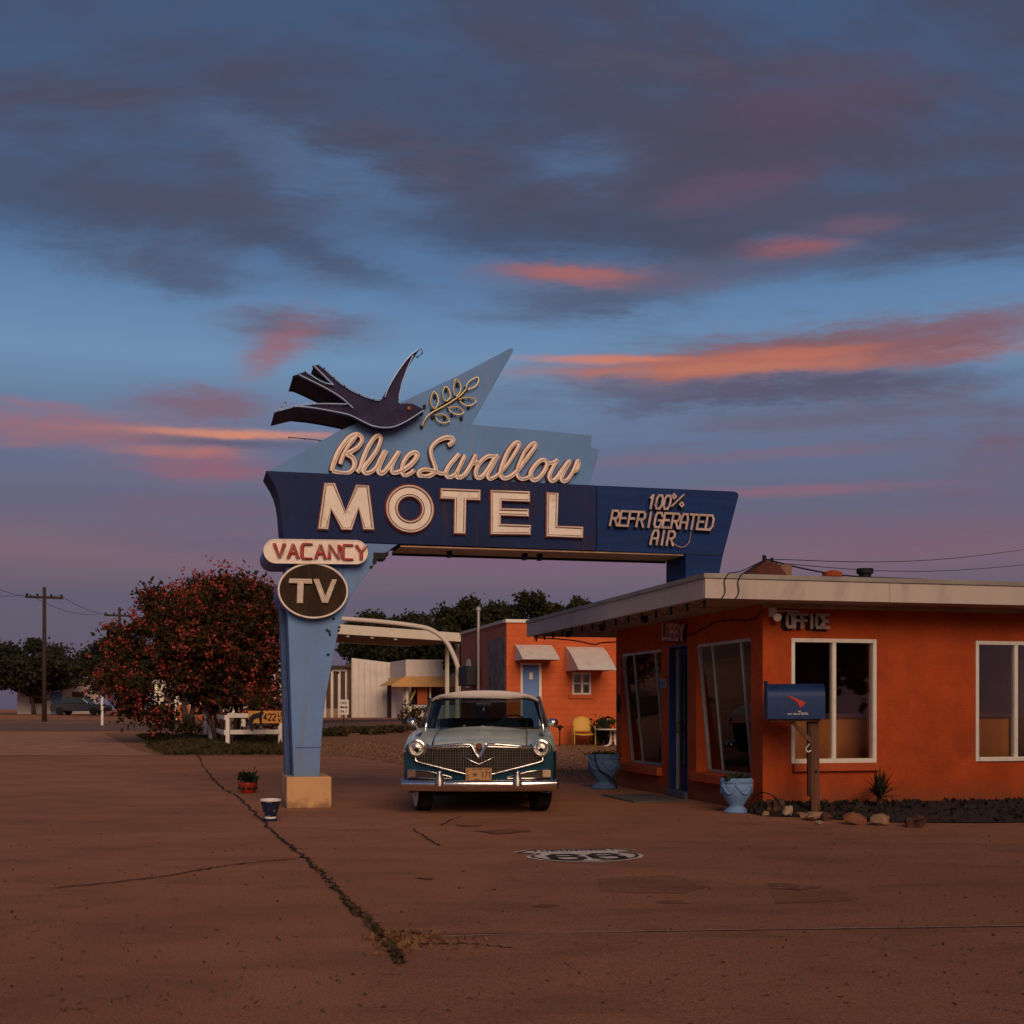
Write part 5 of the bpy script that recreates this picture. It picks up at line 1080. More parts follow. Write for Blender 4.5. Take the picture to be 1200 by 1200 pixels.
for xg in (-.488, .482):
    mb = MB(); mb.grid(14, 9, lambda a, b: (xg + (.05 - .016 * b) * (1 + .35 * math.sin(math.pi * min(1, b * 1.25))) * math.cos(2 * math.pi * a), -.075 + (.05) * math.sin(2 * math.pi * a) + .02 * b, .375 + .165 * b - .0 * a), True); mb.build('bumper_guard', M_CHD, car, smooth=True)
    MB().blob((xg, -.055, .54), (.034, .035, .026), 2, 12, 8, .02).build('guard_cap', M_CHR, car, smooth=True)
pl_ = MB().box(-.165, .162, -.055, -.045, .437, .60).build('licence_plate', mat('plate_tan', (.44, .25, .11), .55, 0, .12, 14, 0, 30, (.2, .1, .06), .5, 18), car, bevel=.004)
M_PLT = mat('plate_ink', (.10, .025, .02), .6, 0, .3, 30)
mb = MB(); mb.tube([(-.158, -.056, .443), (.155, -.056, .443), (.155, -.056, .594), (-.158, -.056, .594)], .0028, 4, closed=True); mb.build('plate_edge', M_PLT, pl_)
def plword(t, x, z, adv, w_, h_, sw):
    for ch, sts in word(t, x, z, adv, w_, h_):
        mb = MB()
        for st_ in sts:
            for p, q in zip(st_[:-1], st_[1:]): mb.bar((p[0], -.0565, p[1]), (q[0], -.0565, q[1]), sw, .004, up=(0, 1, 0))
        mb.build('plate_letter', M_PLT, pl_)
plword('171', .03, .478, .044, .03, .068, .011); plword('16', -.147, .468, .0, .022, .001, .001)if False else None
plword('1', -.15, .53, .04, .026, .045, .009); plword('0', -.15, .463, .04, .028, .045, .009); plword('NEW MEXICO', -.085, .571, .0215, .014, .014, .004); plword('USA', -.055, .448, .024, .016, .012, .004)
mb = MB()
for k in range(4): a = k * math.pi / 4; mb.bar((-.045 - .032 * math.cos(a), -.0565, .513 - .032 * math.sin(a)), (-.045 + .032 * math.cos(a), -.0565, .513 + .032 * math.sin(a)), .006, .004, up=(0, 1, 0))
mb.build('plate_sun', M_PLT, pl_)
mb = MB()
for x in (-.12, .12): mb.bar((x, -.04, .50), (x, .1, .46), .03, .012)
mb.build('plate_bracket', M_DARK, car)
# windscreen, roof, pillars, glass
def scr(t, v):                                          # t across -1..1, v up 0..1
    w0, w1_ = .835, .765; a = abs(t)
    x = (w0 + (w1_ - w0) * v) * t; y = 1.66 + .42 * v + .42 * a ** 3.2 * (1 - .25 * v); z = 1.045 + (1.475 - 1.045) * v + .028 * (1 - a * a) * (1 - v) + .012 * (1 - a * a) * v
    return (x, y, z)
sc_ = MB().grid(33, 9, lambda a, b: scr(2 * a - 1, b)).build('windscreen', M_CGL, car, smooth=True, norm=False)
mb = MB()
mb.tube([scr(-1 + 2 * i / 32, -.01) for i in range(33)], .014, 6); mb.tube([scr(-1 + 2 * i / 32, 1.01) for i in range(33)], .013, 6); mb.build('screen_trim', M_CHR, sc_, smooth=True)
mb = MB()
for sg_ in (-1, 1): mb.tube([scr(sg_, v) for v in (-.03, .25, .5, .75, 1.03)], .024, 8)
mb.build('screen_pillar', M_CHR, car, smooth=True)
for x0_, sg_ in ((-.30, 1), (.34, 1)):
    mb = MB(); p0 = scr(x0_ / .83, -.02); mb.tube([(p0[0], p0[1] - .05, p0[2] - .01), tuple(Vector(scr((x0_ + .2) / .83, .03)) - Vector((0, .02, 0))), tuple(Vector(scr((x0_ + .42) / .83, .045)) - Vector((0, .02, 0)))], .006, 5); mb.build('wiper', M_CHD, car)
def roofp(a, b):
    t = 2 * a - 1; yv = 2.02 + (4.02 - 2.02) * b
    w_ = .80 - .03 * abs(2 * b - 1) ** 2; k = abs(t)
    front = .40 * k ** 3.2 * (1 - .25) * max(0, 1 - b * 3.2); rear = -.10 * k ** 3 * max(0, (b - .7) / .3)
    z = 1.492 + .115 * (1 - k ** 2.6) * (.55 + .45 * math.sin(math.pi * min(1, .18 + b * .8))) - .02 * max(0, (b - .75) / .25) - .03 * max(0, (k - .9) / .1)
    return (w_ * t, yv + front + rear, z)
rf = MB().grid(29, 21, roofp).build('roof', M_CW, car, smooth=True); md = rf.modifiers.new('thick', 'SOLIDIFY'); md.thickness = .035; md.offset = -1
mb = MB(); mb.grid(29, 3, lambda a, b: tuple(Vector(roofp(a, 0)).lerp(Vector(scr((2 * a - 1) * .985, 1.01)) - Vector((0, .035, 0)), b) + Vector((0, -.02 * math.sin(math.pi * b), .004)))); mb.build('roof_visor', M_CW, car, smooth=True)
# side frames, side glass, rear glass
for sg_ in (-1, 1):
    def sp_(y, v): return (sg_ * (.90 - .125 * v), y, 1.05 + .43 * v)
    mb = MB(); mb.bar(sp_(2.12, 0), (sg_ * .775, 2.35, 1.48), .03, .04); mb.bar(sp_(3.05, 0), (sg_ * .775, 3.02, 1.48), .03, .07); mb.bar(sp_(4.15, 0), (sg_ * .76, 3.85, 1.48), .05, .16); mb.bar((sg_ * .778, 2.35, 1.475), (sg_ * .765, 3.95, 1.475), .03, .03); mb.bar(sp_(2.1, -.02), sp_(4.2, -.02), .03, .03); mb.build('window_frame', M_CHD, car)
    for ya, yb in ((2.2, 3.0), (3.1, 4.0)):
        a_, b_, c_2, d_2 = sp_(ya, .02), sp_(yb, .02), (sg_ * .778, yb - .06, 1.46), (sg_ * .778, ya + .15, 1.46); MB().add([a_, b_, c_2, d_2] + [(x - sg_ * .005, y, z) for x, y, z in (a_, b_, c_2, d_2)], [(0, 1, 2, 3), (7, 6, 5, 4), (0, 4, 5, 1), (1, 5, 6, 2), (2, 6, 7, 3), (3, 7, 4, 0)]).build('side_window', M_CGL, car)
    dm_ = MB()
    for yd in (2.02, 3.06, 4.05): dm_.tube([(sg_ * (x + .002), yd, z) for x, z in prof(3.0)[1:6]], .004, 4)
    dm_.build('door_seam', M_DARK, car)
    mb = MB(); mb.tube([(sg_ * .985, 2.86, .93), (sg_ * 1.0, 2.9, .93), (sg_ * 1.0, 2.99, .93), (sg_ * .985, 3.02, .93)], .011, 6); mb.build('door_handle', M_CHR, car)
MB().grid(21, 5, lambda a, b: ((.80 - .06 * b) * (2 * a - 1), 4.18 - .25 * b - .12 * abs(2 * a - 1) ** 3, 1.04 + .45 * b)).build('rear_window', M_CGL, car, smooth=True, norm=False)
# interior
mb = MB(); mb.grid(21, 5, lambda a, b: (.82 * (2 * a - 1), 1.74 + .34 * b + .2 * abs(2 * a - 1) ** 3, 1.03 - .02 * b + .02 * (1 - (2 * a - 1) ** 2))); mb.build('dashboard', mat('dash_grey', (.10, .11, .11), .6, 0, .2, 6), car, smooth=True)
def seat(y, name):
    mb = MB(); mb.box(-.70, .70, y, y + .5, .62, .80); mb.build(name, M_SEAT, car, bevel=.05); mb = MB(); mb.M = Matrix.Translation((0, y + .5, .74)) @ Matrix.Rotation(R(-12), 4, 'X'); mb.box(-.70, .70, 0, .15, 0, .47); mb.build('seat_back', M_SEAT, car, bevel=.05)
seat(2.55, 'front_seat'); seat(3.5, 'rear_seat')
mb = MB(); mb.M = Matrix.Translation((.42, 2.18, 1.07)) @ Matrix.Rotation(R(62), 4, 'X'); mb.tube([(.2 * math.cos(t * math.pi / 16), .2 * math.sin(t * math.pi / 16), 0) for t in range(32)], .012, 6, closed=True); mb.bar((-.19, 0, 0), (.19, 0, 0), .02, .012); mb.tube([(0, 0, 0), (0, 0, -.3)], .025, 8); mb.build('steering_wheel', mat('wheel_black', (.018, .018, .02), .4), car, smooth=True)
mb = MB(); mb.box(-.12, .10, 2.1, 2.12, 1.37, 1.42); mb.build('rear_view_mirror', M_CHR, car, bevel=.012)
mb = MB(); mb.tube([(-.01, 2.11, 1.37), (-.012, 2.11, 1.34)], .003, 4); mb.blob((-.012, 2.11, 1.325), (.015, .01, .02), 4, 8, 6, .1); mb.build('hanging_charm', M_CW, car)
mb = MB(); mb.blob((-.27, 1.80, 1.085), (.024, .024, .03), 5, 10, 8, .1); mb.build('dash_ornament', M_WWALL, car)
# wheels
def wheel(x, y, steer):
    w = bpy.data.objects.new('wheel', None); COL.objects.link(w); w.parent = car; w.location = (x, y, RW); w.rotation_euler = (0, 0, R(steer)); s_ = -1 if x < 0 else 1
    def la(pr, name, m, n=36, **k): mb = MB(); mb.M = Matrix.Rotation(R(90 * s_), 4, 'Y'); mb.lathe(pr, n); return mb.build(name, m, w, **k)
    la([(.19, -.09), (.27, -.10), (.315, -.095), (.333, -.075), (.335, 0), (.333, .075), (.315, .095), (.27, .10), (.19, .09)], 'tyre', M_RUB, auto=40)
    la([(.285, .099), (.275, .104), (.245, .106), (.235, .102)], 'whitewall', M_WWALL, auto=60)
    la([(.20, .06), (.20, .10), (.17, .098), (.12, .115), (.09, .135), (.04, .145), (.001, .147)], 'hub_cap', M_CHR, auto=50)
for x, y, st_ in ((-.765, AXF, 13), (.765, AXF, 13), (-.765, AXR, 0), (.765, AXR, 0)): wheel(x, y, st_)
mb = MB(); mb.tube([(-.66, AXF, .33), (.66, AXF, .33)], .04, 8); mb.tube([(-.66, AXR, .33), (.66, AXR, .33)], .045, 8); mb.build('axle', M_DARK, car)
# tail
for sg_ in (-1, 1): mb = MB(); mb.M = Matrix.Translation((sg_ * .72, 5.26, .80)) @ Matrix.Rotation(R(-90), 4, 'X'); mb.lathe([(.07, 0), (.07, .03), (.04, .06), (.001, .065)], 18); mb.build('tail_lamp', M_TUBER, car, smooth=True)
mb = MB(); mb.tube([(-.95, 5.1, .42), (-.9, 5.32, .42), (0, 5.38, .42), (.9, 5.32, .42), (.95, 5.1, .42)], .055, 8); mb.build('rear_bumper', M_CHR, car, smooth=True)
# ------------------------------------------------------------------ motel wing behind
BY = 42.0; BX = (593.5 - CX) / FPX * BY; BZ = gz(BY) - .02
def WU(px): a = (px - CX) / FPX; return (a * BY - BX) / (CT - a * ST)
def WV(px): a = (px - CX) / FPX; return (BX - a * BY) / (ST + a * CT)
def WZ(px, py): return H - (py - HY) * (BY + ST * WU(px)) / FPX - BZ
M_MW = None
def brickmat(name, c1, c2, mortar, rot=(R(90), 0, 0), sc=1.0):
    m = bpy.data.materials.new(name); m.use_nodes = True; nt = m.node_tree; G = NG(nt); b = nt.nodes['Principled BSDF']; t = G.n('ShaderNodeTexCoord'); mp = G.n('ShaderNodeMapping'); mp.inputs['Rotation'].default_value = rot; nt.links.new(t.outputs['Object'], mp.inputs[0])
    br = G.n('ShaderNodeTexBrick'); nt.links.new(mp.outputs[0], br.inputs[0]); br.inputs['Scale'].default_value = sc; br.inputs['Brick Width'].default_value = .40; br.inputs['Row Height'].default_value = .2; br.inputs['Mortar Size'].default_value = .012; br.inputs['Mortar Smooth'].default_value = .3
    n = G.noise(t.outputs['Object'], 1.3, 6, .6); n2_ = G.noise(t.outputs['Object'], 26, 4, .6)
    c = G.mix(G.ss(n, .3, .7), c1, c2); c = G.mix(G.m('MULTIPLY', br.outputs['Fac'], .12), c, mortar); nt.links.new(c, b.inputs['Base Color']); b.inputs['Roughness'].default_value = .8
    bp = G.n('ShaderNodeBump'); bp.inputs['Distance'].default_value = .005; nt.links.new(G.m('SUBTRACT', G.m('MULTIPLY', n2_, .5), br.outputs['Fac']), bp.inputs['Height']); nt.links.new(bp.outputs[0], b.inputs['Normal']); return m
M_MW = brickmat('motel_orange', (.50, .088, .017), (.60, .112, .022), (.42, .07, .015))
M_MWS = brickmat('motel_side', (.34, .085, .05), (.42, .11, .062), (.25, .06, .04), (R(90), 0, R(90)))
mo = thing('motel_wing', 'bright orange motel wing behind the car with a blue door and pale metal awnings', 'motel', (BX, BY, BZ), TH)
HT = WZ(593.5, 729.5); LU = 22.0; LV = 7.4
u_d0, u_d1, z_d = WU(610), WU(634.5), WZ(622, 777); uw0, uw1 = WU(670.5), WU(692.5); zw0, zw1 = WZ(681, 814), WZ(681, 788)
mb = MB()
for a, b in ((0, u_d0), (u_d1, uw0), (uw1, LU)): mb.box(a, b, 0, .2, 0, HT)
mb.box(u_d0, u_d1, 0, .2, z_d, HT); mb.box(uw0, uw1, 0, .2, 0, zw0); mb.box(uw0, uw1, 0, .2, zw1, HT); mb.build('front_wall', M_MW, mo)
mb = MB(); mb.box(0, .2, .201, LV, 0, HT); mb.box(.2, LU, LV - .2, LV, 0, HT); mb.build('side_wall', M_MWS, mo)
MB().box(.2, LU, .2, LV - .2, HT - .25, HT - .1).build('roof', M_FLASH, mo)
mb = MB(); mb.box(-.04, LU, -.05, .24, HT, HT + .11); mb.build('parapet_cap', M_WHITE, mo, bevel=.01); mb = MB(); mb.box(-.05, .24, .241, LV, HT, HT + .11); mb.build('parapet_cap', M_FASC, mo, bevel=.01)
M_DBLUE = mat('door_blue', (.13, .23, .48), .5, 0, .08, 3, 0, 40, (.09, .15, .33), .3, 3)
mb = MB(); mb.box(u_d0, u_d0 + .07, -.02, .12, 0, z_d); mb.box(u_d1 - .09, u_d1, -.02, .12, 0, z_d); mb.box(u_d0 + .07, u_d1 - .09, -.02, .12, z_d - .06, z_d); mb.build('door_frame', M_WHITE, mo)
dd = MB().box(u_d0 + .07, u_d1 - .09, .05, .1, .02, z_d - .061).build('door', M_DBLUE, mo); um = (u_d0 + u_d1) / 2
MB().box(um - .05, um + .07, .03, .049, WZ(622, 796), WZ(622, 788)).build('number_plate', M_CREAM, dd); mb = MB(); mb.blob((u_d1 - .17, .02, 1.05), (.03, .04, .03), 1, 8, 6, 0); mb.build('handle', M_ALU, dd)
# window: frame, two sashes with a bar
fr = MB(); fr.box(uw0, uw0 + .06, -.01, .1, zw0, zw1); fr.box(uw1 - .06, uw1, -.01, .1, zw0, zw1); fr.box(uw0 + .06, uw1 - .06, -.01, .1, zw1 - .06, zw1); fr.box(uw0 + .06, uw1 - .06, -.01, .1, zw0, zw0 + .06); f_ = fr.build('window_frame', M_WHITE, mo)
uc = (uw0 + uw1) / 2 + .02; mb = MB(); mb.box(uc - .035, uc + .035, .0, .09, zw0 + .06, zw1 - .06); mb.build('mullion', M_WHITE, f_); mb = MB(); zc_ = (zw0 + zw1) / 2; mb.box(uw0 + .06, uc - .036, .01, .08, zc_ - .02, zc_ + .02); mb.box(uc + .036, uw1 - .06, .01, .08, zc_ - .03, zc_ + .03); mb.build('glazing_bar', M_WHITE, f_)
for a, b in ((uw0 + .06, uc - .036), (uc + .036, uw1 - .06)):
    for c1, c2 in ((zw0 + .061, zc_ - .031), (zc_ + .031, zw1 - .061)): MB().box(a, b, .04, .046, c1, c2).build('pane', M_GLASS, f_)
MB().box(uw0 - .12, uw1 + .1, -.06, -.001, zw0 - .13, zw0 - .01).build('window_sill', M_MW, mo)
MB().box(uw0 + .05, uw1 - .05, .5, .53, zw0, zw1).build('interior_wall', M_ROOM, mo)
# awnings of stepped metal slats
M_AWN = mat('awning_metal', (.66, .58, .50), .5, .1, .08, 4, 0, 40, (.4, .3, .24), .4, 5)
def awning(pxa, pxb, pya, pyb, ns, dep):
    ua_, ub_ = WU(pxa), WU(pxb); zt_, zb_ = WZ(pxa, pya), WZ(pxa, pyb)
    a = bpy.data.objects.new('awning', None); COL.objects.link(a); a.parent = mo; dz_ = (zt_ - zb_ + dep * .06)
    for k in range(ns):
        t0, t1 = k / ns, (k + 1) / ns
        def c(t): return (-.03 - dep * t ** .8, zt_ - (zt_ - zb_) * t)
        (y0_, z0_), (y1_, z1_) = c(t0), c(t1); MB().add([(ua_, y0_ - .012, z0_), (ub_, y0_ - .012, z0_), (ub_, y1_ - .03, z1_ - .015), (ua_, y1_ - .03, z1_ - .015), (ua_, y0_ + .01, z0_), (ub_, y0_ + .01, z0_), (ub_, y1_ - .008, z1_ - .02), (ua_, y1_ - .008, z1_ - .02)], [(0, 1, 2, 3), (7, 6, 5, 4), (0, 4, 5, 1), (1, 5, 6, 2), (2, 6, 7, 3), (3, 7, 4, 0)]).build('slat', M_AWN, a)
    for u_ in (ua_ + .012, ub_ - .012):
        pr = [(-.03 - dep * (t / 8) ** .8, zt_ - (zt_ - zb_) * t / 8 - .02) for t in range(9)] + [(-.01, zb_ - .02)]
        mb = MB(); n = len(pr); mb.add([(u_ - .008, y, z) for y, z in pr] + [(u_ + .008, y, z) for y, z in pr], [tuple(range(n)), tuple(range(2 * n - 1, n - 1, -1))] + [(i, (i + 1) % n, n + (i + 1) % n, n + i) for i in range(n)]); mb.build('awning_side', M_AWN, a)
awning(602.8, 645.5, 755.5, 773.5, 6, 1.05); awning(662.5, 706, 758, 786, 8, 1.45)
# vent pipe, mural and cooler on the shaded side
vp_ = WV(564.5); x, y = vp_, 0
mb = MB(); mb.M = Matrix.Translation((-.12, vp_, 1.75)); mb.lathe([(.055, 0), (.055, 2.95), (.10, 2.96), (.10, 3.06), (.03, 3.1)], 12); mb.build('vent_pipe', M_ALU, mo, auto=40)
v1_, v2_ = WV(592), WV(571); MB().box(-.012, -.001, v1_, v2_, 1.75, HT - .45).build('mural_panel', mat('mural_grey', (.15, .13, .125), .8, 0, .45, 1.6, 0, 30, (.30, .22, .18), .6, 2.6), mo)
mb = MB(); mb.box(-.014, -.002, v1_ + .1, v2_ + .3, 1.42, 1.72); mb.build('mural_band', mat('mural_pink', (.42, .26, .24), .8, 0, .2, 2), mo)
mu = [(.0, .2), (1.2, 1.4), (1.9, .9), (2.6, 1.6), (3.3, .5), (3.6, .1)]
mb = MB(); b0 = WV(578); mb.add([(-.016, b0 + a * .9, .35 + z * .9) for a, z in mu], [tuple(range(len(mu)))]); mb.build('mural_shape', mat('mural_violet', (.13, .10, .16), .8, 0, .3, 2), mo)
for k in range(9): MB().box(-.02, -.003, .3 + k * .3, .47 + k * .3, .5 + .05 * (k % 3), 1.3 - .04 * (k % 4)).build('mural_stripe', mat('mural_brown', (.16, .06, .04), .8, 0, .3, 2), mo)
va_, vb_ = WV(563), WV(552.5); MB().box(-.5, -.003, va_, vb_, 2.05, 2.75).build('window_cooler', mat('cooler_dark', (.03, .03, .035), .6), mo, bevel=.02)
va_, vb_ = WV(552), WV(546.5); zc2 = 2.0
mb = MB(); pr = [(vb_, zc2), (va_, zc2)] + [(va_ + (vb_ - va_) * (.5 - .5 * math.cos(math.pi * k / 8)), zc2 + .7 + .38 * math.sin(math.pi * k / 8)) for k in range(9)]; mb.add([(-.03, y, z) for y, z in pr] + [(-.002, y, z) for y, z in pr], [tuple(range(len(pr)))] + [(i, (i + 1) % len(pr), len(pr) + (i + 1) % len(pr), len(pr) + i) for i in range(len(pr))]); mb.build('arched_panel', M_WHITE, mo)
# eave cap for the roof-edge bulbs on the wing
# chair, table, shrubs in front of the wing
M_YEL = mat('chair_yellow', (.62, .35, .06), .45, 0, .08, 5, 0, 40, (.4, .2, .05), .3, 8)
cy_ = 41.4; cx_ = (683.5 - CX) / FPX * cy_
ch = thing('lawn_chair', 'yellow metal shell-back lawn chair against the orange motel wall', 'chair', (cx_, cy_, gz(cy_)), R(6))
mb = MB(); mb.grid(13, 9, lambda a, b: ((.30 * (2 * a - 1)) * (1 if b < .55 else math.sqrt(max(0, 1 - ((b - .55) / .47) ** 2)) * 1.0), .24 + .16 * b - .05 * (1 - (2 * a - 1) ** 2), .46 + .50 * b)); o = mb.build('backrest', M_YEL, ch, smooth=True); o.modifiers.new('t', 'SOLIDIFY').thickness = .014
mb = MB(); mb.grid(9, 7, lambda a, b: (.30 * (2 * a - 1), -.28 + .52 * b, .43 - .03 * math.sin(math.pi * b) - .03 * (1 - (2 * a - 1) ** 2) - (.05 * max(0, .2 - b) / .2))); o = mb.build('seat', M_YEL, ch, smooth=True); o.modifiers.new('t', 'SOLIDIFY').thickness = .014
for s_ in (-1, 1):
    mb = MB(); mb.tube(cr([(s_ * .33, .34, .02), (s_ * .34, -.2, .015), (s_ * .34, -.33, .05), (s_ * .34, -.34, .3), (s_ * .34, -.31, .55), (s_ * .34, -.2, .63), (s_ * .34, .1, .64), (s_ * .31, .30, .66)], 5), .018, 7); mb.build('arm', M_YEL, ch, smooth=True)
    mb = MB(); mb.tube([(s_ * .33, .3, .03), (s_ * .31, .26, .46)], .016, 6); mb.build('leg', M_YEL, ch, smooth=True)
ty = 41.0; tx = (714 - CX) / FPX * ty
tb = thing('patio_table', 'white round patio table with curved legs partly behind the office wall', 'table', (tx + .12, ty, gz(ty)))
MB().lathe([(.0, .52), (.54, .52), (.56, .535), (.56, .56), (.0, .57)], 30).build('tabletop', M_WHITE, tb, auto=40)
for k in range(4): a = k * math.pi / 2 + .5; P = [(.10, .52), (.09, .35), (.12, .12), (.2, .03), (.34, .012)]; mb = MB(); mb.tube(cr([(r_ * math.cos(a), r_ * math.sin(a), z) for r_, z in P], 4), .028, 7); mb.build('leg', M_WHITE, tb, smooth=True)
def shrub(name, label, x, y, rx, rz_, n, size, m, group=None, ry=None):
    t = thing(name, label, 'shrub', (x, y, gz(y)), 0, group); P = []
    for k in range(n):
        d = RNG.normal(size=3); d /= np.linalg.norm(d); q = (.35 + .65 * random.random() ** .6) * (1 + .25 * math.sin(5 * d[0] + 3 * d[1] + y)); P.append((d[0] * rx * q, d[1] * (ry or rx) * q, max(.02, rz_ * (.5 + .5 * d[2] * q))))
    leaf_mesh('foliage', P, size, m, t); mb = MB()
    for k in range(5): a = random.uniform(0, 6.28); mb.tube([(0, 0, 0), (.3 * rx * math.cos(a), .3 * rx * math.sin(a), rz_ * .4), (.6 * rx * math.cos(a), .6 * rx * math.sin(a), rz_ * .75)], [.02, .014, .006], 5)
    mb.build('stem', M_DARKW, t); return t
y = 41.2; x = (706 - CX) / FPX * y; shrub('shrub', 'dark green bush between the yellow chair and the white table', x, y + .5, .45, .95, 420, .10, M_DK)
y = 41.2; x = (656 - CX) / FPX * y; lt = thing('path_light', 'small dark path light on the gravel beside the car', 'lamp', (x, y, gz(y))); mb = MB(); mb.tube([(0, 0, 0), (0, 0, .55)], .02, 6); mb.build('stake', M_BLACK, lt); MB().lathe([(.05, .5), (.05, .58), (.13, .6), (.11, .64), (.02, .68)], 12).build('lamp_head', M_BLACK, lt)
# ------------------------------------------------------------------ trees
M_BARK = mat('bark', (.05, .034, .026), .9, 0, .35, 8, .02, 25, stretch=(1, 1, .3))
def tree(name, label, x, y, ch_, rx, ztop, zlow, m, nleaf, size, group, trunk_r=.16, nl=9, seed=0, stems=1, blossom=None, nb_=0, ry=None, bsize=None, clump=.34, extra=()):
    rn = random.Random(seed); rg = np.random.default_rng(seed); t = thing(name, label, 'tree', (x, y, gz(y)), 0, group); ry = ry or rx
    cz = (ztop + zlow) / 2; rz_ = (ztop - zlow) / 2; C = []
    for k in range(nl * 5):
        for _ in range(40):
            d = rg.normal(size=3); d /= np.linalg.norm(d); q = rn.uniform(.35, 1) ** .6; c = np.array((d[0] * rx * q * .82, d[1] * ry * q * .82, cz + d[2] * rz_ * q * .84))
            if all(np.linalg.norm((c - e) / (rx, ry, rz_)) > .23 for e in C): break
        C.append(c)
    C += [np.array((a * rx, b_ * ry, zlow + (ztop - zlow) * f)) for a, b_, f in extra]
    tb_ = MB()
    for s_ in range(stems):
        a = 6.28 * s_ / stems + seed; base_ = np.array((.22 * math.cos(a) * (stems > 1), .22 * math.sin(a) * (stems > 1), -.1)); fork = np.array((base_[0] * (3 if stems > 1 else 1) + rn.uniform(-.2, .2) * rx * .3, base_[1] * 3 + rn.uniform(-.2, .2), zlow * .75 + rz_ * .25))
        tb_.tube([tuple(base_), tuple((base_ + fork) / 2 + rg.normal(size=3) * .06), tuple(fork)], [trunk_r, trunk_r * .8, trunk_r * .62], 8)
        for c in C[s_::stems]:
            if rn.random() < .75: m_ = (fork + c) / 2 + rg.normal(size=3) * rx * .06; m_[2] -= .08 * rz_; tb_.tube([tuple(fork), tuple(m_), tuple(c)], [trunk_r * .4, trunk_r * .22, trunk_r * .06], 5)
    tb_.build('trunk', M_BARK, t, smooth=True, norm=False)
    C = np.array(C); w = rg.uniform(.4, 1.4, len(C)); idx = rg.choice(len(C), nleaf, p=w / w.sum()); sp_r = rg.uniform(.45, 1.35, len(C))[idx][:, None]
    off = rg.normal(size=(nleaf, 3)) * .5 * clump * np.array((rx, ry, rz_ * .85)) * sp_r; P = C[idx] + off
    leaf_mesh('crown', P, size, m, t)
    if blossom:
        i2 = rg.choice(len(C), nb_ // 9, p=w / w.sum()); o2 = rg.normal(size=(len(i2), 3)) * .55 * clump * np.array((rx, ry, rz_ * .85)); B = np.repeat(C[i2] + o2, 9, 0) + rg.normal(size=(len(i2) * 9, 3)) * (bsize or size) * 1.0
        leaf_mesh('blossom', B, (bsize or size), blossom, t, aspect=1.2)
    return t
def px_tree(name, label, px, pyb, top, left, right, low, **k):
    x, y = gp(px, pyb) if pyb else (0, 0)
    return x, y
M_LF = leafmat('blossom_tree_leaf', (.028, .024, .013), (.085, .052, .026), 1.2); M_BL = leafmat('red_blossom', (.26, .038, .03), (.50, .115, .085), 1.6)
def place(px, Y): return (px - CX) / FPX * Y
def zat(py, Y): return H - (py - HY) * Y / FPX - gz(Y)
Y = 43.0
tree('blossom_tree', 'wide red-flowering tree beside the sign post inside the white fence', place(262, Y), Y, 0, 1.22 * (place(338, Y) - place(262, Y)), zat(668, Y), zat(840, Y) , M_LF, 42000, .105, None, .09, 13, 11, 5, M_BL, 26000, None, .075, .25, [(-1.25, 0, .42), (-1.1, .3, .62), (-1.35, -.2, .25), (-1.0, -.3, .2), (-1.15, .1, .08), (-.7, -.3, .02), (1.0, -.2, .35), (.6, -.5, .05), (-.9, .2, .8), (-1.3, 0, .55)])
M_F1 = leafmat('elm_leaf', (.022, .027, .014), (.07, .066, .032), .35); M_F2 = leafmat('far_leaf', (.028, .032, .02), (.075, .072, .042), .25)
for i, (px, hw, top, low, Yd, n, lab) in enumerate([
    (545, 40, 703, 790, 84, 11000, 'dark spreading tree behind the canopy roof, left of the tall one'), (612, 62, 688, 790, 80, 20000, 'tall dark spreading tree rising behind the orange motel wing'), (672, 42, 700, 800, 78, 9000, 'dark tree behind the motel wing, partly hidden by the office roof'),
    (430, 40, 716, 790, 96, 8000, 'dark tree above the white shed, seen left of the arched pipe'), (478, 38, 714, 786, 100, 8000, 'dark tree above the canopy between the shed and the tall tree'), (512, 30, 722, 800, 92, 6000, 'small dark tree beyond the canopy posts'),
    (222, 14, 786, 826, 66, 2500, 'small dark tree standing by the red-based shop'), (150, 60, 735, 820, 95, 9000, 'far dark tree left of the flowering tree'), (40, 70, 745, 822, 105, 9000, 'far dark tree at the left end of the street'), (1120, 60, 600, 700, 60, 100, '')]):
    if not lab: continue
    tree('shade_tree', lab, place(px, Yd), Yd, 0, hw * Yd / FPX, zat(top, Yd), max(1.2, zat(low, Yd)), M_F1 if Yd < 90 else M_F2, int(n * 2.2), .17 if Yd > 70 else .12, 'dark trees behind the buildings', .22, 8, 30 + i, 1 if Yd > 70 else 2, clump=.23)
# trees across the highway, behind the viewer: they show in the office glass and cut off the low glow
for i, (x, y, h_) in enumerate([(14, -6, 10.5), (19.5, -8, 11.5), (25.5, -7, 12)]):
    tree('shade_tree', ['tall tree across the highway mirrored in the office window, left', 'tall tree across the highway mirrored in the office window, middle', 'tall tree across the highway mirrored in the office window, right'][i], x, y, 0, 4.9, h_, 1.1, M_F1, 16000, .3, 'trees across the highway', .25, 8, 60 + i, 1)
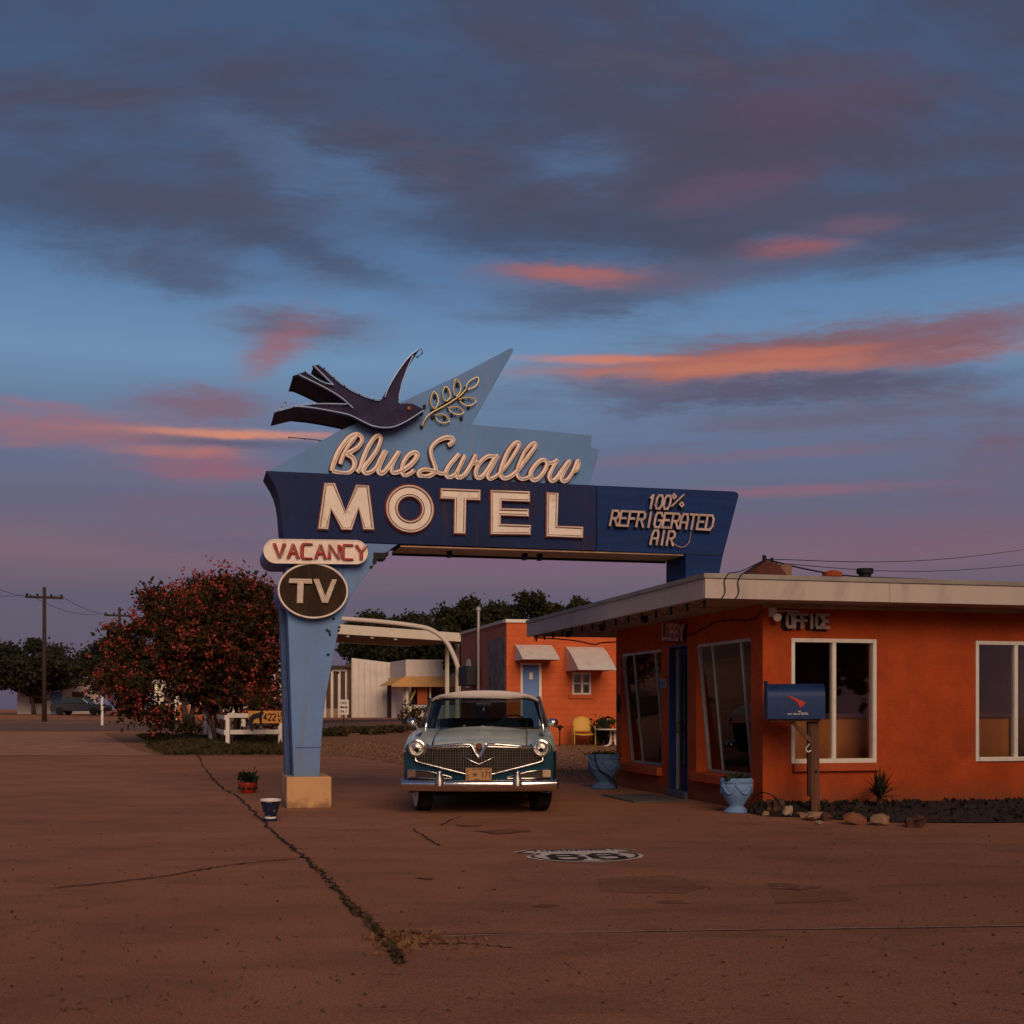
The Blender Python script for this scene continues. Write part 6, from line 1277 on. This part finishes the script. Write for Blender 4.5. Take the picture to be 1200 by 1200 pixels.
# ------------------------------------------------------------------ fenced island by the sign
gr = [(34.9, -9.55, -5.6), (37, -10.3, -6.0), (40, -11.4, -6.6), (46, -13.2, -8.0), (50, -14.6, -9.2)]
sheet('grass_bed', gr, .012, M_DIRT, jit=.15)
P = []
for k in range(6500):
    Y = random.uniform(35, 50); f = np.interp(Y, [r_[0] for r_ in gr], [r_[1] for r_ in gr]); e = np.interp(Y, [r_[0] for r_ in gr], [r_[2] for r_ in gr]); x = random.uniform(f, e)
    P.append((x, Y, gz(Y) + .02 + .06 * random.random() * (1 + math.sin(x * 2.1 + Y))))
leaf_mesh('grass', P, .10, M_GRASS, kind='stuff', up=.75, aspect=2.6)
fe = thing('rail_fence', 'low white two-rail fence round the flowering tree with an orange board', 'fence', (0, 0, 0))
def fpost(px, pyb, pyt):
    x, y = gp(px, pyb); zt_ = H - (pyt - HY) * y / FPX; MB().box(x - .06, x + .06, y - .06, y + .06, gz(y) - .05, zt_).build('post', M_WHITE, fe, bevel=.012); return x, y
p1 = fpost(267, 876.5, 838); p2 = fpost(328.5, 874, 838); p3 = fpost(247, 869.5, 835); p4 = fpost(240.5, 863.5, 833)
fpost(389.5, 874.5, 838) if False else None
def rail(a, b, za, zb2, w_=.14): mb = MB(); mb.bar((a[0], a[1] - .075, za), (b[0], b[1] - .075, zb2), .035, w_, up=(0, 0, 1)); mb.build('rail', M_WHITE, fe, bevel=.006)
zr = lambda p, py: H - (py - HY) * p[1] / FPX
rail(p1, p2, zr(p1, 838.5), zr(p2, 838.5)); rail((p1[0] - .1, p1[1]), p2, zr(p1, 858), zr(p2, 857.5)); 
for (a, b, ya, yb) in ((p4, p1, 837, 841), (p4, p1, 851, 859)): rail((a[0] - .05, a[1]), (b[0] - .07, b[1]), zr(a, ya), zr(b, yb))
bx0, bx1 = place(292, p1[1]), place(332, p1[1])
bd = thing('number_board', 'orange board with 422 and a dark animal figure hung on the white fence', 'sign', ((bx0 + bx1) / 2, p1[1] - .14, zr(p1, 840.2)), 0)
hw = (bx1 - bx0) / 2; MB().box(-hw, hw, -.01, .02, -.19, .19).build('board', mat('board_orange', (.52, .22, .05), .6, 0, .12, 4, 0, 30, (.3, .12, .03), .4, 5), bd)
for ch_, sts in word('422', -.05, -.1, .135, .1, .2):
    mb = MB()
    for st_ in sts:
        for p, q in zip(st_[:-1], st_[1:]): mb.bar((p[0], -.016, p[1]), (q[0], -.016, q[1]), .036, .012, up=(0, 1, 0))
    mb.build('digit', M_BLACK, bd)
for z_ in (-.09, .09):
    for ch_, sts in word('LE' if z_ > 0 else 'VI', .40, z_ - .07, .09, .07, .13):
        mb = MB()
        for st_ in sts:
            for p, q in zip(st_[:-1], st_[1:]): mb.bar((p[0], -.016, p[1]), (q[0], -.016, q[1]), .026, .012, up=(0, 1, 0))
        mb.build('letter', M_BLACK, bd)
mb = MB(); mb.prism([(-.56, -.22), (-.5, -.02), (-.36, .1), (-.2, .13), (-.1, .2), (-.04, .14), (-.1, .02), (-.1, -.2), (-.16, -.18), (-.2, -.02), (-.33, -.06), (-.4, -.2), (-.36, -.42), (-.43, -.44), (-.5, -.24)], -.035, -.012); mb.build('animal_figure', M_BLACK, bd)
x, y = gp(304, 868); o = MB().blob((0, 0, .2), (.2, .16, .2), 8, 12, 9, .2).build('boulder', M_R[3], auto=40); o.location = (x, y, gz(y)); tag(o, 'pale round stone under the lower rail of the white fence', 'rock')
# shrubs and weeds along the gravel edge
for i, (px, py, r_, h_, lab) in enumerate([(408, 859, .8, .28, 'low dark weed clump right of the sign post'), (434, 861, .7, .35, 'low dark weed clump behind the little white sign'), (457, 859, .8, .32, 'low dark weed clump left of the car'), (482, 856, .7, 1.3, 'twiggy shrub just behind the car mirror'), (393, 863, .7, .35, 'small weed tuft beside the sign post'), (223, 862, 1.4, .7, 'dark bush at the left end of the fenced island')]):
    x, y = gp(px, py); shrub('weed_clump', lab, x, y, r_, h_, 330, .11, M_GRASS if i != 3 else M_WEED, 'weeds along the gravel', r_ * .6)
# little white sign on a stake
x, y = gp(403, 862); ws = thing('notice_sign', 'small white notice sign on a thin dark stake beyond the gravel', 'sign', (x, y, gz(y))); mb = MB(); mb.tube([(0, 0, 0), (0, 0, 1.45)], .02, 6); mb.build('stake', M_BLACK, ws)
MB().box(-.2, .2, -.03, -.0, .85, 1.45).build('board', M_WHITE, ws)
for k, tx_ in enumerate(['CARS', 'PARKING', 'ONLY']):
    w_ = .30 / len(tx_)
    for ch_, sts in word(tx_, -.15, 1.27 - .17 * k, w_, w_ * .7, .09):
        mb = MB()
        for st_ in sts:
            for p, q in zip(st_[:-1], st_[1:]): mb.bar((p[0], -.034, p[1]), (q[0], -.034, q[1]), .016, .006, up=(0, 1, 0))
        mb.build('letter', M_BLACK, ws)
# ------------------------------------------------------------------ old filling station across the side street
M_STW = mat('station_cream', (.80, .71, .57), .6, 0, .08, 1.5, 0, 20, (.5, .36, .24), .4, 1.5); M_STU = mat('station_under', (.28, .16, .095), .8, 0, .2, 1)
Yl, Yr = 66.0, 73.8; xl, xr = place(397, Yl), place(543, Yr); zt_ = H + (HY - 731.5) * Yl / FPX; zb_ = H + (HY - 742.8) * Yl / FPX
dirn = Vector((xr - xl, Yr - Yl)).normalized(); ang = math.atan2(dirn.y, dirn.x); L_ = (Vector((xr, Yr)) - Vector((xl, Yl))).length
def CPL(px, Y): q = Vector((place(px, Y) - xl, Y - Yl)); return (q.dot(dirn), q.dot(Vector((-dirn.y, dirn.x))))
cp = thing('station_canopy', 'long cream filling station canopy on thin posts across the street', 'canopy', (xl, Yl, 0), ang)
MB().box(-4.0, L_ + 2.5, 0, .12, zb_, zt_).build('fascia', M_STW, cp); MB().box(-4.0, L_ + 2.5, 6.4, 6.5, zb_, zt_).build('fascia', M_STW, cp)
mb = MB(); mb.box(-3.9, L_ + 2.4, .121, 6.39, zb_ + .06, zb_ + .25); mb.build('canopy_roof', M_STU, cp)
for u_, v_ in ((*CPL(524, 75.5),), (*CPL(536, 77.5),), (-2.8, 1.2), (-2.6, 4.4)):
    q = Vector((xl, Yl)) + dirn * u_; mb = MB(); mb.box(u_ - .08, u_ + .08, v_ - .08, v_ + .08, gz(Yr) - .2, zb_ + .06); mb.build('post', M_STW, cp)
for u_ in (.8, 2.6, 4.4): mb = MB(); mb.box(u_ - .1, u_ + .1, .125, .2, zb_ - .12, zb_ + .0); mb.build('lamp_bracket', M_WHITE, cp)
Ya = 62.0; P = [(330, 722.5), (365, 723.5), (400, 725), (440, 728), (480, 732.5), (505, 738), (522, 751), (532, 769), (538, 788), (541, 806), (542, 826), (542, 840)]
ar = thing('arched_pipe', 'thick white arched pipe sweeping over the canopy down to the ground', 'arch', (0, 0, 0)); mb = MB(); mb.tube(cr([(place(px, Ya), Ya, H - (py - HY) * Ya / FPX) for px, py in P], 5), .115, 10); mb.build('pipe', mat('arch_white', (.62, .53, .45), .5, 0, .06, 1), ar, smooth=True)
MB().box(place(542, Ya) - .35, place(542, Ya) + .35, Ya - .35, Ya + .35, gz(Ya) - .1, gz(Ya) + .2).build('footing', M_PED, ar)
# shed with bays
Ys = 92.0; zs = gz(Ys) - .1; X = lambda px: place(px, Ys); Z = lambda py: H - (py - HY) * Ys / FPX
M_SHED = mat('shed_metal', (.66, .58, .52), .55, .1, .06, 1, 0, 20, (.38, .32, .29), .4, .8); M_BAY = mat('bay_dark', (.09, .045, .035), .8, 0, .2, 1)
sh_ = thing('metal_shed', 'pale corrugated metal shed with dark red bay doors behind the sign post', 'shed', (X(412), Ys, zs))
gx = X(449) - X(412); hgt = Z(771) - zs; h2 = Z(777) - zs
MB().prism([(0, 0), (gx + 2, 0), (gx + 2, h2 - .15), (gx * .0, hgt)], 0, .15).build('end_wall', M_SHED, sh_)
k = 0; x = .1; rbm = MB()
while x < gx + 1.9: rbm.box(x, x + .09, -.09, -.001, .02, hgt - .2 - .2 * x / gx); x += .42
rbm.build('wall_rib', M_SHED, sh_, kind='stuff')
lx = X(340) - X(412); mb = MB()                         # the bay side runs off towards the left
by = [( -1.2 - 1.55 * i) for i in range(6)]
mb = MB(); mb.box(-.3 - 5.7, -.3, .2, .35, hgt - .749, hgt - .7 + .0); 
for i in range(11): x = -.3 - .52 * i; mb.box(x - .19, x, .2, .35, 0, hgt - .75)
mb.build('side_wall', M_SHED, sh_)
for i in range(10): x = -.3 - .52 * i; MB().box(x - .52, x - .19, .3, .4, 0.75, hgt - .95).build('bay_door', M_BAY, sh_); MB().box(x - .52, x - .19, .22, .34, hgt - .95, hgt - .75).build('bay_lintel', M_SHED, sh_); MB().box(x - .52, x - .19, .22, .34, 0, .75).build('bay_sill', mat('bay_sill_tan', (.3, .19, .14), .8), sh_)
mb = MB(); mb.box(-6.2, 0, -.3, 4, hgt - .7, hgt - .55); mb.build('roof', mat('shed_roof', (.07, .045, .04), .8), sh_); mb = MB(); mb.box(-.3, .0, -.05, .2, 0, hgt - .4); mb.build('downpipe', M_DARKW, sh_)
# little station office
Yo = 88.0; zs = gz(Yo) - .1; X = lambda px: place(px, Yo); Z = lambda py: H - (py - HY) * Yo / FPX
so = thing('station_office', 'small pale station office with a yellow skirt awning and orange window poster', 'building', (X(475.5), Yo, zs))
x1_, x2_ = X(522) - X(475.5), X(443) - X(475.5); zt2, za, zb3 = Z(773) - zs, Z(792.5) - zs, Z(803) - zs
M_SO = mat('station_wall', (.66, .57, .50), .6, 0, .07, 1, 0, 20, (.4, .33, .29), .4, 1)
SL = 5.2                                                # depth of the side seen obliquely: side runs back-left
mb = MB(); mb.box(0, x1_ + 1.5, 0, .2, za - .02, zt2); mb.build('parapet', M_SO, so)
mb = MB(); mb.vprism([(0, 0), (.0, .2), (x2_ + .15, SL), (x2_, SL)], za - .02, zt2 - .02); mb.build('side_parapet', M_SO, so)
mb = MB(); mb.vprism([(.02, .3), (x2_ * .98, SL), (x2_ * .98 - .2, SL), (-.18, .3)], 0, za - .021); mb.build('side_wall', M_SO, so)
mb = MB(); mb.add([(-.9, -.8, zb3), (x1_ + 1.5, -.8, zb3), (x1_ + 1.5, -.02, za), (-.02, -.02, za), (-.9, -.8, zb3 - .12), (x1_ + 1.5, -.8, zb3 - .12), (x2_ * .62 - .9, 2.6, zb3), (x2_ * .62, 3.2, za)], [(0, 1, 2, 3), (0, 4, 5, 1), (6, 0, 3, 7)]); o = mb.build('skirt_awning', mat('awning_yellow', (.68, .36, .13), .6, 0, .1, 1.5, 0, 20, (.42, .22, .07), .4, 2), so); o.modifiers.new('t', 'SOLIDIFY').thickness = .04
mb = MB(); mb.box(0, x1_ + 1.5, .0, .2, 0, Z(826) - zs); mb.build('front_wall', M_STW, so); mb = MB(); mb.box(0, .2, -.02, .22, Z(826) - zs, za - .03); mb.build('corner_post', M_STW, so)
f_ = MB(); f_.box(X(503) - X(475.5), X(505) - X(475.5), .02, .18, Z(826) - zs, za - .03); f_ = f_.build('window_frame', M_STW, so); MB().box(.21, x1_ + 1.4, .1, .11, Z(826) - zs, za - .03).build('pane', M_GLASS, f_)
a, b = X(489) - X(475.5), X(501) - X(475.5); MB().box(a, b, .03, .06, Z(825.5) - zs, za - .05).build('window_poster', mat('poster_orange', (.5, .13, .035), .7, 0, .1, 2), f_)
mb = MB(); mb.prism([(.25, Z(825) - zs), (.25, Z(820) - zs), (a - .1, Z(805) - zs), (a - .1, Z(811) - zs)], .03, .06); mb.build('poster_stripe', mat('poster_yellow', (.5, .3, .1), .7), f_)
MB().box(.2, x1_ + 1.5, 2.4, 2.5, 0, za).build('interior_wall', M_BAY, so)
for px in (448, 455, 462): t_ = (px - 475.5) / (443 - 475.5); mb = MB(); mb.vprism([(x2_ * t_ - .4, .3 + (SL - .3) * t_ - .12), (x2_ * t_ + .1, .3 + (SL - .3) * t_ - .5), (x2_ * t_ + .1, .3 + (SL - .3) * t_ - .4), (x2_ * t_ - .4, .3 + (SL - .3) * t_)], 0, za - .5); mb.build('side_door', [M_SO, M_ALU, M_BAY][int(px) % 3], so)
# ------------------------------------------------------------------ left end of the street
Yq = 80.0; X = lambda px: place(px, Yq); Z = lambda py: H - (py - HY) * Yq / FPX
rs = thing('roadside_shop', 'distant pale roadside shop with a red base, far left', 'building', (X(160), Yq + 4, gz(Yq) - .1))
W_ = X(222) - X(160); hh = Z(797) - gz(Yq); mb = MB(); mb.box(0, W_, 0, 5, hh * .45, hh); mb.build('wall', M_STW, rs); MB().box(-.05, W_ + .05, -.05, 5, 0, hh * .45 - .002).build('base_wall', mat('shop_red', (.45, .10, .04), .7, 0, .15, 1), rs); MB().box(-.2, W_ + .2, -.25, 5.2, hh, hh + .2).build('roof', M_FASC, rs)
for k in range(3): f_ = MB().box(.5 + k * 1.1, 1.3 + k * 1.1, -.03, .02, hh * .5, hh * .85).build('window', M_BAY, rs)
mb = MB(); mb.box(2.3, 2.75, -.08, .0, .2, hh * .9); mb.build('door', M_ALU, rs)
def polesign(px, pyb, pyt, wpx, label, col, head):
    x, y = gp(px, pyb); s_ = y / FPX; t = thing('street_sign', label, 'sign post', (x, y, gz(y)), 0, 'sign posts on the left street'); h_ = (pyb - pyt) * s_
    mb = MB(); mb.box(-wpx * s_ / 2, wpx * s_ / 2, -.06, .06, -.05, h_); mb.build('post', M_WHITE, t)
    if head: w_, z0, z1 = head; MB().box(-w_ * .5, w_ * .5, -.12, -.062, h_ - z1, h_ - z0).build('board', col, t)
M_ORB = mat('head_orange', (.55, .25, .08), .6); M_GRN = mat('sign_green', (.02, .30, .07), .5)
polesign(206.5, 847, 800, 3.0, 'white square post with an orange head beside the far shop', M_ORB, (.55, -.1, .55)); polesign(190.5, 849, 808, 2.6, 'plain white post left of the orange-headed one', M_ORB, None)
polesign(120, 850, 806, 2.6, 'plain white post standing alone far left by the street', M_ORB, None)
x, y = gp(297, 843); t = thing('green_sign', 'bright green board on a thin pole behind the flowering tree', 'sign', (x, y, gz(y))); mb = MB(); mb.tube([(0, 0, 0), (0, 0, (843 - 806) * y / FPX)], .04, 6); mb.build('post', M_ALU, t); s_ = y / FPX
MB().prism([(-5 * s_, 26 * s_), (-3 * s_, 22 * s_), (3 * s_, 23 * s_), (5.5 * s_, 28 * s_), (4 * s_, 35 * s_), (-4 * s_, 36 * s_)], -.1, -.05).build('board', M_GRN, t); MB().box(-5 * s_, 4 * s_, -.1, -.05, 37 * s_, 43 * s_).build('board', M_WHITE, t)
x, y = gp(279, 842); t = thing('blue_sign', 'small blue board on a thin pole behind the flowering tree', 'sign', (x, y, gz(y))); s_ = y / FPX; mb = MB(); mb.tube([(0, 0, 0), (0, 0, 25 * s_)], .04, 6); mb.build('post', M_ALU, t); MB().box(-2.6 * s_, 2.6 * s_, -.1, -.05, 16 * s_, 27 * s_).build('board', mat('sign_blue', (.04, .16, .4), .5), t)
x, y = gp(249, 836); t = thing('white_shop', 'distant low white building glimpsed behind the flowering tree', 'building', (place(246, 100), 100, gz(100) - .1)); w_ = 90 * 100 / FPX; MB().box(0, w_, 0, 6, 0, 2.6).build('wall', M_STW, t); MB().box(-.2, w_ + .2, -.3, 6.2, 2.6, 2.85).build('roof', M_FASC, t)
for k in range(4): MB().box(.6 + k * 1.4, 1.4 + k * 1.4, -.03, .02, .9, 2.0).build('window', M_BAY, t)
# parked car behind the tree
def parked(px, pyb, label, m, ang):
    x, y = gp(px, pyb); t = thing('parked_car', label, 'car', (x, y, gz(y)), ang)
    P = [(-2.2, .32), (2.2, .32), (2.25, .6), (2.15, .82), (1.1, .92), (-1.6, .95), (-2.15, .9), (-2.25, .6)]
    MB().prism(P, -.85, .85).build('body', m, t, bevel=.08); MB().prism([(.95, .93), (.45, 1.36), (-1.0, 1.38), (-1.7, .94)], -.72, .72).build('glasshouse', mat('parked_glass', (.03, .05, .055), .1, spec=.8), t, bevel=.05); MB().prism([(.5, 1.345), (.42, 1.42), (-.95, 1.44), (-1.05, 1.365)], -.70, .70).build('roof', m, t, bevel=.03)
    for wx in (-1.4, 1.35):
        for s_ in (-1, 1): mb = MB(); mb.M = Matrix.Translation((wx, s_ * .78, .32)) @ Matrix.Rotation(R(90), 4, 'X'); mb.lathe([(.2, -.1), (.32, -.09), (.32, .09), (.2, .1), (.0, .08)], 18); mb.build('wheel', M_RUB, t, auto=40)
    for s_ in (-1, 1): mb = MB(); mb.blob((2.2, s_ * .62, .68), (.06, .12, .08), 1, 8, 6, 0); mb.build('headlight', M_CHR, t)
parked(318, 842, 'pale parked car glimpsed behind the fence and sign post', mat('parked_pale', (.42, .40, .36), .4, .2, .05), R(6))

# utility poles with wires, a house and a fence line far left
pl_ = []
for i, (px, Y, h_, lab) in enumerate([(52, 78, 8.2, 'tall utility pole at the far left of the street'), (140, 96, 8.2, 'utility pole between the far left one and the shop'), (-60, 64, 8.2, 'utility pole nearest the left edge')]):
    x = place(px, Y); t = thing('utility_pole', lab, 'utility pole', (x, Y, gz(Y)), .5, 'utility poles on the left street'); pl_.append((x, Y, gz(Y) + h_))
    mb = MB(); mb.tube([(0, 0, -.1), (0, 0, h_)], [.15, .10], 9); mb.build('pole', M_BARK, t, smooth=True); mb = MB(); mb.box(-1.1, 1.1, -.06, .06, h_ - .7, h_ - .55); mb.build('crossarm', M_BARK, t)
    for q in (-1.0, -.4, .4, 1.0): MB().lathe([(.05, 0), (.07, .06), (.05, .14)], 8, (q, 0, h_ - .55)).build('insulator', M_BLACK, t)
for q, lab in ((-.9, 'street wire strung between the left poles, outer side'), (.9, 'street wire strung between the left poles, inner side')):
    P = []
    for a, b in ((pl_[2], pl_[0]), (pl_[0], pl_[1])):
        for k in range(9): f = k / 9; P.append((a[0] + (b[0] - a[0]) * f + q * .88, a[1] + (b[1] - a[1]) * f + q * .45, a[2] + (b[2] - a[2]) * f - .45 - .55 * 4 * f * (1 - f)))
    tag(MB().tube(P, .014, 4).build('street_wire', M_BLACK), lab, 'wire', 'wires on the left street')
Yh = 108.0; hx = place(20, Yh); t = thing('gabled_house', 'far pale gabled house with a brown roof at the left end of the street', 'house', (hx, Yh, gz(Yh) - .1), .35)
MB().prism([(0, 0), (6.5, 0), (6.5, 2.5), (3.25, 3.9), (0, 2.5)], 0, 8).build('wall', M_SO, t)
for a, b in (((-.3, 2.42), (3.25, 3.98)), ((3.25, 3.98), (6.8, 2.42))): mb = MB(); mb.add([(a[0], -.3, a[1]), (b[0], -.3, b[1]), (b[0], 8.3, b[1]), (a[0], 8.3, a[1]), (a[0], -.3, a[1] + .12), (b[0], -.3, b[1] + .12), (b[0], 8.3, b[1] + .12), (a[0], 8.3, a[1] + .12)], [(0, 1, 2, 3), (7, 6, 5, 4), (0, 4, 5, 1), (1, 5, 6, 2), (2, 6, 7, 3), (3, 7, 4, 0)]); mb.build('roof', mat('house_roof', (.10, .05, .04), .85, 0, .2, 3), t)
for a in (1.0, 4.4): MB().box(a, a + 1.0, -.03, .02, 1.0, 2.0).build('window', M_BAY, t)
MB().box(2.7, 3.6, -.04, .02, 0, 2.0).build('door', M_DBLUE, t)
parked(95, 838, 'dark parked car on the far left of the street', mat('parked_dark', (.05, .05, .06), .35, .2, .05), R(-4))
